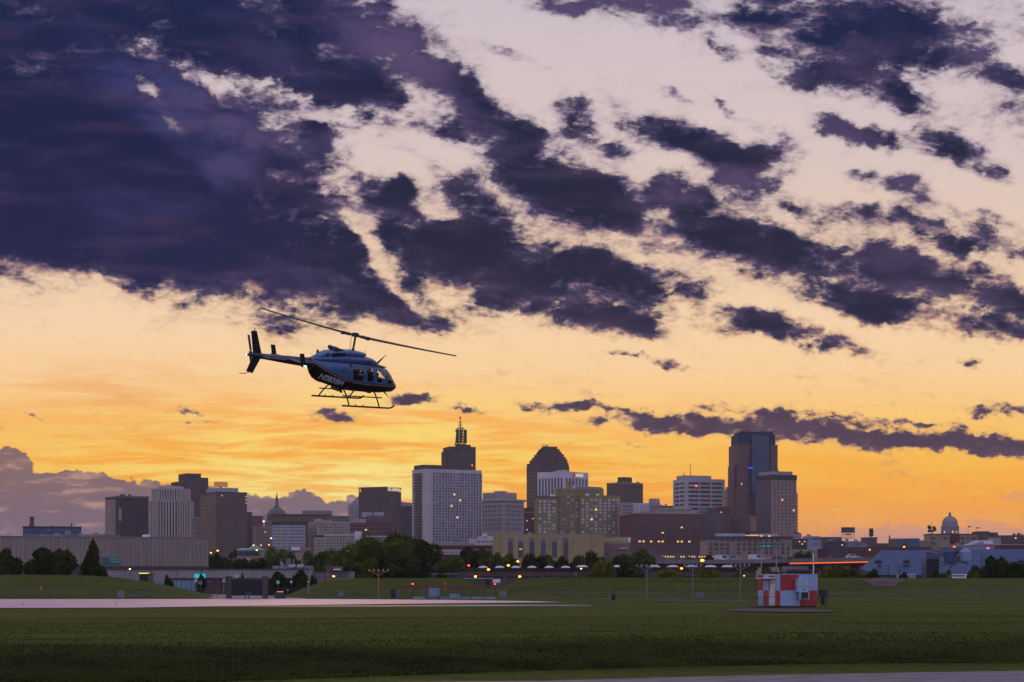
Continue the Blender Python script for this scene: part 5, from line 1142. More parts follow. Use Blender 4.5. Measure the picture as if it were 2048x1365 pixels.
    MB().tube((0,6,PZ(1180,Y)),(0,6,PZ(1058,Y)),.5,.4,6).build('pole', DKGREY, f)
    q = MB(); q.box(-S(4,Y),S(4,Y),4,6,PZ(1073,Y),PZ(1057,Y)); [q.box(-S(5,Y),-S(4,Y),4.5,5,PZ(1060+2*k,Y)-.15,PZ(1060+2*k,Y)+.15) for k in range(6)]; q.build('sign_panel', BLACK, f)
city()
# ------------------------------------------------------------------ middle distance
def lampglow(px, py, Y, r, m, label, pole=True, cat='street lamp', name='street_lamp', group=None, base=0.0):
    r *= .8
    f = empty(name, (PX(px,Y), Y, base)); tag(f, label, cat, group); z = PZ(py, Y) - base
    if pole: q = MB(); q.tube((0,.3,0),(0,.3,z),.10,.07,6); q.tube((0,.3,z),(0,-.1,z+.12),.05,.05,5); q.build('pole', DKGREY, f)
    MB().lathe([(.01,-r*.6),(r*.7,-r*.45),(r,0),(r*.7,r*.45),(.01,r*.6)], (0,-.1,z), 12).build('lamp', m, f, smooth=True); return f
AMBER = glow('amber_lamp', (1.0,.40,.06), 4); ORANGE = glow('orange_lamp', (1.0,.27,.035), 5); YEL = glow('yellow_bulb', (1.0,.62,.10), 3); REDL = glow('red_bulb', (1.0,.04,.02), 9); CYAN = glow('cyan_screen', (.03,.50,.72), .9)
def car(px, py, Y, col, label, L=4.4, h=1.45, flip=False, base=None, van=False):
    z0 = PZ(py, Y); r = empty('car' if not van else 'van', (PX(px,Y), Y, z0)); tag(r, label, 'van' if van else 'car', 'vehicles crossing the elevated road')
    P = [(-L/2,.35),(-L/2,.8),(-L*.42,.9),(L*.44,.78),(L/2,.65),(L/2,.35)]
    b = MB(); b.plate(P, -.85, .85); b.build('body', col, r)
    C = [(-L*.40,.88),(-L*.28,h),(L*.10,h),(L*.26,.84)] if not van else [(-L*.47,.88),(-L*.46,h+.5),(L*.22,h+.5),(L*.38,.86)]
    b = MB(); b.plate(C, -.74, .74); b.build('cabin', col, r)
    W = [(-L*.34,.92),(-L*.25,h-.08),(L*.08,h-.08),(L*.20,.90)] if not van else [(L*.0,.95),(L*.0,h+.35),(L*.2,h+.35),(L*.32,.95)]
    for s_ in (-1,1): MB().plate(W, s_*.745-.01, s_*.745+.01).build('window', G_DARK, r)
    for wx in (-L*.31, L*.31):
        for s_ in (-1,1):
            w = MB(); w.tube((wx, s_*.7, .33),(wx, s_*.88, .33),.33,.33,14); w.build('wheel', BLACK, r)
    MB().box(L/2-.05,L/2+.02,-.75,-.45,.6,.72).build('headlight', WHITE, r); MB().box(-L/2-.02,-L/2+.05,-.75,-.45,.62,.76).build('tail_light', RED, r)
    return r
def frame_mast(px, base_py, top_py, hw, Y, m, label, lamps=5):
    gx = PX(px, Y); z0 = ground_h(px, Y); f = empty('approach_light_mast', (gx, Y, z0)); tag(f, label, 'light mast', 'approach light masts on the field')
    zt = PZ(top_py, Y) - z0; w = S(hw, Y); MB().tube((0,0,-.1),(0,0,zt),.075,.06,8).build('pole', m, f)
    MB().tube((-w,0,zt),(w,0,zt),.035,.035,6).build('crossbar', m, f)
    for s_ in (-1,1): MB().tube((0,0,zt-S(9,Y)),(s_*w*.75,0,zt),.045,.045,6).build('brace', m, f)
    for k in range(lamps):
        x = -w + 2*w*k/(lamps-1); q = MB(); q.tube((x,0,zt),(x,0,zt+.18),.03,.03,5); q.lathe([(.04,.12),(.08,.15),(.08,.25),(.04,.28)], (x,0,zt), 8); q.build('lamp', paint('pale_lamp', (.75,.72,.6), .4), f)
def mid():
    # warehouse
    WW = wall((.30,.255,.225), bw=1.3, rows=30, joint=.10, name='ribbed_cladding')
    b = Bld('warehouse', "very long windowless grey-beige warehouse across the left edge", -260, -259, 417, 1070.5, 600, 20, WW, depth=60)
    b.block('roof_edge', -.001, 1.001, -.003, 1.003, 1069.8, 1071.5, GREY).block('dark_base', -.001, 1.001, -.012, .0, 1131, 1190, DKGREY)
    x0, x1 = b.u(204), b.u(240); MB().box(x0, x1, -.5, .02, b.z(1126), b.z(1113)).build('teal_sign', paint('teal_sign', (.03,.13,.16), .5), b.e)
    q = MB()
    for k in range(4): q.box(b.u(220), b.u(239), -.6, -.5, b.z(1115+3*k)-.12, b.z(1115+3*k)+.12)
    q.build('sign_stripes', paint('pale_teal', (.12,.40,.45), .5), b.e)
    for px, w in ((192,7),(382,8),(298,5)):
        MB().box(b.u(px-w), b.u(px+w), 3, 8, b.H, b.H+.9).build('roof_hatch', RUST if px != 298 else WHITE, b.e)
    b.roofkit(8, GREY, 39)
    # long pale wall
    b = Bld('boundary_wall', "long pale concrete wall with a dark coping behind the left embankment", 200, 200.5, 619, 1139.5, 470, 0, wall((.33,.29,.30), bw=6, rows=9), depth=8, cat='wall')
    b.block('coping', -.001, 1.001, -.03, 1.03, 1138, 1139.8, DKGREY).block('brown_plinth', .33, .99, -.04, .0, 1156.5, 1185, wall((.11,.06,.055)))
    for px in (236, 258, 320, 367, 417): MB().box(b.u(px)-.4, b.u(px)+.4, -.2, .02, b.z(1154.5), b.z(1152.8)).build('notice_plate', paint('lilac_plate', (.35,.35,.5), .6), b.e)
    # grey depot next to the wall
    b = Bld('grey_depot', "low grey depot with an orange wall lamp left of the big round trees", 620, 620.5, 700, 1143.5, 480, 0, wall((.24,.22,.24), bw=4), depth=14)
    b.block('roof_edge', -.002, 1.002, -.03, 1.03, 1142.6, 1144, DKGREY).block('pilaster', .43, .46, -.04, 0, 1144, 1180, W_GREYB).grid('R', 3, 1, .55, .95, 1146, 1156, .7, .8, G_DARK, name='shutter')
    lampglow(667.5, 1153, 470, .42, ORANGE, "bright orange wall lamp on the grey depot left of the big trees", True)
    b = Bld('rooftop_cabin', "small rust-red cabin with a white hood on the grey depot's roof", 650, 650.5, 683, 1133, 500, 0, wall((.22,.12,.10)), depth=6, base=PZ(1143,500)); b.block('green_roof', -.1, .3, -.1, 1.1, 1132, 1133.2, paint('teal_panel', (.10,.20,.24), .5)).block('white_hood', .55, .95, -.3, .1, 1138, 1141, WHITE).grid('R', 3, 1, .1, .9, 1135, 1138, .5, .8, G_DARK)
    # process plant on roof behind wall
    f = empty('process_plant', (PX(583,520), 520, 0)); tag(f, "cluster of silver tanks and vertical pipes above the pale wall", "plant")
    for k, px in enumerate((573.5, 577, 580.5, 587, 604)): MB().tube((PX(px,520)-PX(583,520),0,0),(PX(px,520)-PX(583,520),0,PZ(1118 if k < 4 else 1120,520)),S(1.1,520),S(1.1,520),10).build('standpipe', STEEL, f)
    MB().box(-S(38,520), S(40,520), 0, 6, 0, PZ(1132,520)).build('plant_deck', wall((.26,.30,.36)), f)
    for dx in (-5, 12): q = MB(); q.tube((S(dx,520),-1,PZ(1135,520)),(S(dx+14,520),-1,PZ(1135,520)),.75,.75,14); q.build('tank', STEEL, f, smooth=True)
    # curved roof sheds
    for px, w, lb in ((475,28,"left one of the two curved-roof sheds above the pale wall"),(519,30,"right one of the two curved-roof sheds above the pale wall")):
        Y = 700; f = empty('arched_shed', (PX(px,Y), Y, 0)); tag(f, lb, 'shed', 'curved-roof sheds'); W_ = S(w,Y); h0, h1 = PZ(1132,Y), PZ(1116,Y)
        arc = [(W_*math.cos(R(a)), h0 + (h1-h0)*math.sin(R(a))) for a in range(0, 181, 12)]
        MB().plate([(W_,0)] + arc + [(-W_,0)], 0, 30).build('wall', wall((.33,.22,.20)), f); q = MB()
        for a_, b_ in zip(arc[:-1], arc[1:]): q.add([(a_[0],-.5,a_[1]+.05),(b_[0],-.5,b_[1]+.05),(b_[0],30.5,b_[1]+.05),(a_[0],30.5,a_[1]+.05),(a_[0],-.5,a_[1]-.4),(b_[0],-.5,b_[1]-.4)], [(0,1,2,3),(0,1,5,4)])
        q.build('roof', wall((.30,.22,.24)), f)
        MB().box(-W_*.7, W_*.1, -.1, .1, h0-2.5, h0-.3).build('window', G_DARK, f)
    Y = 900; f = empty('green_roofed_hall', (PX(498,Y), Y, 0)); tag(f, "hall with a verdigris hipped roof and cupola in the trees left of centre", "building")
    MB().box(-S(24,Y),S(24,Y),0,12,0,PZ(1101,Y)).build('wall', W_PINK, f); hx = S(26,Y); z0, z1 = PZ(1101,Y), PZ(1096.5,Y)
    VG = paint('verdigris', (.13,.34,.32), .6); q = MB(); q.add([(-hx,-1,z0),(hx,-1,z0),(hx,13,z0),(-hx,13,z0),(-hx*.8,6,z1),(hx*.8,6,z1)], [(0,1,5,4),(1,2,5),(2,3,4,5),(3,0,4),(3,2,1,0)]); q.build('roof', VG, f)
    MB().lathe([(3.6,z1-.4),(1.6,PZ(1093,Y)),(.7,PZ(1092,Y)),(.5,PZ(1089.5,Y)),(.1,PZ(1088.5,Y))], (S(9,Y),5,0), 10).build('cupola', VG, f)
    for k in range(8): MB().box(-S(20,Y)+k*S(5.4,Y)-.8, -S(20,Y)+k*S(5.4,Y)+.8, -.12, .05, PZ(1112,Y), PZ(1104,Y)).build('window', G_DARK, f)
    # corrugated blue-grey container fence
    CB = wall((.20,.33,.48), bw=.9, rows=6, joint=.14, name='corrugated_sheet')
    for x0, x1, p, lb in ((310,329,1162.5,"short blue-grey corrugated panel wall nearest the left slope"),(344,410,1161.5,"long blue-grey corrugated panel wall behind the left slope")):
        Y = 380; f = empty('corrugated_fence', (PX(x0,Y), Y, 0)); tag(f, lb, 'fence', 'corrugated panel walls'); W_ = S(x1-x0, Y); MB().box(0,W_,0,.15,-.2,PZ(p,Y)).build('sheet', CB, f)
        q = MB(); n = max(2, int(W_/1.6))
        for k in range(n+1): q.box(W_*k/n-.06, W_*k/n+.06, -.08, 0, -.2, PZ(p,Y)+.05)
        q.build('ribs', CB, f)
    b = Bld('brown_shed', "low brown shed behind the railway crossing signs", 410, 410.5, 458, 1157, 400, 0, wall((.12,.07,.06)), depth=10); b.grid('R', 5, 1, .05, .95, 1161, 1168, .4, .5, G_DARK).block('roof_edge', -.01, 1.01, -.03, 1.03, 1156.3, 1157.3, DKGREY)
    # cyan screen, yellow-lit kiosk
    Y = 440; f = empty('lit_signboard', (PX(400,Y), Y, 0)); tag(f, "glowing turquoise sign board on posts in front of the pale wall", "signboard")
    MB().box(-S(11.5,Y),S(11.5,Y),0,.3,PZ(1157,Y),PZ(1147.3,Y)).build('frame', BLACK, f); MB().box(-S(11,Y),S(11,Y),-.06,0,PZ(1156.4,Y),PZ(1147.9,Y)).build('screen', CYAN, f)
    for sx in (-8,8): MB().tube((S(sx,Y),.15,0),(S(sx,Y),.15,PZ(1157,Y)),.08,.08,6).build('post', DKGREY, f)
    Y = 350; f = empty('lit_kiosk', (PX(287,Y), Y, 0)); tag(f, "dark kiosk with a glowing yellow top strip and brown pillar on the left slope", "kiosk")
    MB().box(-S(8.5,Y),S(8.5,Y),0,1.4,0,PZ(1147.8,Y)).build('body', BLACK, f); MB().box(-S(8.8,Y),S(8.8,Y),-.1,1.5,PZ(1147.8,Y),PZ(1146.2,Y)).build('glow_strip', glow('kiosk_yellow', (1.0,.72,.10), 1.5), f); MB().box(S(9,Y),S(17,Y),0,1.6,0,PZ(1147,Y)).build('pillar', wall((.17,.12,.10)), f)
    lampglow(260, 1138.7, 440, .26, glow('warm_bulb', (1,.62,.32), 5), "small warm lamp on a pole at the left end of the pale wall")
    # gate
    Y = 276; f = empty('gate', (PX(494,Y), Y, 0)); tag(f, "wide black gate between two rough stone pillars in the gap of the embankment", "gate")
    ST = wall((.135,.12,.125), bw=.6, rows=.35, joint=.12, name='rough_stone')
    for px in (458, 530.5):
        dx = S(px-494, Y); q = MB(); q.box(dx-.36, dx+.36, -.36, .36, -.1, PZ(1154.6,Y)); q.box(dx-.42, dx+.42, -.42, .42, PZ(1154.6,Y), PZ(1153.3,Y)); q.build('pillar', ST, f)
    q = MB(); q.box(S(-30,Y), S(30.4,Y), -.05, .05, PZ(1191.5,Y), PZ(1161,Y)); q.build('gate_panel', paint('blackened_steel', (.008,.008,.014), .55), f)
    q = MB(); [q.box(S(-30+60*k/16,Y)-.02, S(-30+60*k/16,Y)+.02, -.09, -.05, PZ(1191.5,Y), PZ(1161,Y)) for k in range(17)]; q.build('gate_bars', BLACK, f)
    q = MB(); q.plate([(S(-4,Y),PZ(1161,Y)),(S(-3,Y),PZ(1157.5,Y)),(S(1,Y),PZ(1156.3,Y)),(S(5,Y),PZ(1158,Y)),(S(6,Y),PZ(1161,Y))], -.05, .05); q.build('gate_crest', BLACK, f)
    sheet_z = MB(); sheet_z.add([(PX(430,263),263,.05),(PX(620,263),263,.05),(PX(560,330),330,.05),(PX(400,380),380,.05),(PX(380,380),380,.05)], [(0,1,2,3,4)]); tag(sheet_z.build('access_road', paint('road_grey', (.16,.13,.15), .8, var=.25)), kind='structure')
    # dumpster, cabinets, hydrant-like posts
    f = empty('utility_cabinet', (PX(560.5,274), 274, 0)); tag(f, "dark green stepped utility cabinet with an orange highlight on its lid right of the gate", "cabinet")
    DG = paint('dark_green_paint', (.015,.05,.05), .5); MB().box(S(-11,274),S(5,274),-.4,.4,0,PZ(1184.5,274)).build('body', DG, f); MB().box(S(0,274),S(11.4,274),-.55,.3,0,PZ(1190,274)).build('lower_box', DG, f); MB().box(S(-6,274),S(5.5,274),-.45,.45,PZ(1184.5,274),PZ(1183.2,274)).build('lid', glow('lid_highlight', (1,.42,.12), .9), f)  # amber highlight on the lid put in as emission
    f = empty('hydrant', (PX(494.5,272), 272, 0)); tag(f, "squat dark twin-legged standpipe in front of the black gate", "standpipe"); MB().box(-.32,.28,-.15,.15,.45,.95).build('body', DG, f)
    for dx in (-.25,.22): MB().tube((dx,0,0),(dx,0,.5),.09,.08,8).build('leg', DG, f)
    MB().tube((.3,-.05,.6),(.3,-.05,1.0),.10,.07,8).build('valve', paint('blue_valve', (.06,.12,.25), .4), f)
    # signs
    def sign(px, top, bot, w, Y, m, label, shape='rect', base=None, pole=None, name='road_sign'):
        z0 = ground_h(px, Y) if base is None else base; f = empty(name, (PX(px,Y), Y, z0)); tag(f, label, 'sign')
        MB().tube((0,.05,-.05),(0,.05,PZ(top,Y)-z0),.05,.05,6).build('post', pole or DKGREY, f); W_ = S(w,Y)/2; za, zb = PZ(bot,Y)-z0, PZ(top,Y)-z0; zc_ = (za+zb)/2; hh = (zb-za)/2
        P = {'rect': [(-W_,za),(W_,za),(W_,zb),(-W_,zb)], 'diamond': [(0,za),(W_,zc_),(0,zb),(-W_,zc_)], 'round': [(W_*math.cos(a*.524),zc_+hh*math.sin(a*.524)) for a in range(12)]}[shape]
        MB().plate(P, -.03, .0).build('face', m, f); return f
    sign(556, 1161.5, 1168.5, 6.4, 330, paint('pale_green_plate', (.35,.5,.5), .5), "small pale square sign nearest the gate's right pillar", base=0)
    sign(582.5, 1161.5, 1166.8, 5, 330, WHITE, "round white sign on a dark post between two dark bushes", 'round', base=0)
    sg = sign(617, 1159.5, 1169, 6.5, 300, paint('dark_red_plate', (.12,.02,.025), .5), "dark red octagonal sign on a pale pole on the central slope", 'round', pole=paint('pale_blue_pole', (.3,.38,.45), .5)); MB().plate([(-.10,PZ(1166,300)-sg.location.z),(.10,PZ(1166,300)-sg.location.z),(.10,PZ(1162.5,300)-sg.location.z),(-.10,PZ(1162.5,300)-sg.location.z)], -.05, -.03).build('legend', WHITE, sg)
    sign(474.5, 1149.5, 1156, 6, 340, paint('pale_blue_plate', (.4,.55,.62), .5), "small pale blue square sign above the gate's left half", base=0)
    sign(420.5, 1160, 1166, 4.6, 345, paint('dull_green_plate', (.04,.16,.10), .5), "little green sign on a thin pole in front of the brown shed", base=0)
    sign(400.8, 1161, 1171.5, 10, 350, paint('grey_diamond', (.16,.22,.26), .5), "grey diamond sign in front of the corrugated wall", 'diamond', base=0)
    sign(575.5, 1178.7, 1183, 4, 292, paint('bright_blue_plate', (.06,.25,.42), .5), "tiny bright blue plate at the foot of the central slope")
    sign(82.5, 1173, 1180, 5, 300, paint('mustard_plate', (.42,.28,.02), .5), "small mustard marker plate on the far-left embankment")
    y = sign(890.6, 1162, 1171, 9, 300, paint('dull_orange_plate', (.30,.14,.01), .5), "orange diamond warning sign behind the red light frame", 'diamond'); MB().plate([(-.25,PZ(1181,300)-y.location.z),(.25,PZ(1181,300)-y.location.z),(.25,PZ(1174,300)-y.location.z),(-.25,PZ(1174,300)-y.location.z)], -.03, 0).build('sub_plate', paint('dull_orange_plate', (.30,.14,.01), .5), y)
    for px, lb in ((392,"left white crossbuck sign before the brown shed"),(447.5,"right white crossbuck sign beside the gate pillar")):
        Y = 345; f = empty('crossbuck', (PX(px,Y), Y, 0)); tag(f, lb, 'crossing sign', 'railway crossing signs'); z = PZ(1161.5,Y); MB().tube((0,.05,0),(0,.05,z),.05,.05,6).build('post', STEEL, f)
        for s_ in (-1,1): q = MB(); q.box(-.38,.38,-.02+s_*.015,.02+s_*.015,-.06,.06); q.build('blade', WHITE, f, (0,-.05,z), (0,R(50*s_),0))
    f = empty('field_cabinet', (PX(241,290), 290, ground_h(241,290))); tag(f, "grey steel cabinet on the left embankment foot", "cabinet"); MB().box(-S(6,290),S(6,290),0,.5,0,1.05).build('body', paint('lilac_grey_steel', (.20,.20,.25), .5), f); MB().box(-S(2,290),S(2,290),-.02,0,.4,.8).build('door_plate', GREY, f)
    f = empty('spoil_heap', (PX(268,287), 287, 0)); tag(f, "low flat heap of grey rubble beside the field cabinet", "rubble heap"); q = MB(); q.lathe([(1.25,0),(1.1,.3),(.5,.42),(.1,.45)], n=14); o = q.build('heap', paint('grey_rubble', (.09,.075,.085), .9), f, smooth=True); o.scale = (1.0,.7,1)
    f = empty('field_cabinet', (PX(687.5+0-0,292)-0, 292, ground_h(682,292))); tag(f, "pale box cabinet low on the central slope", "cabinet"); f.location.x = PX(682,292); MB().box(-S(6,292),S(6,292),0,.4,.1,.75).build('body', paint('lilac_grey_steel', (.20,.20,.25), .5), f); MB().box(-S(6.3,292),S(6.3,292),-.05,.45,.75,.8).build('lid', GREY, f)
    f = empty('field_cabinet', (PX(1006,292), 292, ground_h(1006,292))); tag(f, "rusty-topped pale cabinet on the slope right of the red light frame", "cabinet"); MB().box(-S(7,292),S(7,292),0,.4,.0,.62).build('body', paint('lilac_grey_steel', (.20,.20,.25), .5), f); MB().box(-S(7,292),S(7,292),-.03,.43,.62,.9).build('hood', paint('pinkish_steel', (.28,.2,.18), .6), f)
    f = empty('field_cabinet', (PX(1401,262), 262, ground_h(1401,262))); tag(f, "plain grey box cabinet beside the middle white mast", "cabinet"); MB().box(-S(8.3,262),S(8.3,262),0,.4,.25,.95).build('body', paint('warm_grey_steel', (.16,.145,.16), .5), f); [MB().box(dx-.04,dx+.04,.1,.2,-.05,.25).build('leg', DKGREY, f) for dx in (-.4,.4)]
    f = empty('field_cabinet', (PX(1225,250), 250, 0)); tag(f, "small black box with a white front plate left of the first white mast", "cabinet"); MB().box(-S(3,250),S(6,250),0,.5,0,.75).build('body', BLACK, f); MB().box(-S(6,250),-S(3,250),.1,.4,.1,.6).build('plate', GREY, f)
    # approach light masts
    frame_mast(757, 1199, 1143, 19, 282, RUST, "rust-orange T-shaped approach light mast behind the runway")
    frame_mast(1293.6, 1196, 1133.5, 20, 286, paint('grey_white_paint', (.20,.20,.19), .6), "leftmost of the three pale T-shaped approach light masts")
    frame_mast(1385.4, 1196, 1133.5, 16, 286, paint('grey_white_paint', (.20,.20,.19), .6), "middle of the three pale T-shaped approach light masts")
    frame_mast(1480.6, 1197, 1133, 18, 286, paint('grey_white_paint', (.20,.20,.19), .6), "rightmost of the three pale T-shaped approach light masts, next to the hut")
    # red frame
    Y = 268; f = empty('antenna_array', (PX(895,Y), Y, 0)); tag(f, "long red girder frame on posts with white panels beside the runway", "antenna array")
    RG = paint('dark_red_paint', (.22,.035,.045), .55)
    q = MB(); zg = PZ(1174.2,Y); a, b_ = S(798-895,Y), S(991-895,Y); q.tube((a,0,zg+.10),(b_,0,zg+.10),.045,.045,6); q.tube((a,0,zg-.10),(b_,0,zg-.10),.045,.045,6); q.tube((a,.22,zg),(b_,.22,zg),.045,.045,6)
    for k in range(40):
        x = a + (b_-a)*k/40; x2 = a + (b_-a)*(k+1)/40; q.tube((x,0,zg-.1),(x2,0,zg+.1),.02,.02,4)
    q.build('girder', RG, f)
    for px in (808,832,851,874,897,922,946,970,989): MB().tube((S(px-895,Y),.1,0),(S(px-895,Y),.1,zg),.035,.035,5).build('post', paint('dull_maroon', (.11,.03,.03), .6), f)
    for x0, x1, p in ((826,850,1193.7),(852.5,874,1193.8),(876,897,1193.8),(922,941,1194),(943,964,1194),(966,992,1194.2)): MB().box(S(x0-895,Y),S(x1-895,Y),-.2,-.1,0.02,PZ(p,Y)).build('white_panel', paint('blue_panel', (.24,.28,.45), .5), f)
    for px in (856,879.5,916.5,941,965): MB().box(S(px-895,Y)-.04,S(px-895,Y)+.04,-.3,-.2,0.02,PZ(1193.5,Y)+.03).build('red_post', RG, f)
    for px, p, lb in ((825.5,1168.3,"red obstruction light above the left part of the red frame"),(990,1168.5,"red obstruction light at the right end of the red frame")): lampglow(px, p, 272, .16, REDL, lb, True, 'obstruction light', 'obstruction_light', 'red obstruction lights')
    for x0, x1, p0, p1, lb in ((858,878,1176.3,1193.5,"tall pale blue equipment cabinet under the red frame"),(899,920.5,1188,1199,"low wide pale cabinet under the red frame")):
        f = empty('equipment_cabinet', (PX((x0+x1)/2,266.5), 266.5, 0)); tag(f, lb, 'cabinet'); w = S((x1-x0)/2,266.5); z0 = max(.1, PZ(p1,266.5)); MB().box(-w,w,0,.7,z0,PZ(p0,266.5)).build('body', paint('blue_panel', (.20,.27,.42), .5), f)
        MB().box(w*.55,w*.62,-.02,0,z0+.1,PZ(p0,266.5)-.1).build('door_edge', RG, f)
        for s_ in (-1,1): MB().box(s_*w*.8-.04,s_*w*.8+.04,.2,.3,0,z0).build('leg', DKGREY, f)
    f = empty('equipment_cabinet', (PX(787,270), 270, 0)); tag(f, "near-black cabinet with a small blue-grey side box left of the red frame", 'cabinet'); MB().box(-.38,.30,0,.5,.15,PZ(1179,270)).build('body', BLACK, f); MB().box(.36,.72,0,.4,.3,PZ(1181,270)).build('side_box', paint('blue_grey_box', (.10,.14,.20), .5), f); [MB().box(dx,dx+.05,.1,.2,0,.3).build('leg', DKGREY, f) for dx in (-.3,.2,.5)]
    # domed shed row
    def domed(x0, x1, Y, wp, rp, domes, hwid, label, openings):
        f = empty('domed_hangar', (PX(x0,Y), Y, 0)); tag(f, label, 'hangar', 'low hangars with domed skylights'); L_ = S(x1-x0,Y)
        MB().box(0,L_,.6,20,0,PZ(wp,Y)).build('wall', wall((.13,.105,.10), bw=4), f); MB().box(-.4,L_+.4,0,21,PZ(wp,Y),PZ(rp,Y)).build('roof', wall((.045,.035,.035)), f)
        for px in domes:
            w = S(hwid,Y); MB().lathe([(w*math.cos(R(a)), S(4.6,Y)*math.sin(R(a))) for a in range(0, 86, 10)]+[(.03,S(4.6,Y))], (S(px-x0,Y), 5, PZ(rp,Y)), 20).build('skylight_dome', paint('pale_dome', (.62,.60,.68), .45), f, smooth=True)
        for px in openings: MB().box(S(px-x0,Y)-S(9,Y), S(px-x0,Y)+S(9,Y), .45, .62, PZ(1157.5,Y), PZ(1152.3,Y)).build('bay_opening', BLACK, f)
    domed(919, 1150, 420, 1141, 1136.3, (965.7,999,1031.6,1064.5,1099.3,1132.7), 9.6, "long brown hangar with six white domed skylights and orange lamps", (945,973,998,1023,1049,1073,1098,1123,1142))
    domed(1155, 1512, 440, 1140.5, 1134.8, (1166,1235,1312,1349,1386.7,1425.5,1459.5), 12, "dark hangar with white domed skylights partly behind bushes, right of centre", (1200,1240,1380,1420))
    for px, lb in ((951,"orange wall lamp glowing on the left half of the brown domed hangar"),(1039.5,"orange wall lamp glowing on the right half of the brown domed hangar")): lampglow(px, 1153.5, 418.6, .34, glow('hangar_orange', (1,.25,.03), 14), lb, True, 'wall lamp', 'wall_lamp', 'orange hangar lamps')
    # retaining wall in the gap with lit ledge
    b = Bld('retaining_wall', "dark concrete retaining wall in the dip of the embankment under the domed hangar", 925, 925.5, 1035, 1157.6, 385, 0, wall((.12,.10,.105), bw=3), depth=2, cat='wall')
    b.block('pale_ledge', .02, .55, -.1, .9, 1157, 1157.8, WHITE).block('opening', .42, .50, -.1, 0, 1159, 1180, BLACK)
    f = empty('white_board', (PX(993,340), 340, 0)); tag(f, "white board on a post above the dip, left of the right embankment", "sign"); MB().box(-S(7.5,340),S(7.5,340),0,.1,PZ(1166,340),PZ(1158.5,340)).build('board', WHITE, f); MB().tube((0,.15,0),(0,.15,PZ(1160,340)),.06,.06,6).build('post', DKGREY, f)
    b = Bld('grey_platform', "low grey shed with a pale roof strip directly right of the big round trees", 862, 862.5, 925, 1148, 430, 0, wall((.12,.11,.13)), depth=10); b.block('pale_roof_strip', -.01, 1.01, -.03, .1, 1147.3, 1149, wall((.3,.32,.4))).grid('R', 6, 1, .1, .9, 1151, 1156, .6, .7, G_DARK)
    # lamps
    for px, py, Y, r, m, lb in ((1035.6,1123.3,600,.55,AMBER,"upper yellow street lamp above the domed hangar"),(1016.7,1131.3,560,.55,AMBER,"lower yellow street lamp among trees above the domed hangar"),(977,1139.6,410,.42,AMBER,"amber lamp at the roof edge of the brown domed hangar"),
        (1404.4,1121.4,620,.85,ORANGE,"brightest orange street lamp, above the dark domed hangar"),(1363,1137.3,435,.42,ORANGE,"orange lamp at the roof of the dark domed hangar"),(1162.3,1137.8,400,.28,YEL,"small yellow lamp at the left edge of the yellow-green bush"),(1259.5,1137.5,400,.18,ORANGE,"faint orange lamp between the bushes right of centre"),
        (1652,1120.4,640,.75,ORANGE,"orange street lamp over the glowing bridge girder"),(1808,1094.2,1000,.7,ORANGE,"orange lamp in front of the blue and brown block"),(435.5,1101.8,800,.6,YEL,"brighter yellow lamp by the end of the long warehouse"),(422,1106,800,.5,AMBER,"dimmer amber lamp by the end of the long warehouse"),
        (507,1091,880,.5,YEL,"yellow lamp on the verdigris hall roof"),(522,1090.8,890,.4,YEL,"middle one of the small lamps over the verdigris hall"),(538,1090,1000,.5,AMBER,"amber lamp right of the verdigris hall"),(513.7,1100.8,870,.6,AMBER,"amber lamp on the front of the verdigris hall"),
        (542.3,1077,1500,.8,glow('warm_bulb', (1,.62,.32), 5),"warm lamp at the corner of the banded office"),(527.3,1043.3,1800,1.2,glow('pale_bulb', (1,.8,.6), 3),"pale lamp just left of the spired dome's base")):
        lampglow(px, py, Y, r, m, lb)
    for px, py, Y, lb in ((937.5,1131.3,500,"red light among the trees left of the domed hangar"),(1908.5,1094,900,"red lamp in front of the tan terrace block"),(1976,1096.8,900,"red lamp in front of the white-roofed shed at far right")): lampglow(px, py, Y, .38 if Y < 800 else .65, REDL, lb, True, 'red lamp', 'red_lamp')
    lampglow(1488, 1152, 400, .28, glow('yellow_green_bulb', (.9,.75,.1), 1.5), "yellow lamp behind the bank left of the checkered hut")
    # lit depot strip under brick warehouse
    b = Bld('lit_platform', "low lit platform building with a row of yellow windows below the brick warehouse", 1307, 1307.5, 1436, 1110, 1000, 0, wall((.16,.13,.14)), depth=10)
    b.grid('R', 22, 1, .08, .98, 1111.5, 1116.5, .6, .7, glow('platform_yellow', (1,.62,.22), .7), alt=G_MID)
    b = Bld('purple_ramp_building', "dull purple low building beside the ramp right of the tan annex", 1256, 1257, 1312, 1103, 950, 0, wall((.22,.13,.18)), depth=10); b.grid('R', 6, 1, .1, .9, 1106, 1110, .5, .7, G_DARK)
    q = MB(); Y = 800; q.add([(PX(1300,Y),Y,0),(PX(1420,Y),Y,0),(PX(1420,Y),Y,PZ(1126,Y)),(PX(1345,Y),Y,PZ(1120,Y)),(PX(1300,Y),Y,PZ(1104,Y)),(PX(1300,Y),Y+60,0),(PX(1420,Y),Y+60,0),(PX(1420,Y),Y+60,PZ(1126,Y)),(PX(1345,Y),Y+60,PZ(1120,Y)),(PX(1300,Y),Y+60,PZ(1104,Y))],
        [(0,1,2,3,4),(5,9,8,7,6),(4,3,8,9),(3,2,7,8),(1,6,7,2),(0,4,9,5)]); tag(q.build('embankment', wall((.20,.15,.18))), kind='structure')
    # elevated road
    f = empty('elevated_road', (0,0,0)); tag(f, "long elevated road bridge with an orange-lit girder running behind the checkered hut", "bridge")
    P = [(1290,1124.0,700),(1480,1123.6,640),(1600,1121.6,625),(1740,1118.8,610),(1850,1116.5,600),(2200,1112,590)]; CON = wall((.23,.20,.23), bw=5)
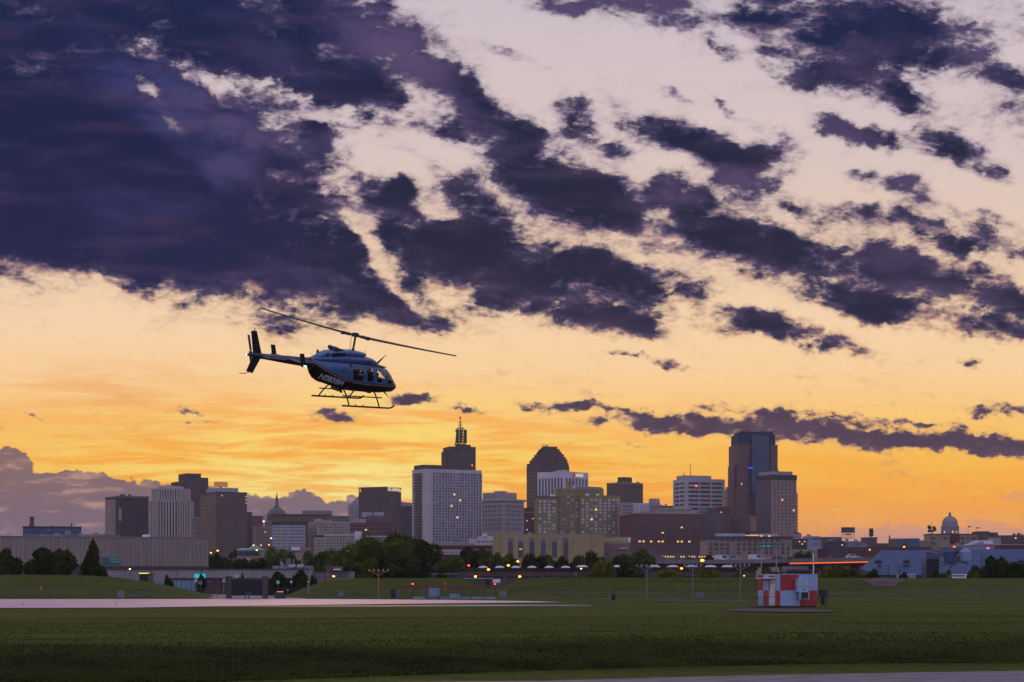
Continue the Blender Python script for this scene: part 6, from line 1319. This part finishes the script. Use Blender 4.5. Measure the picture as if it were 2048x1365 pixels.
    def strip(p0, p1, d0, d1, name, m, x0=None, x1=None):
        q = MB(); pts = [pp for pp in P]
        if x0 is not None:
            yy = lambda x: (lerp_tab([(a[0],a[1]) for a in P], x), lerp_tab([(a[0],a[2]) for a in P], x)); pts = [(x, *yy(x)) for x in [x0] + [a[0] for a in P if x0 < a[0] < x1] + [x1]]
        ring = []
        for (px, py, Y) in pts:
            z0, z1 = PZ(py+p1,Y), PZ(py+p0,Y); ring.append([(PX(px,Y),Y+d0,z0),(PX(px,Y),Y+d1,z0),(PX(px,Y),Y+d1,z1),(PX(px,Y),Y+d0,z1)])
        q.loft(ring); q.build(name, m, f)
    strip(1.0, 4.0, 0, 14, 'deck', CON); strip(-4.0, 1.0, 0, .4, 'barrier', CON); strip(4.0, 12.0, 1.5, 12, 'girder', wall((.055,.035,.04), bw=6))
    strip(4.3, 6.6, 1.2, 1.45, 'glow_strip', glow('girder_shine', (1.0,.16,.03), 1.15), 1580, 1738)  # orange shine on the girder face, put in as a glowing strip, no lamp
    for px in range(1320, 1760, 36):
        Y = lerp_tab([(a[0],a[2]) for a in P], px); py = lerp_tab([(a[0],a[1]) for a in P], px); MB().box(PX(px,Y)-.7, PX(px,Y)+.7, Y+3, Y+10, 0, PZ(py+11,Y)).build('pier', wall((.10,.08,.085)), f)
    q = MB()
    for px in range(1300, 2180, 7):
        Y = lerp_tab([(a[0],a[2]) for a in P], px); py = lerp_tab([(a[0],a[1]) for a in P], px); q.tube((PX(px,Y),Y+.2,PZ(py-3.9,Y)),(PX(px,Y),Y+.2,PZ(py-6,Y)),.04,.04,4)
    q.build('railing', STEEL, f)
    def on(px): return lerp_tab([(a[0],a[1]) for a in P], px) - 2.2, lerp_tab([(a[0],a[2]) for a in P], px) + 8
    WC = paint('white_car_paint', (.6,.62,.68), .3); BCp = paint('black_car_paint', (.02,.02,.025), .3); RC = paint('maroon_car_paint', (.12,.03,.035), .3); SC = paint('silver_car_paint', (.35,.36,.40), .3)
    for px, m, lb, v in ((1378.5,BCp,"dark hatchback on the elevated road near the brightest orange lamp",0),(1444.5,WC,"white van on the elevated road in front of the tan corniced block, leftmost",1),(1467,SC,"silver car just right of the leftmost white van on the bridge",0),(1513,WC,"white van on the bridge below the green road sign",1),
                         (1672.8,RC,"dark red car on the elevated road beside the orange lamp",0),(1706,WC,"white saloon on the elevated road at the right end of the lit girder",0),(1556,BCp,"black car on the bridge right of the green road sign",0)):
        py, Y = on(px); car(px, py+1.0, Y, m, lb, 4.6 if not v else 5.4, 1.5, van=bool(v))
    # green gantry sign
    Y = 600; f = empty('gantry_sign', (PX(1537,Y), Y, 0)); tag(f, "green overhead road sign of three panels on a gantry above the bridge", "road sign")
    GS = paint('sign_green', (.0,.16,.10), .5); WL = paint('sign_legend', (.62,.72,.68), .5); z = lambda p: PZ(p,Y)
    MB().tube((S(-14,Y),.3,z(1093)),(S(16,Y),.3,z(1093)),.18,.18,6).build('gantry_beam', STEEL, f)
    for dx in (-14,16): MB().tube((S(dx,Y),.3,z(1140)),(S(dx,Y),.3,z(1093)),.2,.16,6).build('gantry_post', STEEL, f)
    for i, (x0, x1, p0) in enumerate(((1523,1531.8,1087.8),(1532.2,1541.6,1087.8),(1543.6,1551,1086))):
        pn = MB(); pn.box(S(x0-1537,Y),S(x1-1537,Y),0,.1,z(1097.5),z(p0)); pn = pn.build('sign_panel', GS, f); xc = S((x0+x1)/2-1537,Y)
        q = MB()
        if i < 2:
            q.plate([(xc-.35,z(1093.6)),(xc,z(1094.2)),(xc+.35,z(1093.6)),(xc+.4,z(1091.2)),(xc-.4,z(1091.2))], -.04, 0); q.box(xc-.8 if i else xc-.7, xc-.5, -.04, 0, z(1093),z(1091.9)); q.box(xc+.5, xc+.8, -.04, 0, z(1093),z(1091.9))
        else: q.box(xc-.45,xc+.45,-.04,0,z(1092.3),z(1091.6))
        q.plate([(xc-.12,z(1095.6)),(xc+.12,z(1095.6)),(xc+.12,z(1096.2)),(xc+.28,z(1096.2)),(xc,z(1097)),(xc-.28,z(1096.2)),(xc-.12,z(1096.2))], -.04, 0); q.build('legend', WL, pn)
    # big metal-roofed sheds
    MR = wall((.018,.062,.165), bw=2.2, rows=60, joint=.05, rough=.5, name='metal_roofing')
    Y = 560; f = empty('metal_roofed_shed', (0,0,0)); tag(f, "huge blue-grey hipped metal shed with dark roof vents on the right", "shed")
    def P3(px, py, Yq): return (PX(px,Yq), Yq, PZ(py,Yq))
    q = MB(); A = [P3(1722,1140,Y),P3(1756,1151,Y-4),P3(1985,1151,Y-4),P3(1985,1140,Y+60),P3(1716,1135,Y+62)]; T0, T1 = P3(1762,1101.5,Y+28), P3(1962,1100,Y+28)
    q.add([P3(1752,1150.5,Y-4),P3(1960,1150.5,Y-4),T1,T0,P3(1722,1137.5,Y+20),P3(1722,1136,Y+60),P3(1962,1136,Y+60)], [(0,1,2,3),(0,3,4),(4,3,5),(3,2,6,5)]); q.build('roof', MR, f)
    q = MB(); q.add([P3(1752,1150,Y-3.5),P3(1956,1150,Y-3.5),(PX(1956,Y-3.5),Y-3.5,0),(PX(1752,Y-3.5),Y-3.5,0),P3(1724,1138,Y+20),(PX(1724,Y+20),Y+20,0)], [(0,1,2,3),(0,3,5,4)]); q.build('wall', wall((.08,.09,.12)), f)
    for px, py in ((1756.5,1125.5),(1813,1125.5)):
        Yv = Y + 8.5; v = MB(); v.lathe([(1.0,0),(1.0,.6),(1.3,.7),(.6,1.2)], (PX(px,Yv), Yv, PZ(py+2,Yv)), 8); v.build('roof_vent', BLACK, f)
        MB().tube((PX(px,Yv),Yv,PZ(py+.5,Yv)),(PX(px+4,Yv),Yv,PZ(py-3,Yv)),.45,.35,6).build('vent_pipe', BLACK, f)
    f = empty('metal_roofed_shed', (0,0,0)); tag(f, "second blue-grey metal shed roof running off the right edge", "shed")
    q = MB(); q.add([P3(1906,1150,Y+10),P3(2260,1150,Y+10),P3(2260,1098,Y+40),P3(1962,1098.8,Y+40),P3(1890,1140,Y+80)], [(0,1,2,3),(0,3,4)]); q.build('roof', MR, f); q = MB(); q.box(PX(1908,Y+11),PX(2260,Y+11),Y+11,Y+12,0,PZ(1149.5,Y+11)); q.build('wall', wall((.08,.09,.12)), f)
    for px, py in ((1936,1124),(2043,1125)): MB().lathe([(1.0,0),(1.0,.6),(1.3,.7),(.6,1.2)], (PX(px,Y+24), Y+24, PZ(py+2,Y+24)), 8).build('roof_vent', BLACK, f)
    f = empty('conveyor_tower', (PX(1890,545), 545, 0)); tag(f, "dark blue conveyor tower and tangled trusses between the two metal sheds", "conveyor")
    z = lambda p: PZ(p,545); u = lambda px: PX(px,545)-PX(1890,545); DB = paint('dark_blue_steel', (.03,.06,.13), .6)
    MB().box(u(1852),u(1877),0,6,0,z(1118)).build('hopper_house', DB, f); MB().box(u(1899),u(1916),2,7,z(1112),z(1101)).build('head_house', DB, f); MB().box(u(1914),u(1921),2,6,z(1108),z(1100)).build('drive_house', BLACK, f)
    q = MB()
    for k in range(9): q.tube((u(1853+3*k),-.3,0),(u(1853+3*k),-.3,z(1104+k*1.0)),.12,.12,4)
    for k in range(5): q.tube((u(1852),-.3,z(1108+7*k)),(u(1879),-.3,z(1108+7*k)),.12,.12,4)
    q.build('hopper_frame', BLACK, f)
    for (a, pa, b_, pb) in ((1860,1106,1935,1128),(1875,1110,1916,1104),(1880,1134,1935,1112),(1897,1138,1925,1118)):
        q = MB(); A_, B_ = Vector((u(a),-.5,z(pa))), Vector((u(b_),-.5,z(pb))); q.tube(A_,B_,.16,.16,5); q.tube(A_+Vector((0,0,1.0)),B_+Vector((0,0,1.0)),.16,.16,5)
        for k in range(10): q.tube(A_.lerp(B_,k/10), A_.lerp(B_,(k+1)/10)+Vector((0,0,1.0)), .09,.09,4)
        q.build('conveyor_truss', paint('weathered_steel', (.12,.10,.10), .6), f)
    MB().lathe([(1.6,0),(1.6,2.4),(.3,3.6)], (u(1929),-1,z(1122)), 12).build('cyclone', paint('blue_panel', (.20,.27,.42), .5), f); MB().lathe([(1.5,0),(1.5,3.0),(.4,3.8)], (u(1898),-1,z(1126)), 12).build('cyclone', DB, f)
    # sheds and lorries in front of it
    b = Bld('pale_site_office', "small pale site office with two white tanks in front of the metal shed", 1800, 1800.5, 1832, 1148, 420, 0, wall((.38,.42,.50)), depth=4); b.grid('R', 4, 1, .1, .9, 1150, 1155, .5, .6, G_DARK)
    f = empty('parked_trailer', (PX(1918,420), 420, 0)); tag(f, "long white trailer parked behind the right embankment among bushes", "trailer"); q = MB(); q.box(-S(18,420),S(18,420),0,2.4,PZ(1154,420)*0+1.0,PZ(1148.5,420)); q.build('body', WHITE, f); MB().box(-S(13,420),S(12,420),-.03,0,PZ(1153.5,420),PZ(1150.8,420)).build('window_band', G_DARK, f)
    for dx in (-3.2,-2.2,2.6): MB().tube((dx,.1,.5),(dx,.4,.5),.5,.5,14).build('wheel', BLACK, f)
    for px, tp, lb in ((1776.5,1131,"bare wooden utility pole in front of the metal shed, left of two"),(1798.5,1133.5,"utility pole with a short crossarm in front of the metal shed, right of two")):
        f = empty('utility_pole', (PX(px,400), 400, 0)); tag(f, lb, 'pole', 'utility poles'); MB().tube((0,0,0),(0,0,PZ(tp,400)),.12,.09,6).build('post', paint('old_timber', (.10,.07,.06), .9), f); MB().box(-.45,.45,-.06,.06,PZ(tp+2,400)-.05,PZ(tp+2,400)+.05).build('crossarm', paint('old_timber', (.10,.07,.06), .9), f)
    # white-roofed shed and red strips behind the metal sheds
    Y = 950; f = empty('white_roofed_shed', (PX(1941,Y), Y, 0)); tag(f, "shed with a bright white pitched roof in front of the right-hand hill", "shed"); w = S(61,Y); MB().box(0,w,0,16,0,PZ(1091,Y)).build('wall', wall((.30,.34,.50)), f)
    q = MB(); q.add([(-.5,-.5,PZ(1091,Y)),(w*.46,-.5,PZ(1080.8,Y)),(w+.5,-.5,PZ(1088.5,Y)),(-.5,16,PZ(1091,Y)),(w*.38,16,PZ(1080.3,Y)),(w+.5,16,PZ(1088,Y)),(w+.5,-.5,PZ(1091,Y))], [(0,1,4,3),(1,2,5,4),(0,6,2,1)]); q.build('roof', paint('white_roofing', (.30,.33,.42), .6), f); MB().box(w*.42,w*.72,-.7,-.5,PZ(1088.5,Y),PZ(1081.5,Y)).build('roof_panel', WHITE, f)
    b = Bld('red_brick_row', "long low red brick row behind the metal sheds at right", 1696, 1696.5, 1861, 1094.5, 1150, 0, wall((.14,.055,.055)), depth=14); b.grid('R', 22, 1, .02, .98, 1097, 1103, .45, .6, G_DARK, .03)
    b = Bld('brick_shed', "low brick shed touching the right edge above the second metal roof", 2002, 2002.5, 2100, 1089.5, 900, 0, wall((.16,.06,.055)), depth=14); b.block('pale_coping', -.01, 1.01, -.02, 1.02, 1088.8, 1090, W_PALE).grid('R', 8, 1, .05, .95, 1092, 1096, .5, .6, G_DARK)
    b = Bld('teal_site_block', "row of teal and grey plant boxes under the tan terrace block", 1880, 1880.5, 1935, 1094, 900, 0, wall((.16,.22,.26)), depth=6); b.roofkit(4, seed=12).grid('R', 5, 1, .05, .95, 1096, 1099, .5, .6, G_DARK)
    b = Bld('yellow_grey_block', "pale yellow-grey low building right of the tan corniced block", 1584, 1584.5, 1650, 1099, 1000, 0, wall((.34,.30,.20)), depth=10); b.grid('R', 8, 1, .05, .95, 1103, 1110, .45, .6, G_DARK).block('brick_end', .78, 1.0, -.02, 0, 1098, 1180, W_RED)
    # railings shed / quay behind hut
    b = Bld('quay_shed', "low dark roofed shed right behind the red and white hut", 1573, 1573.5, 1630, 1143.5, 430, 0, wall((.15,.14,.17)), depth=8); b.block('roof', -.03, 1.03, -.1, 1.05, 1139.5, 1143.6, DKGREY); b.block('pale_upper', .0, .8, .2, 1.0, 1133, 1139.6, wall((.20,.19,.24))).grid('R', 4, 1, .1, .9, 1145, 1152, .5, .6, G_DARK)
    # ---- checkered hut
    YH = 176.0; b = Bld('checkered_hut', "red and white checkered equipment hut on the field at right", 1516.5, 1560.5, 1635, 1150.0, YH, 24, WHITE, base=.16, cat='hut', nowall=True)
    zt = b.z(1149.7); zb0 = b.z(1212.3); zm = b.z(1181.5); D_, L_ = b.D, b.L
    WP = paint('hut_white', (.30,.40,.62), .55, var=.08); RP = paint('hut_red', (.34,.028,.03), .55, var=.15)
    q = MB(); q.box(.03,L_-.03,.03,D_-.03,zb0,zt-.03); q.build('core', DKGREY, b.e)
    def panel(face, a0, a1, z0, z1, m):
        q = MB()
        if face == 'R': q.box(a0*L_, a1*L_, -.02, .03, z0, z1)
        else: q.box(-.02, .03, a0*D_, a1*D_, z0, z1)
        q.build('wall_panel', m, b.e)
    s_ = b.u(1597.5)/L_; s2 = b.u(1599.5)/L_
    panel('R', 0, s_, zm, zt, RP); panel('R', s_, 1, zm, zt, WP); panel('R', 0, s2, zb0, zm, WP); panel('R', s2, 1, zb0, zm, RP)
    v = lambda px: b.v(px)/D_
    for x0, x1, mt, mb_ in ((1550.8,1560.5,WP,RP),(1537.8,1550.8,WP,WP),(1527,1537.8,WP,RP),(1516.5,1527,RP,WP)):
        panel('L', v(x1), v(x0), zm, zt, mt); panel('L', v(x1), v(x0), zb0, zm, mb_)
    q = MB(); q.box(-.06, L_+.05, -.05, D_+.05, zt, zt+.05); q.build('roof', paint('hut_roof', (.5,.48,.5), .6), b.e)
    q = MB(); q.box(.1,L_-.1,.1,D_-.1,-.15,zb0); q.build('plinth', DKGREY, b.e)
    def lb_(nm, x0, x1, p0, p1, m, d0=-.06, d1=-.02, par=None): o = MB(); o.box(d0, d1, b.v(x1), b.v(x0), b.z(p1), b.z(p0)); return o.build(nm, m, par or b.e)
    door = lb_('door', 1541, 1550.5, 1161, 1211, paint('door_white', (.60,.60,.58), .5)); lb_('door_frame', 1538.2, 1540.6, 1160, 1181, RP); lb_('door_head', 1538, 1550, 1152, 1154.5, RP); lb_('notice', 1544.2, 1547, 1165.5, 1169.5, GREY, -.075, -.06, door); lb_('notice', 1542, 1544, 1187.5, 1190.5, GREY, -.075, -.06, door); lb_('handle', 1549, 1550, 1186, 1187.5, BLACK, -.10, -.06, door)
    o = MB(); o.box(-.75, 0, b.v(1551), b.v(1526), b.z(1157.6), b.z(1156.3)); o.build('canopy', WHITE, b.e)
    MB().tube((-.1,b.v(1525),b.z(1159)),(-.1,b.v(1525),b.z(1156)),.07,.05,8).build('lamp', DKGREY, b.e)
    # air conditioner on the front
    ac = MB(); ac.box(b.u(1590), b.u(1611.5), -.42, -.02, b.z(1184), b.z(1157.8)); ac = ac.build('air_conditioner', paint('conditioner_blue', (.34,.48,.60), .45), b.e)
    o = MB(); o.box(b.u(1592.5), b.u(1611), -.62, -.42, b.z(1199), b.z(1183.5)); o.build('condenser', paint('conditioner_blue', (.34,.48,.60), .45), ac)
    o = MB(); o.box(b.u(1595), b.u(1608.3), -.66, -.62, b.z(1197.5), b.z(1185)); o = o.build('condenser_grille', BLACK, ac)
    g = MB(); [g.box(b.u(1595), b.u(1608.3), -.675, -.66, b.z(1186+1.6*k)-.008, b.z(1186+1.6*k)+.008) for k in range(7)]; g.build('grille_slats', DKGREY, ac)
    o = MB(); o.box(b.u(1598.5), b.u(1606), -.44, -.42, b.z(1181.5), b.z(1178.5)); o.build('vent', GREY, ac); o = MB(); o.box(b.u(1593.5), b.u(1610), -.435, -.42, b.z(1173.3), b.z(1172.8)); o.build('seam', DKGREY, ac)
    o = MB(); o.box(b.u(1611.8), b.u(1613), -.2, -.02, b.z(1182), b.z(1168)); o.build('conduit', paint('dark_green_paint', (.015,.05,.05), .5), b.e)
    o = MB(); o.tube((b.u(1630.3), .3, zt), (b.u(1630.3), .3, b.z(1105.5)), .045, .04, 8); o.build('flagstaff', WHITE, b.e)
    # steps and rail
    rl = MB(); 
    y0, y1 = b.v(1554), b.v(1520)
    for k in range(9): yy = y0 + (y1-y0)*k/8; rl.tube((-1.2,yy,b.z(1214)),(-1.2,yy,b.z(1194.5)),.015,.015,5)
    rl.tube((-1.2,y0,b.z(1194.5)),(-1.2,y1,b.z(1194.5)),.02,.02,5); rl.tube((-1.2,y0,b.z(1207)),(-1.2,y1,b.z(1207)),.015,.015,5)
    for yy in (y0,y1): rl.tube((-1.2,yy,b.z(1194.5)),(0,yy,b.z(1194.5)),.02,.02,5)
    rl.build('handrail', DKGREY, b.e); o = MB(); o.box(-1.25,0,y0,y1,-.1,b.z(1212)); o.build('landing', DKGREY, b.e)
    f = empty('transformer', (PX(1646,YH+4), YH+4, .2)); tag(f, "dark grey transformer box on legs at the hut's right side", "transformer"); z = lambda p: PZ(p,YH+4)-.2; u = lambda px: PX(px,YH+4)-PX(1646,YH+4)
    MB().box(u(1641),u(1655.5),-.3,.35,z(1194),z(1179.5)).build('tank', paint('slate_steel', (.07,.075,.10), .5), f); MB().box(u(1636.5),u(1641),-.2,.3,z(1194),z(1179)).build('side_box', DKGREY, f); MB().tube((u(1646),0,0),(u(1646),0,z(1194)),.17,.15,10).build('pedestal', BLACK, f)
    for px in (1651.5,1654): MB().tube((u(px),0,0),(u(px),0,z(1194)),.03,.03,6).build('leg', DKGREY, f)
    g = MB(); [g.box(u(1642+2.1*k)-.02, u(1642+2.1*k)+.02, -.36, -.3, z(1192), z(1181)) for k in range(6)]; g.build('cooling_fins', DKGREY, f)
    MB().path([(u(1646),0,.1),(u(1642),-.05,.25),(u(1638),-.05,.6)], .03, 6).build('cable', BLACK, f)
    # fence
    pts_ = [(-60,282),(300,282),(600,281),(1000,279),(1200,262),(1400,236),(1640,222),(1800,212),(2120,205)]
    f = empty('chain_link_fence', (0,0,0)); tag(f, "long low chain-link fence with thin posts along the far edge of the field", "fence")
    FM = paint('dull_galvanised', (.09,.10,.115), .6); px = -50.0; last = None; wires = MB(); k = 0
    pm = MB().tube((0,0,-.1),(0,0,1.42),.035,.035,6).mesh('post', FM)
    while px < 2110:
        Y = lerp_tab(pts_, px); p = Vector((PX(px,Y), Y, ground_h(px,Y))); obj('post', pm, f, p, None, (1,1,1.08))
        if last is not None:
            for h in (.12, .5, .9, 1.42): wires.tube(last+Vector((0,0,h)), p+Vector((0,0,h)), .012 if h < 1.4 else .02, None, 4)
            n = 14
            for i in range(n):
                a0, a1 = last.lerp(p, i/n), last.lerp(p, (i+1)/n); wires.tube(a0+Vector((0,0,.1)), a1+Vector((0,0,1.4)), .005, None, 3); wires.tube(a0+Vector((0,0,1.4)), a1+Vector((0,0,.1)), .005, None, 3)
        last = p; px += 46 if px > 1150 else 44; k += 1
    wires.build('mesh_wires', FM, f)
    # small runway posts
    for px, py, lb in ((45,1214,"short marker stake at the left edge of the runway"),(232,1214,"thin leaning marker stake on the pale runway")):
        Y = CH*F/(py-HZ); s = empty('marker_stake', (PX(px,Y), Y, .12)); tag(s, lb, 'marker stake'); MB().tube((0,0,0),(.06 if px > 100 else 0,0,.33),.02,.015,6).build('stake', DKGREY, s); MB().box(-.03,.03,-.03,.03,0,.04).build('foot', DKGREY, s)
    # ---- trees
    T = tree
    T(10, 70, 1101, 470, 'round_d', "dark tree cut off by the left edge of the frame"); T(102, 96, 1099, 480, 'round_d', "broad dark tree, second from the left edge"); T(183, 60, 1085, 450, 'cone', "tall dark conical tree before the long warehouse"); T(214, 22, 1139, 430, 'bush_d', "low dark shrub at the foot of the tall conical tree")
    T(757, 150, 1078, 520, 'big_m', "large round green tree in the centre left, lighter front one of the pair", base=0); T(825, 110, 1073, 560, 'big_d', "large dark round tree behind and right of the lighter one", base=0); T(712, 70, 1100, 510, 'round_m', "green tree filling the left shoulder of the big round pair")
    for i, (px, w, tp, Y, k, lb) in enumerate(((660,60,1102,640,'round_m',"green tree left of the big round trees"),(640,46,1108,700,'round_d',"dark tree behind the rooftop cabin"),(432,36,1109,760,'round_d',"dark tree against the right end of the long warehouse"),(447,40,1118,620,'round_d',"tree left of the curved-roof sheds"),(484,34,1119,560,'round_d',"small dark tree between the curved-roof sheds"),
        (521,38,1118,560,'round_d',"small dark tree before the right curved-roof shed"),(560,44,1101,820,'round_m',"hazy tree right of the verdigris hall"),(548,40,1108,700,'round_m',"tree above the right curved-roof shed"),(585,50,1106,780,'round_m',"tree behind the silver standpipes, left"),(615,50,1104,800,'round_m',"tree behind the silver standpipes, right"),(470,60,1102,980,'round_d',"far tree mass below the sign tower"),(535,60,1098,1050,'round_m',"far tree beneath the small beige office"),
        (894,50,1113,560,'round_m',"green tree right of the big dark round tree"),(912,46,1118,520,'round_m',"lighter green tree left of the domed hangar"),(948,74,1098,640,'round_d',"broad dark tree before the low red shed"),(985,52,1108,600,'round_m',"tree at the left corner of the tan hall"),(1012,52,1109,620,'round_m',"tree below the first bays of the tan hall"),(1062,56,1110,600,'round_d',"dark tree below the middle bays of the tan hall"),(1100,46,1112,620,'round_m',"tree below the last bays of the tan hall"),
        (1128,44,1115,560,'round_d',"low tree right of the tan hall's last bay"),(1184,54,1105,620,'round_d',"dark tree before the right end of the tan hall"),(1158,34,1113,560,'round_m',"small tree left of the yellow-green bush"),(1272,74,1101,640,'round_m',"large green tree below the brick warehouse's left end"),(1232,44,1114,600,'round_d',"tree between the tan annex and the large green tree"),(1425,50,1113,760,'round_d',"dark tree beside the brightest orange lamp"),
        (1598,60,1106,900,'round_d',"dark tree clump behind the bridge right of the corniced block"),(1991,54,1115,430,'round_d',"tall dark tree in front of the second metal shed"),(2032,52,1127,420,'round_d',"dark tree at the right edge of the frame"),(1952,38,1133,410,'round_d',"lower dark tree left of the tallest tree at right"))):
        T(px, w, tp, Y, k, lb)
    for px, w, tp, Y, k, lb in ((1198,64,1123,395,'bush_l',"yellow-green bush on the bank below the tan hall"),(1262,62,1128,400,'bush_d',"dark bush right of the yellow-green one on the bank"),(1336,60,1140,385,'bush_l',"low yellow-green bush between the first and second pale masts"),(1417,42,1140,385,'bush_l',"rounded yellow-green bush between the second and third pale masts"),
        (1475,40,1148,380,'bush_m',"low scrub left of the checkered hut"),(1550,60,1139,390,'bush_m',"dull green bush just above the checkered hut"),(1655,56,1136,385,'bush_l',"yellow-green bush immediately right of the white staff"),(1700,72,1134,385,'bush_m',"broad green bush left of the metal shed"),(1738,46,1140,382,'bush_d',"dark bush at the metal shed's lower left corner"),
        (1812,34,1147,390,'bush_d',"small bush below the pale site office"),(1864,36,1141,395,'bush_d',"bush below the conveyor tower"),(1889,30,1142,385,'bush_m',"round green bush left of the white trailer"),(1946,30,1143,385,'bush_m',"green bush right of the white trailer"),
        (338,20,1151,352,'bush_d',"small dark tree between the two corrugated panels"),(401,22,1150,352,'bush_d',"small dark shrub in front of the turquoise sign board"),(477,22,1150,345,'bush_m',"shrub behind the top left of the gate"),(549,50,1146,345,'bush_d',"dark bush immediately right of the gate"),(590,54,1142,342,'bush_d',"larger dark bush right of the gate, left of the red sign"),(628,18,1151,352,'bush_d',"small dark bush right of the red octagonal sign"),(895,60,1148,400,'bush_d',"dark hedge bush under the grey shed by the big trees")):
        T(px, w, tp, Y, k, lb)
mid()
def haze():
    m = bpy.data.materials.new('haze'); m.use_nodes = True; t = NT(m.node_tree); v = t.n('ShaderNodeVolumePrincipled')
    v.inputs['Color'].default_value = (.86,.84,.92,1); v.inputs['Density'].default_value = HAZE; v.inputs['Anisotropy'].default_value = .2
    o = t.n('ShaderNodeOutputMaterial'); t.lk(v.outputs[0], o.inputs['Volume'])
    h = MB().box(-3200, 3200, -60, 9300, -3, 156).build('haze', m); tag(h, kind='stuff', label='thin evening haze over the field and city')
HAZE = 4.5e-5
haze()
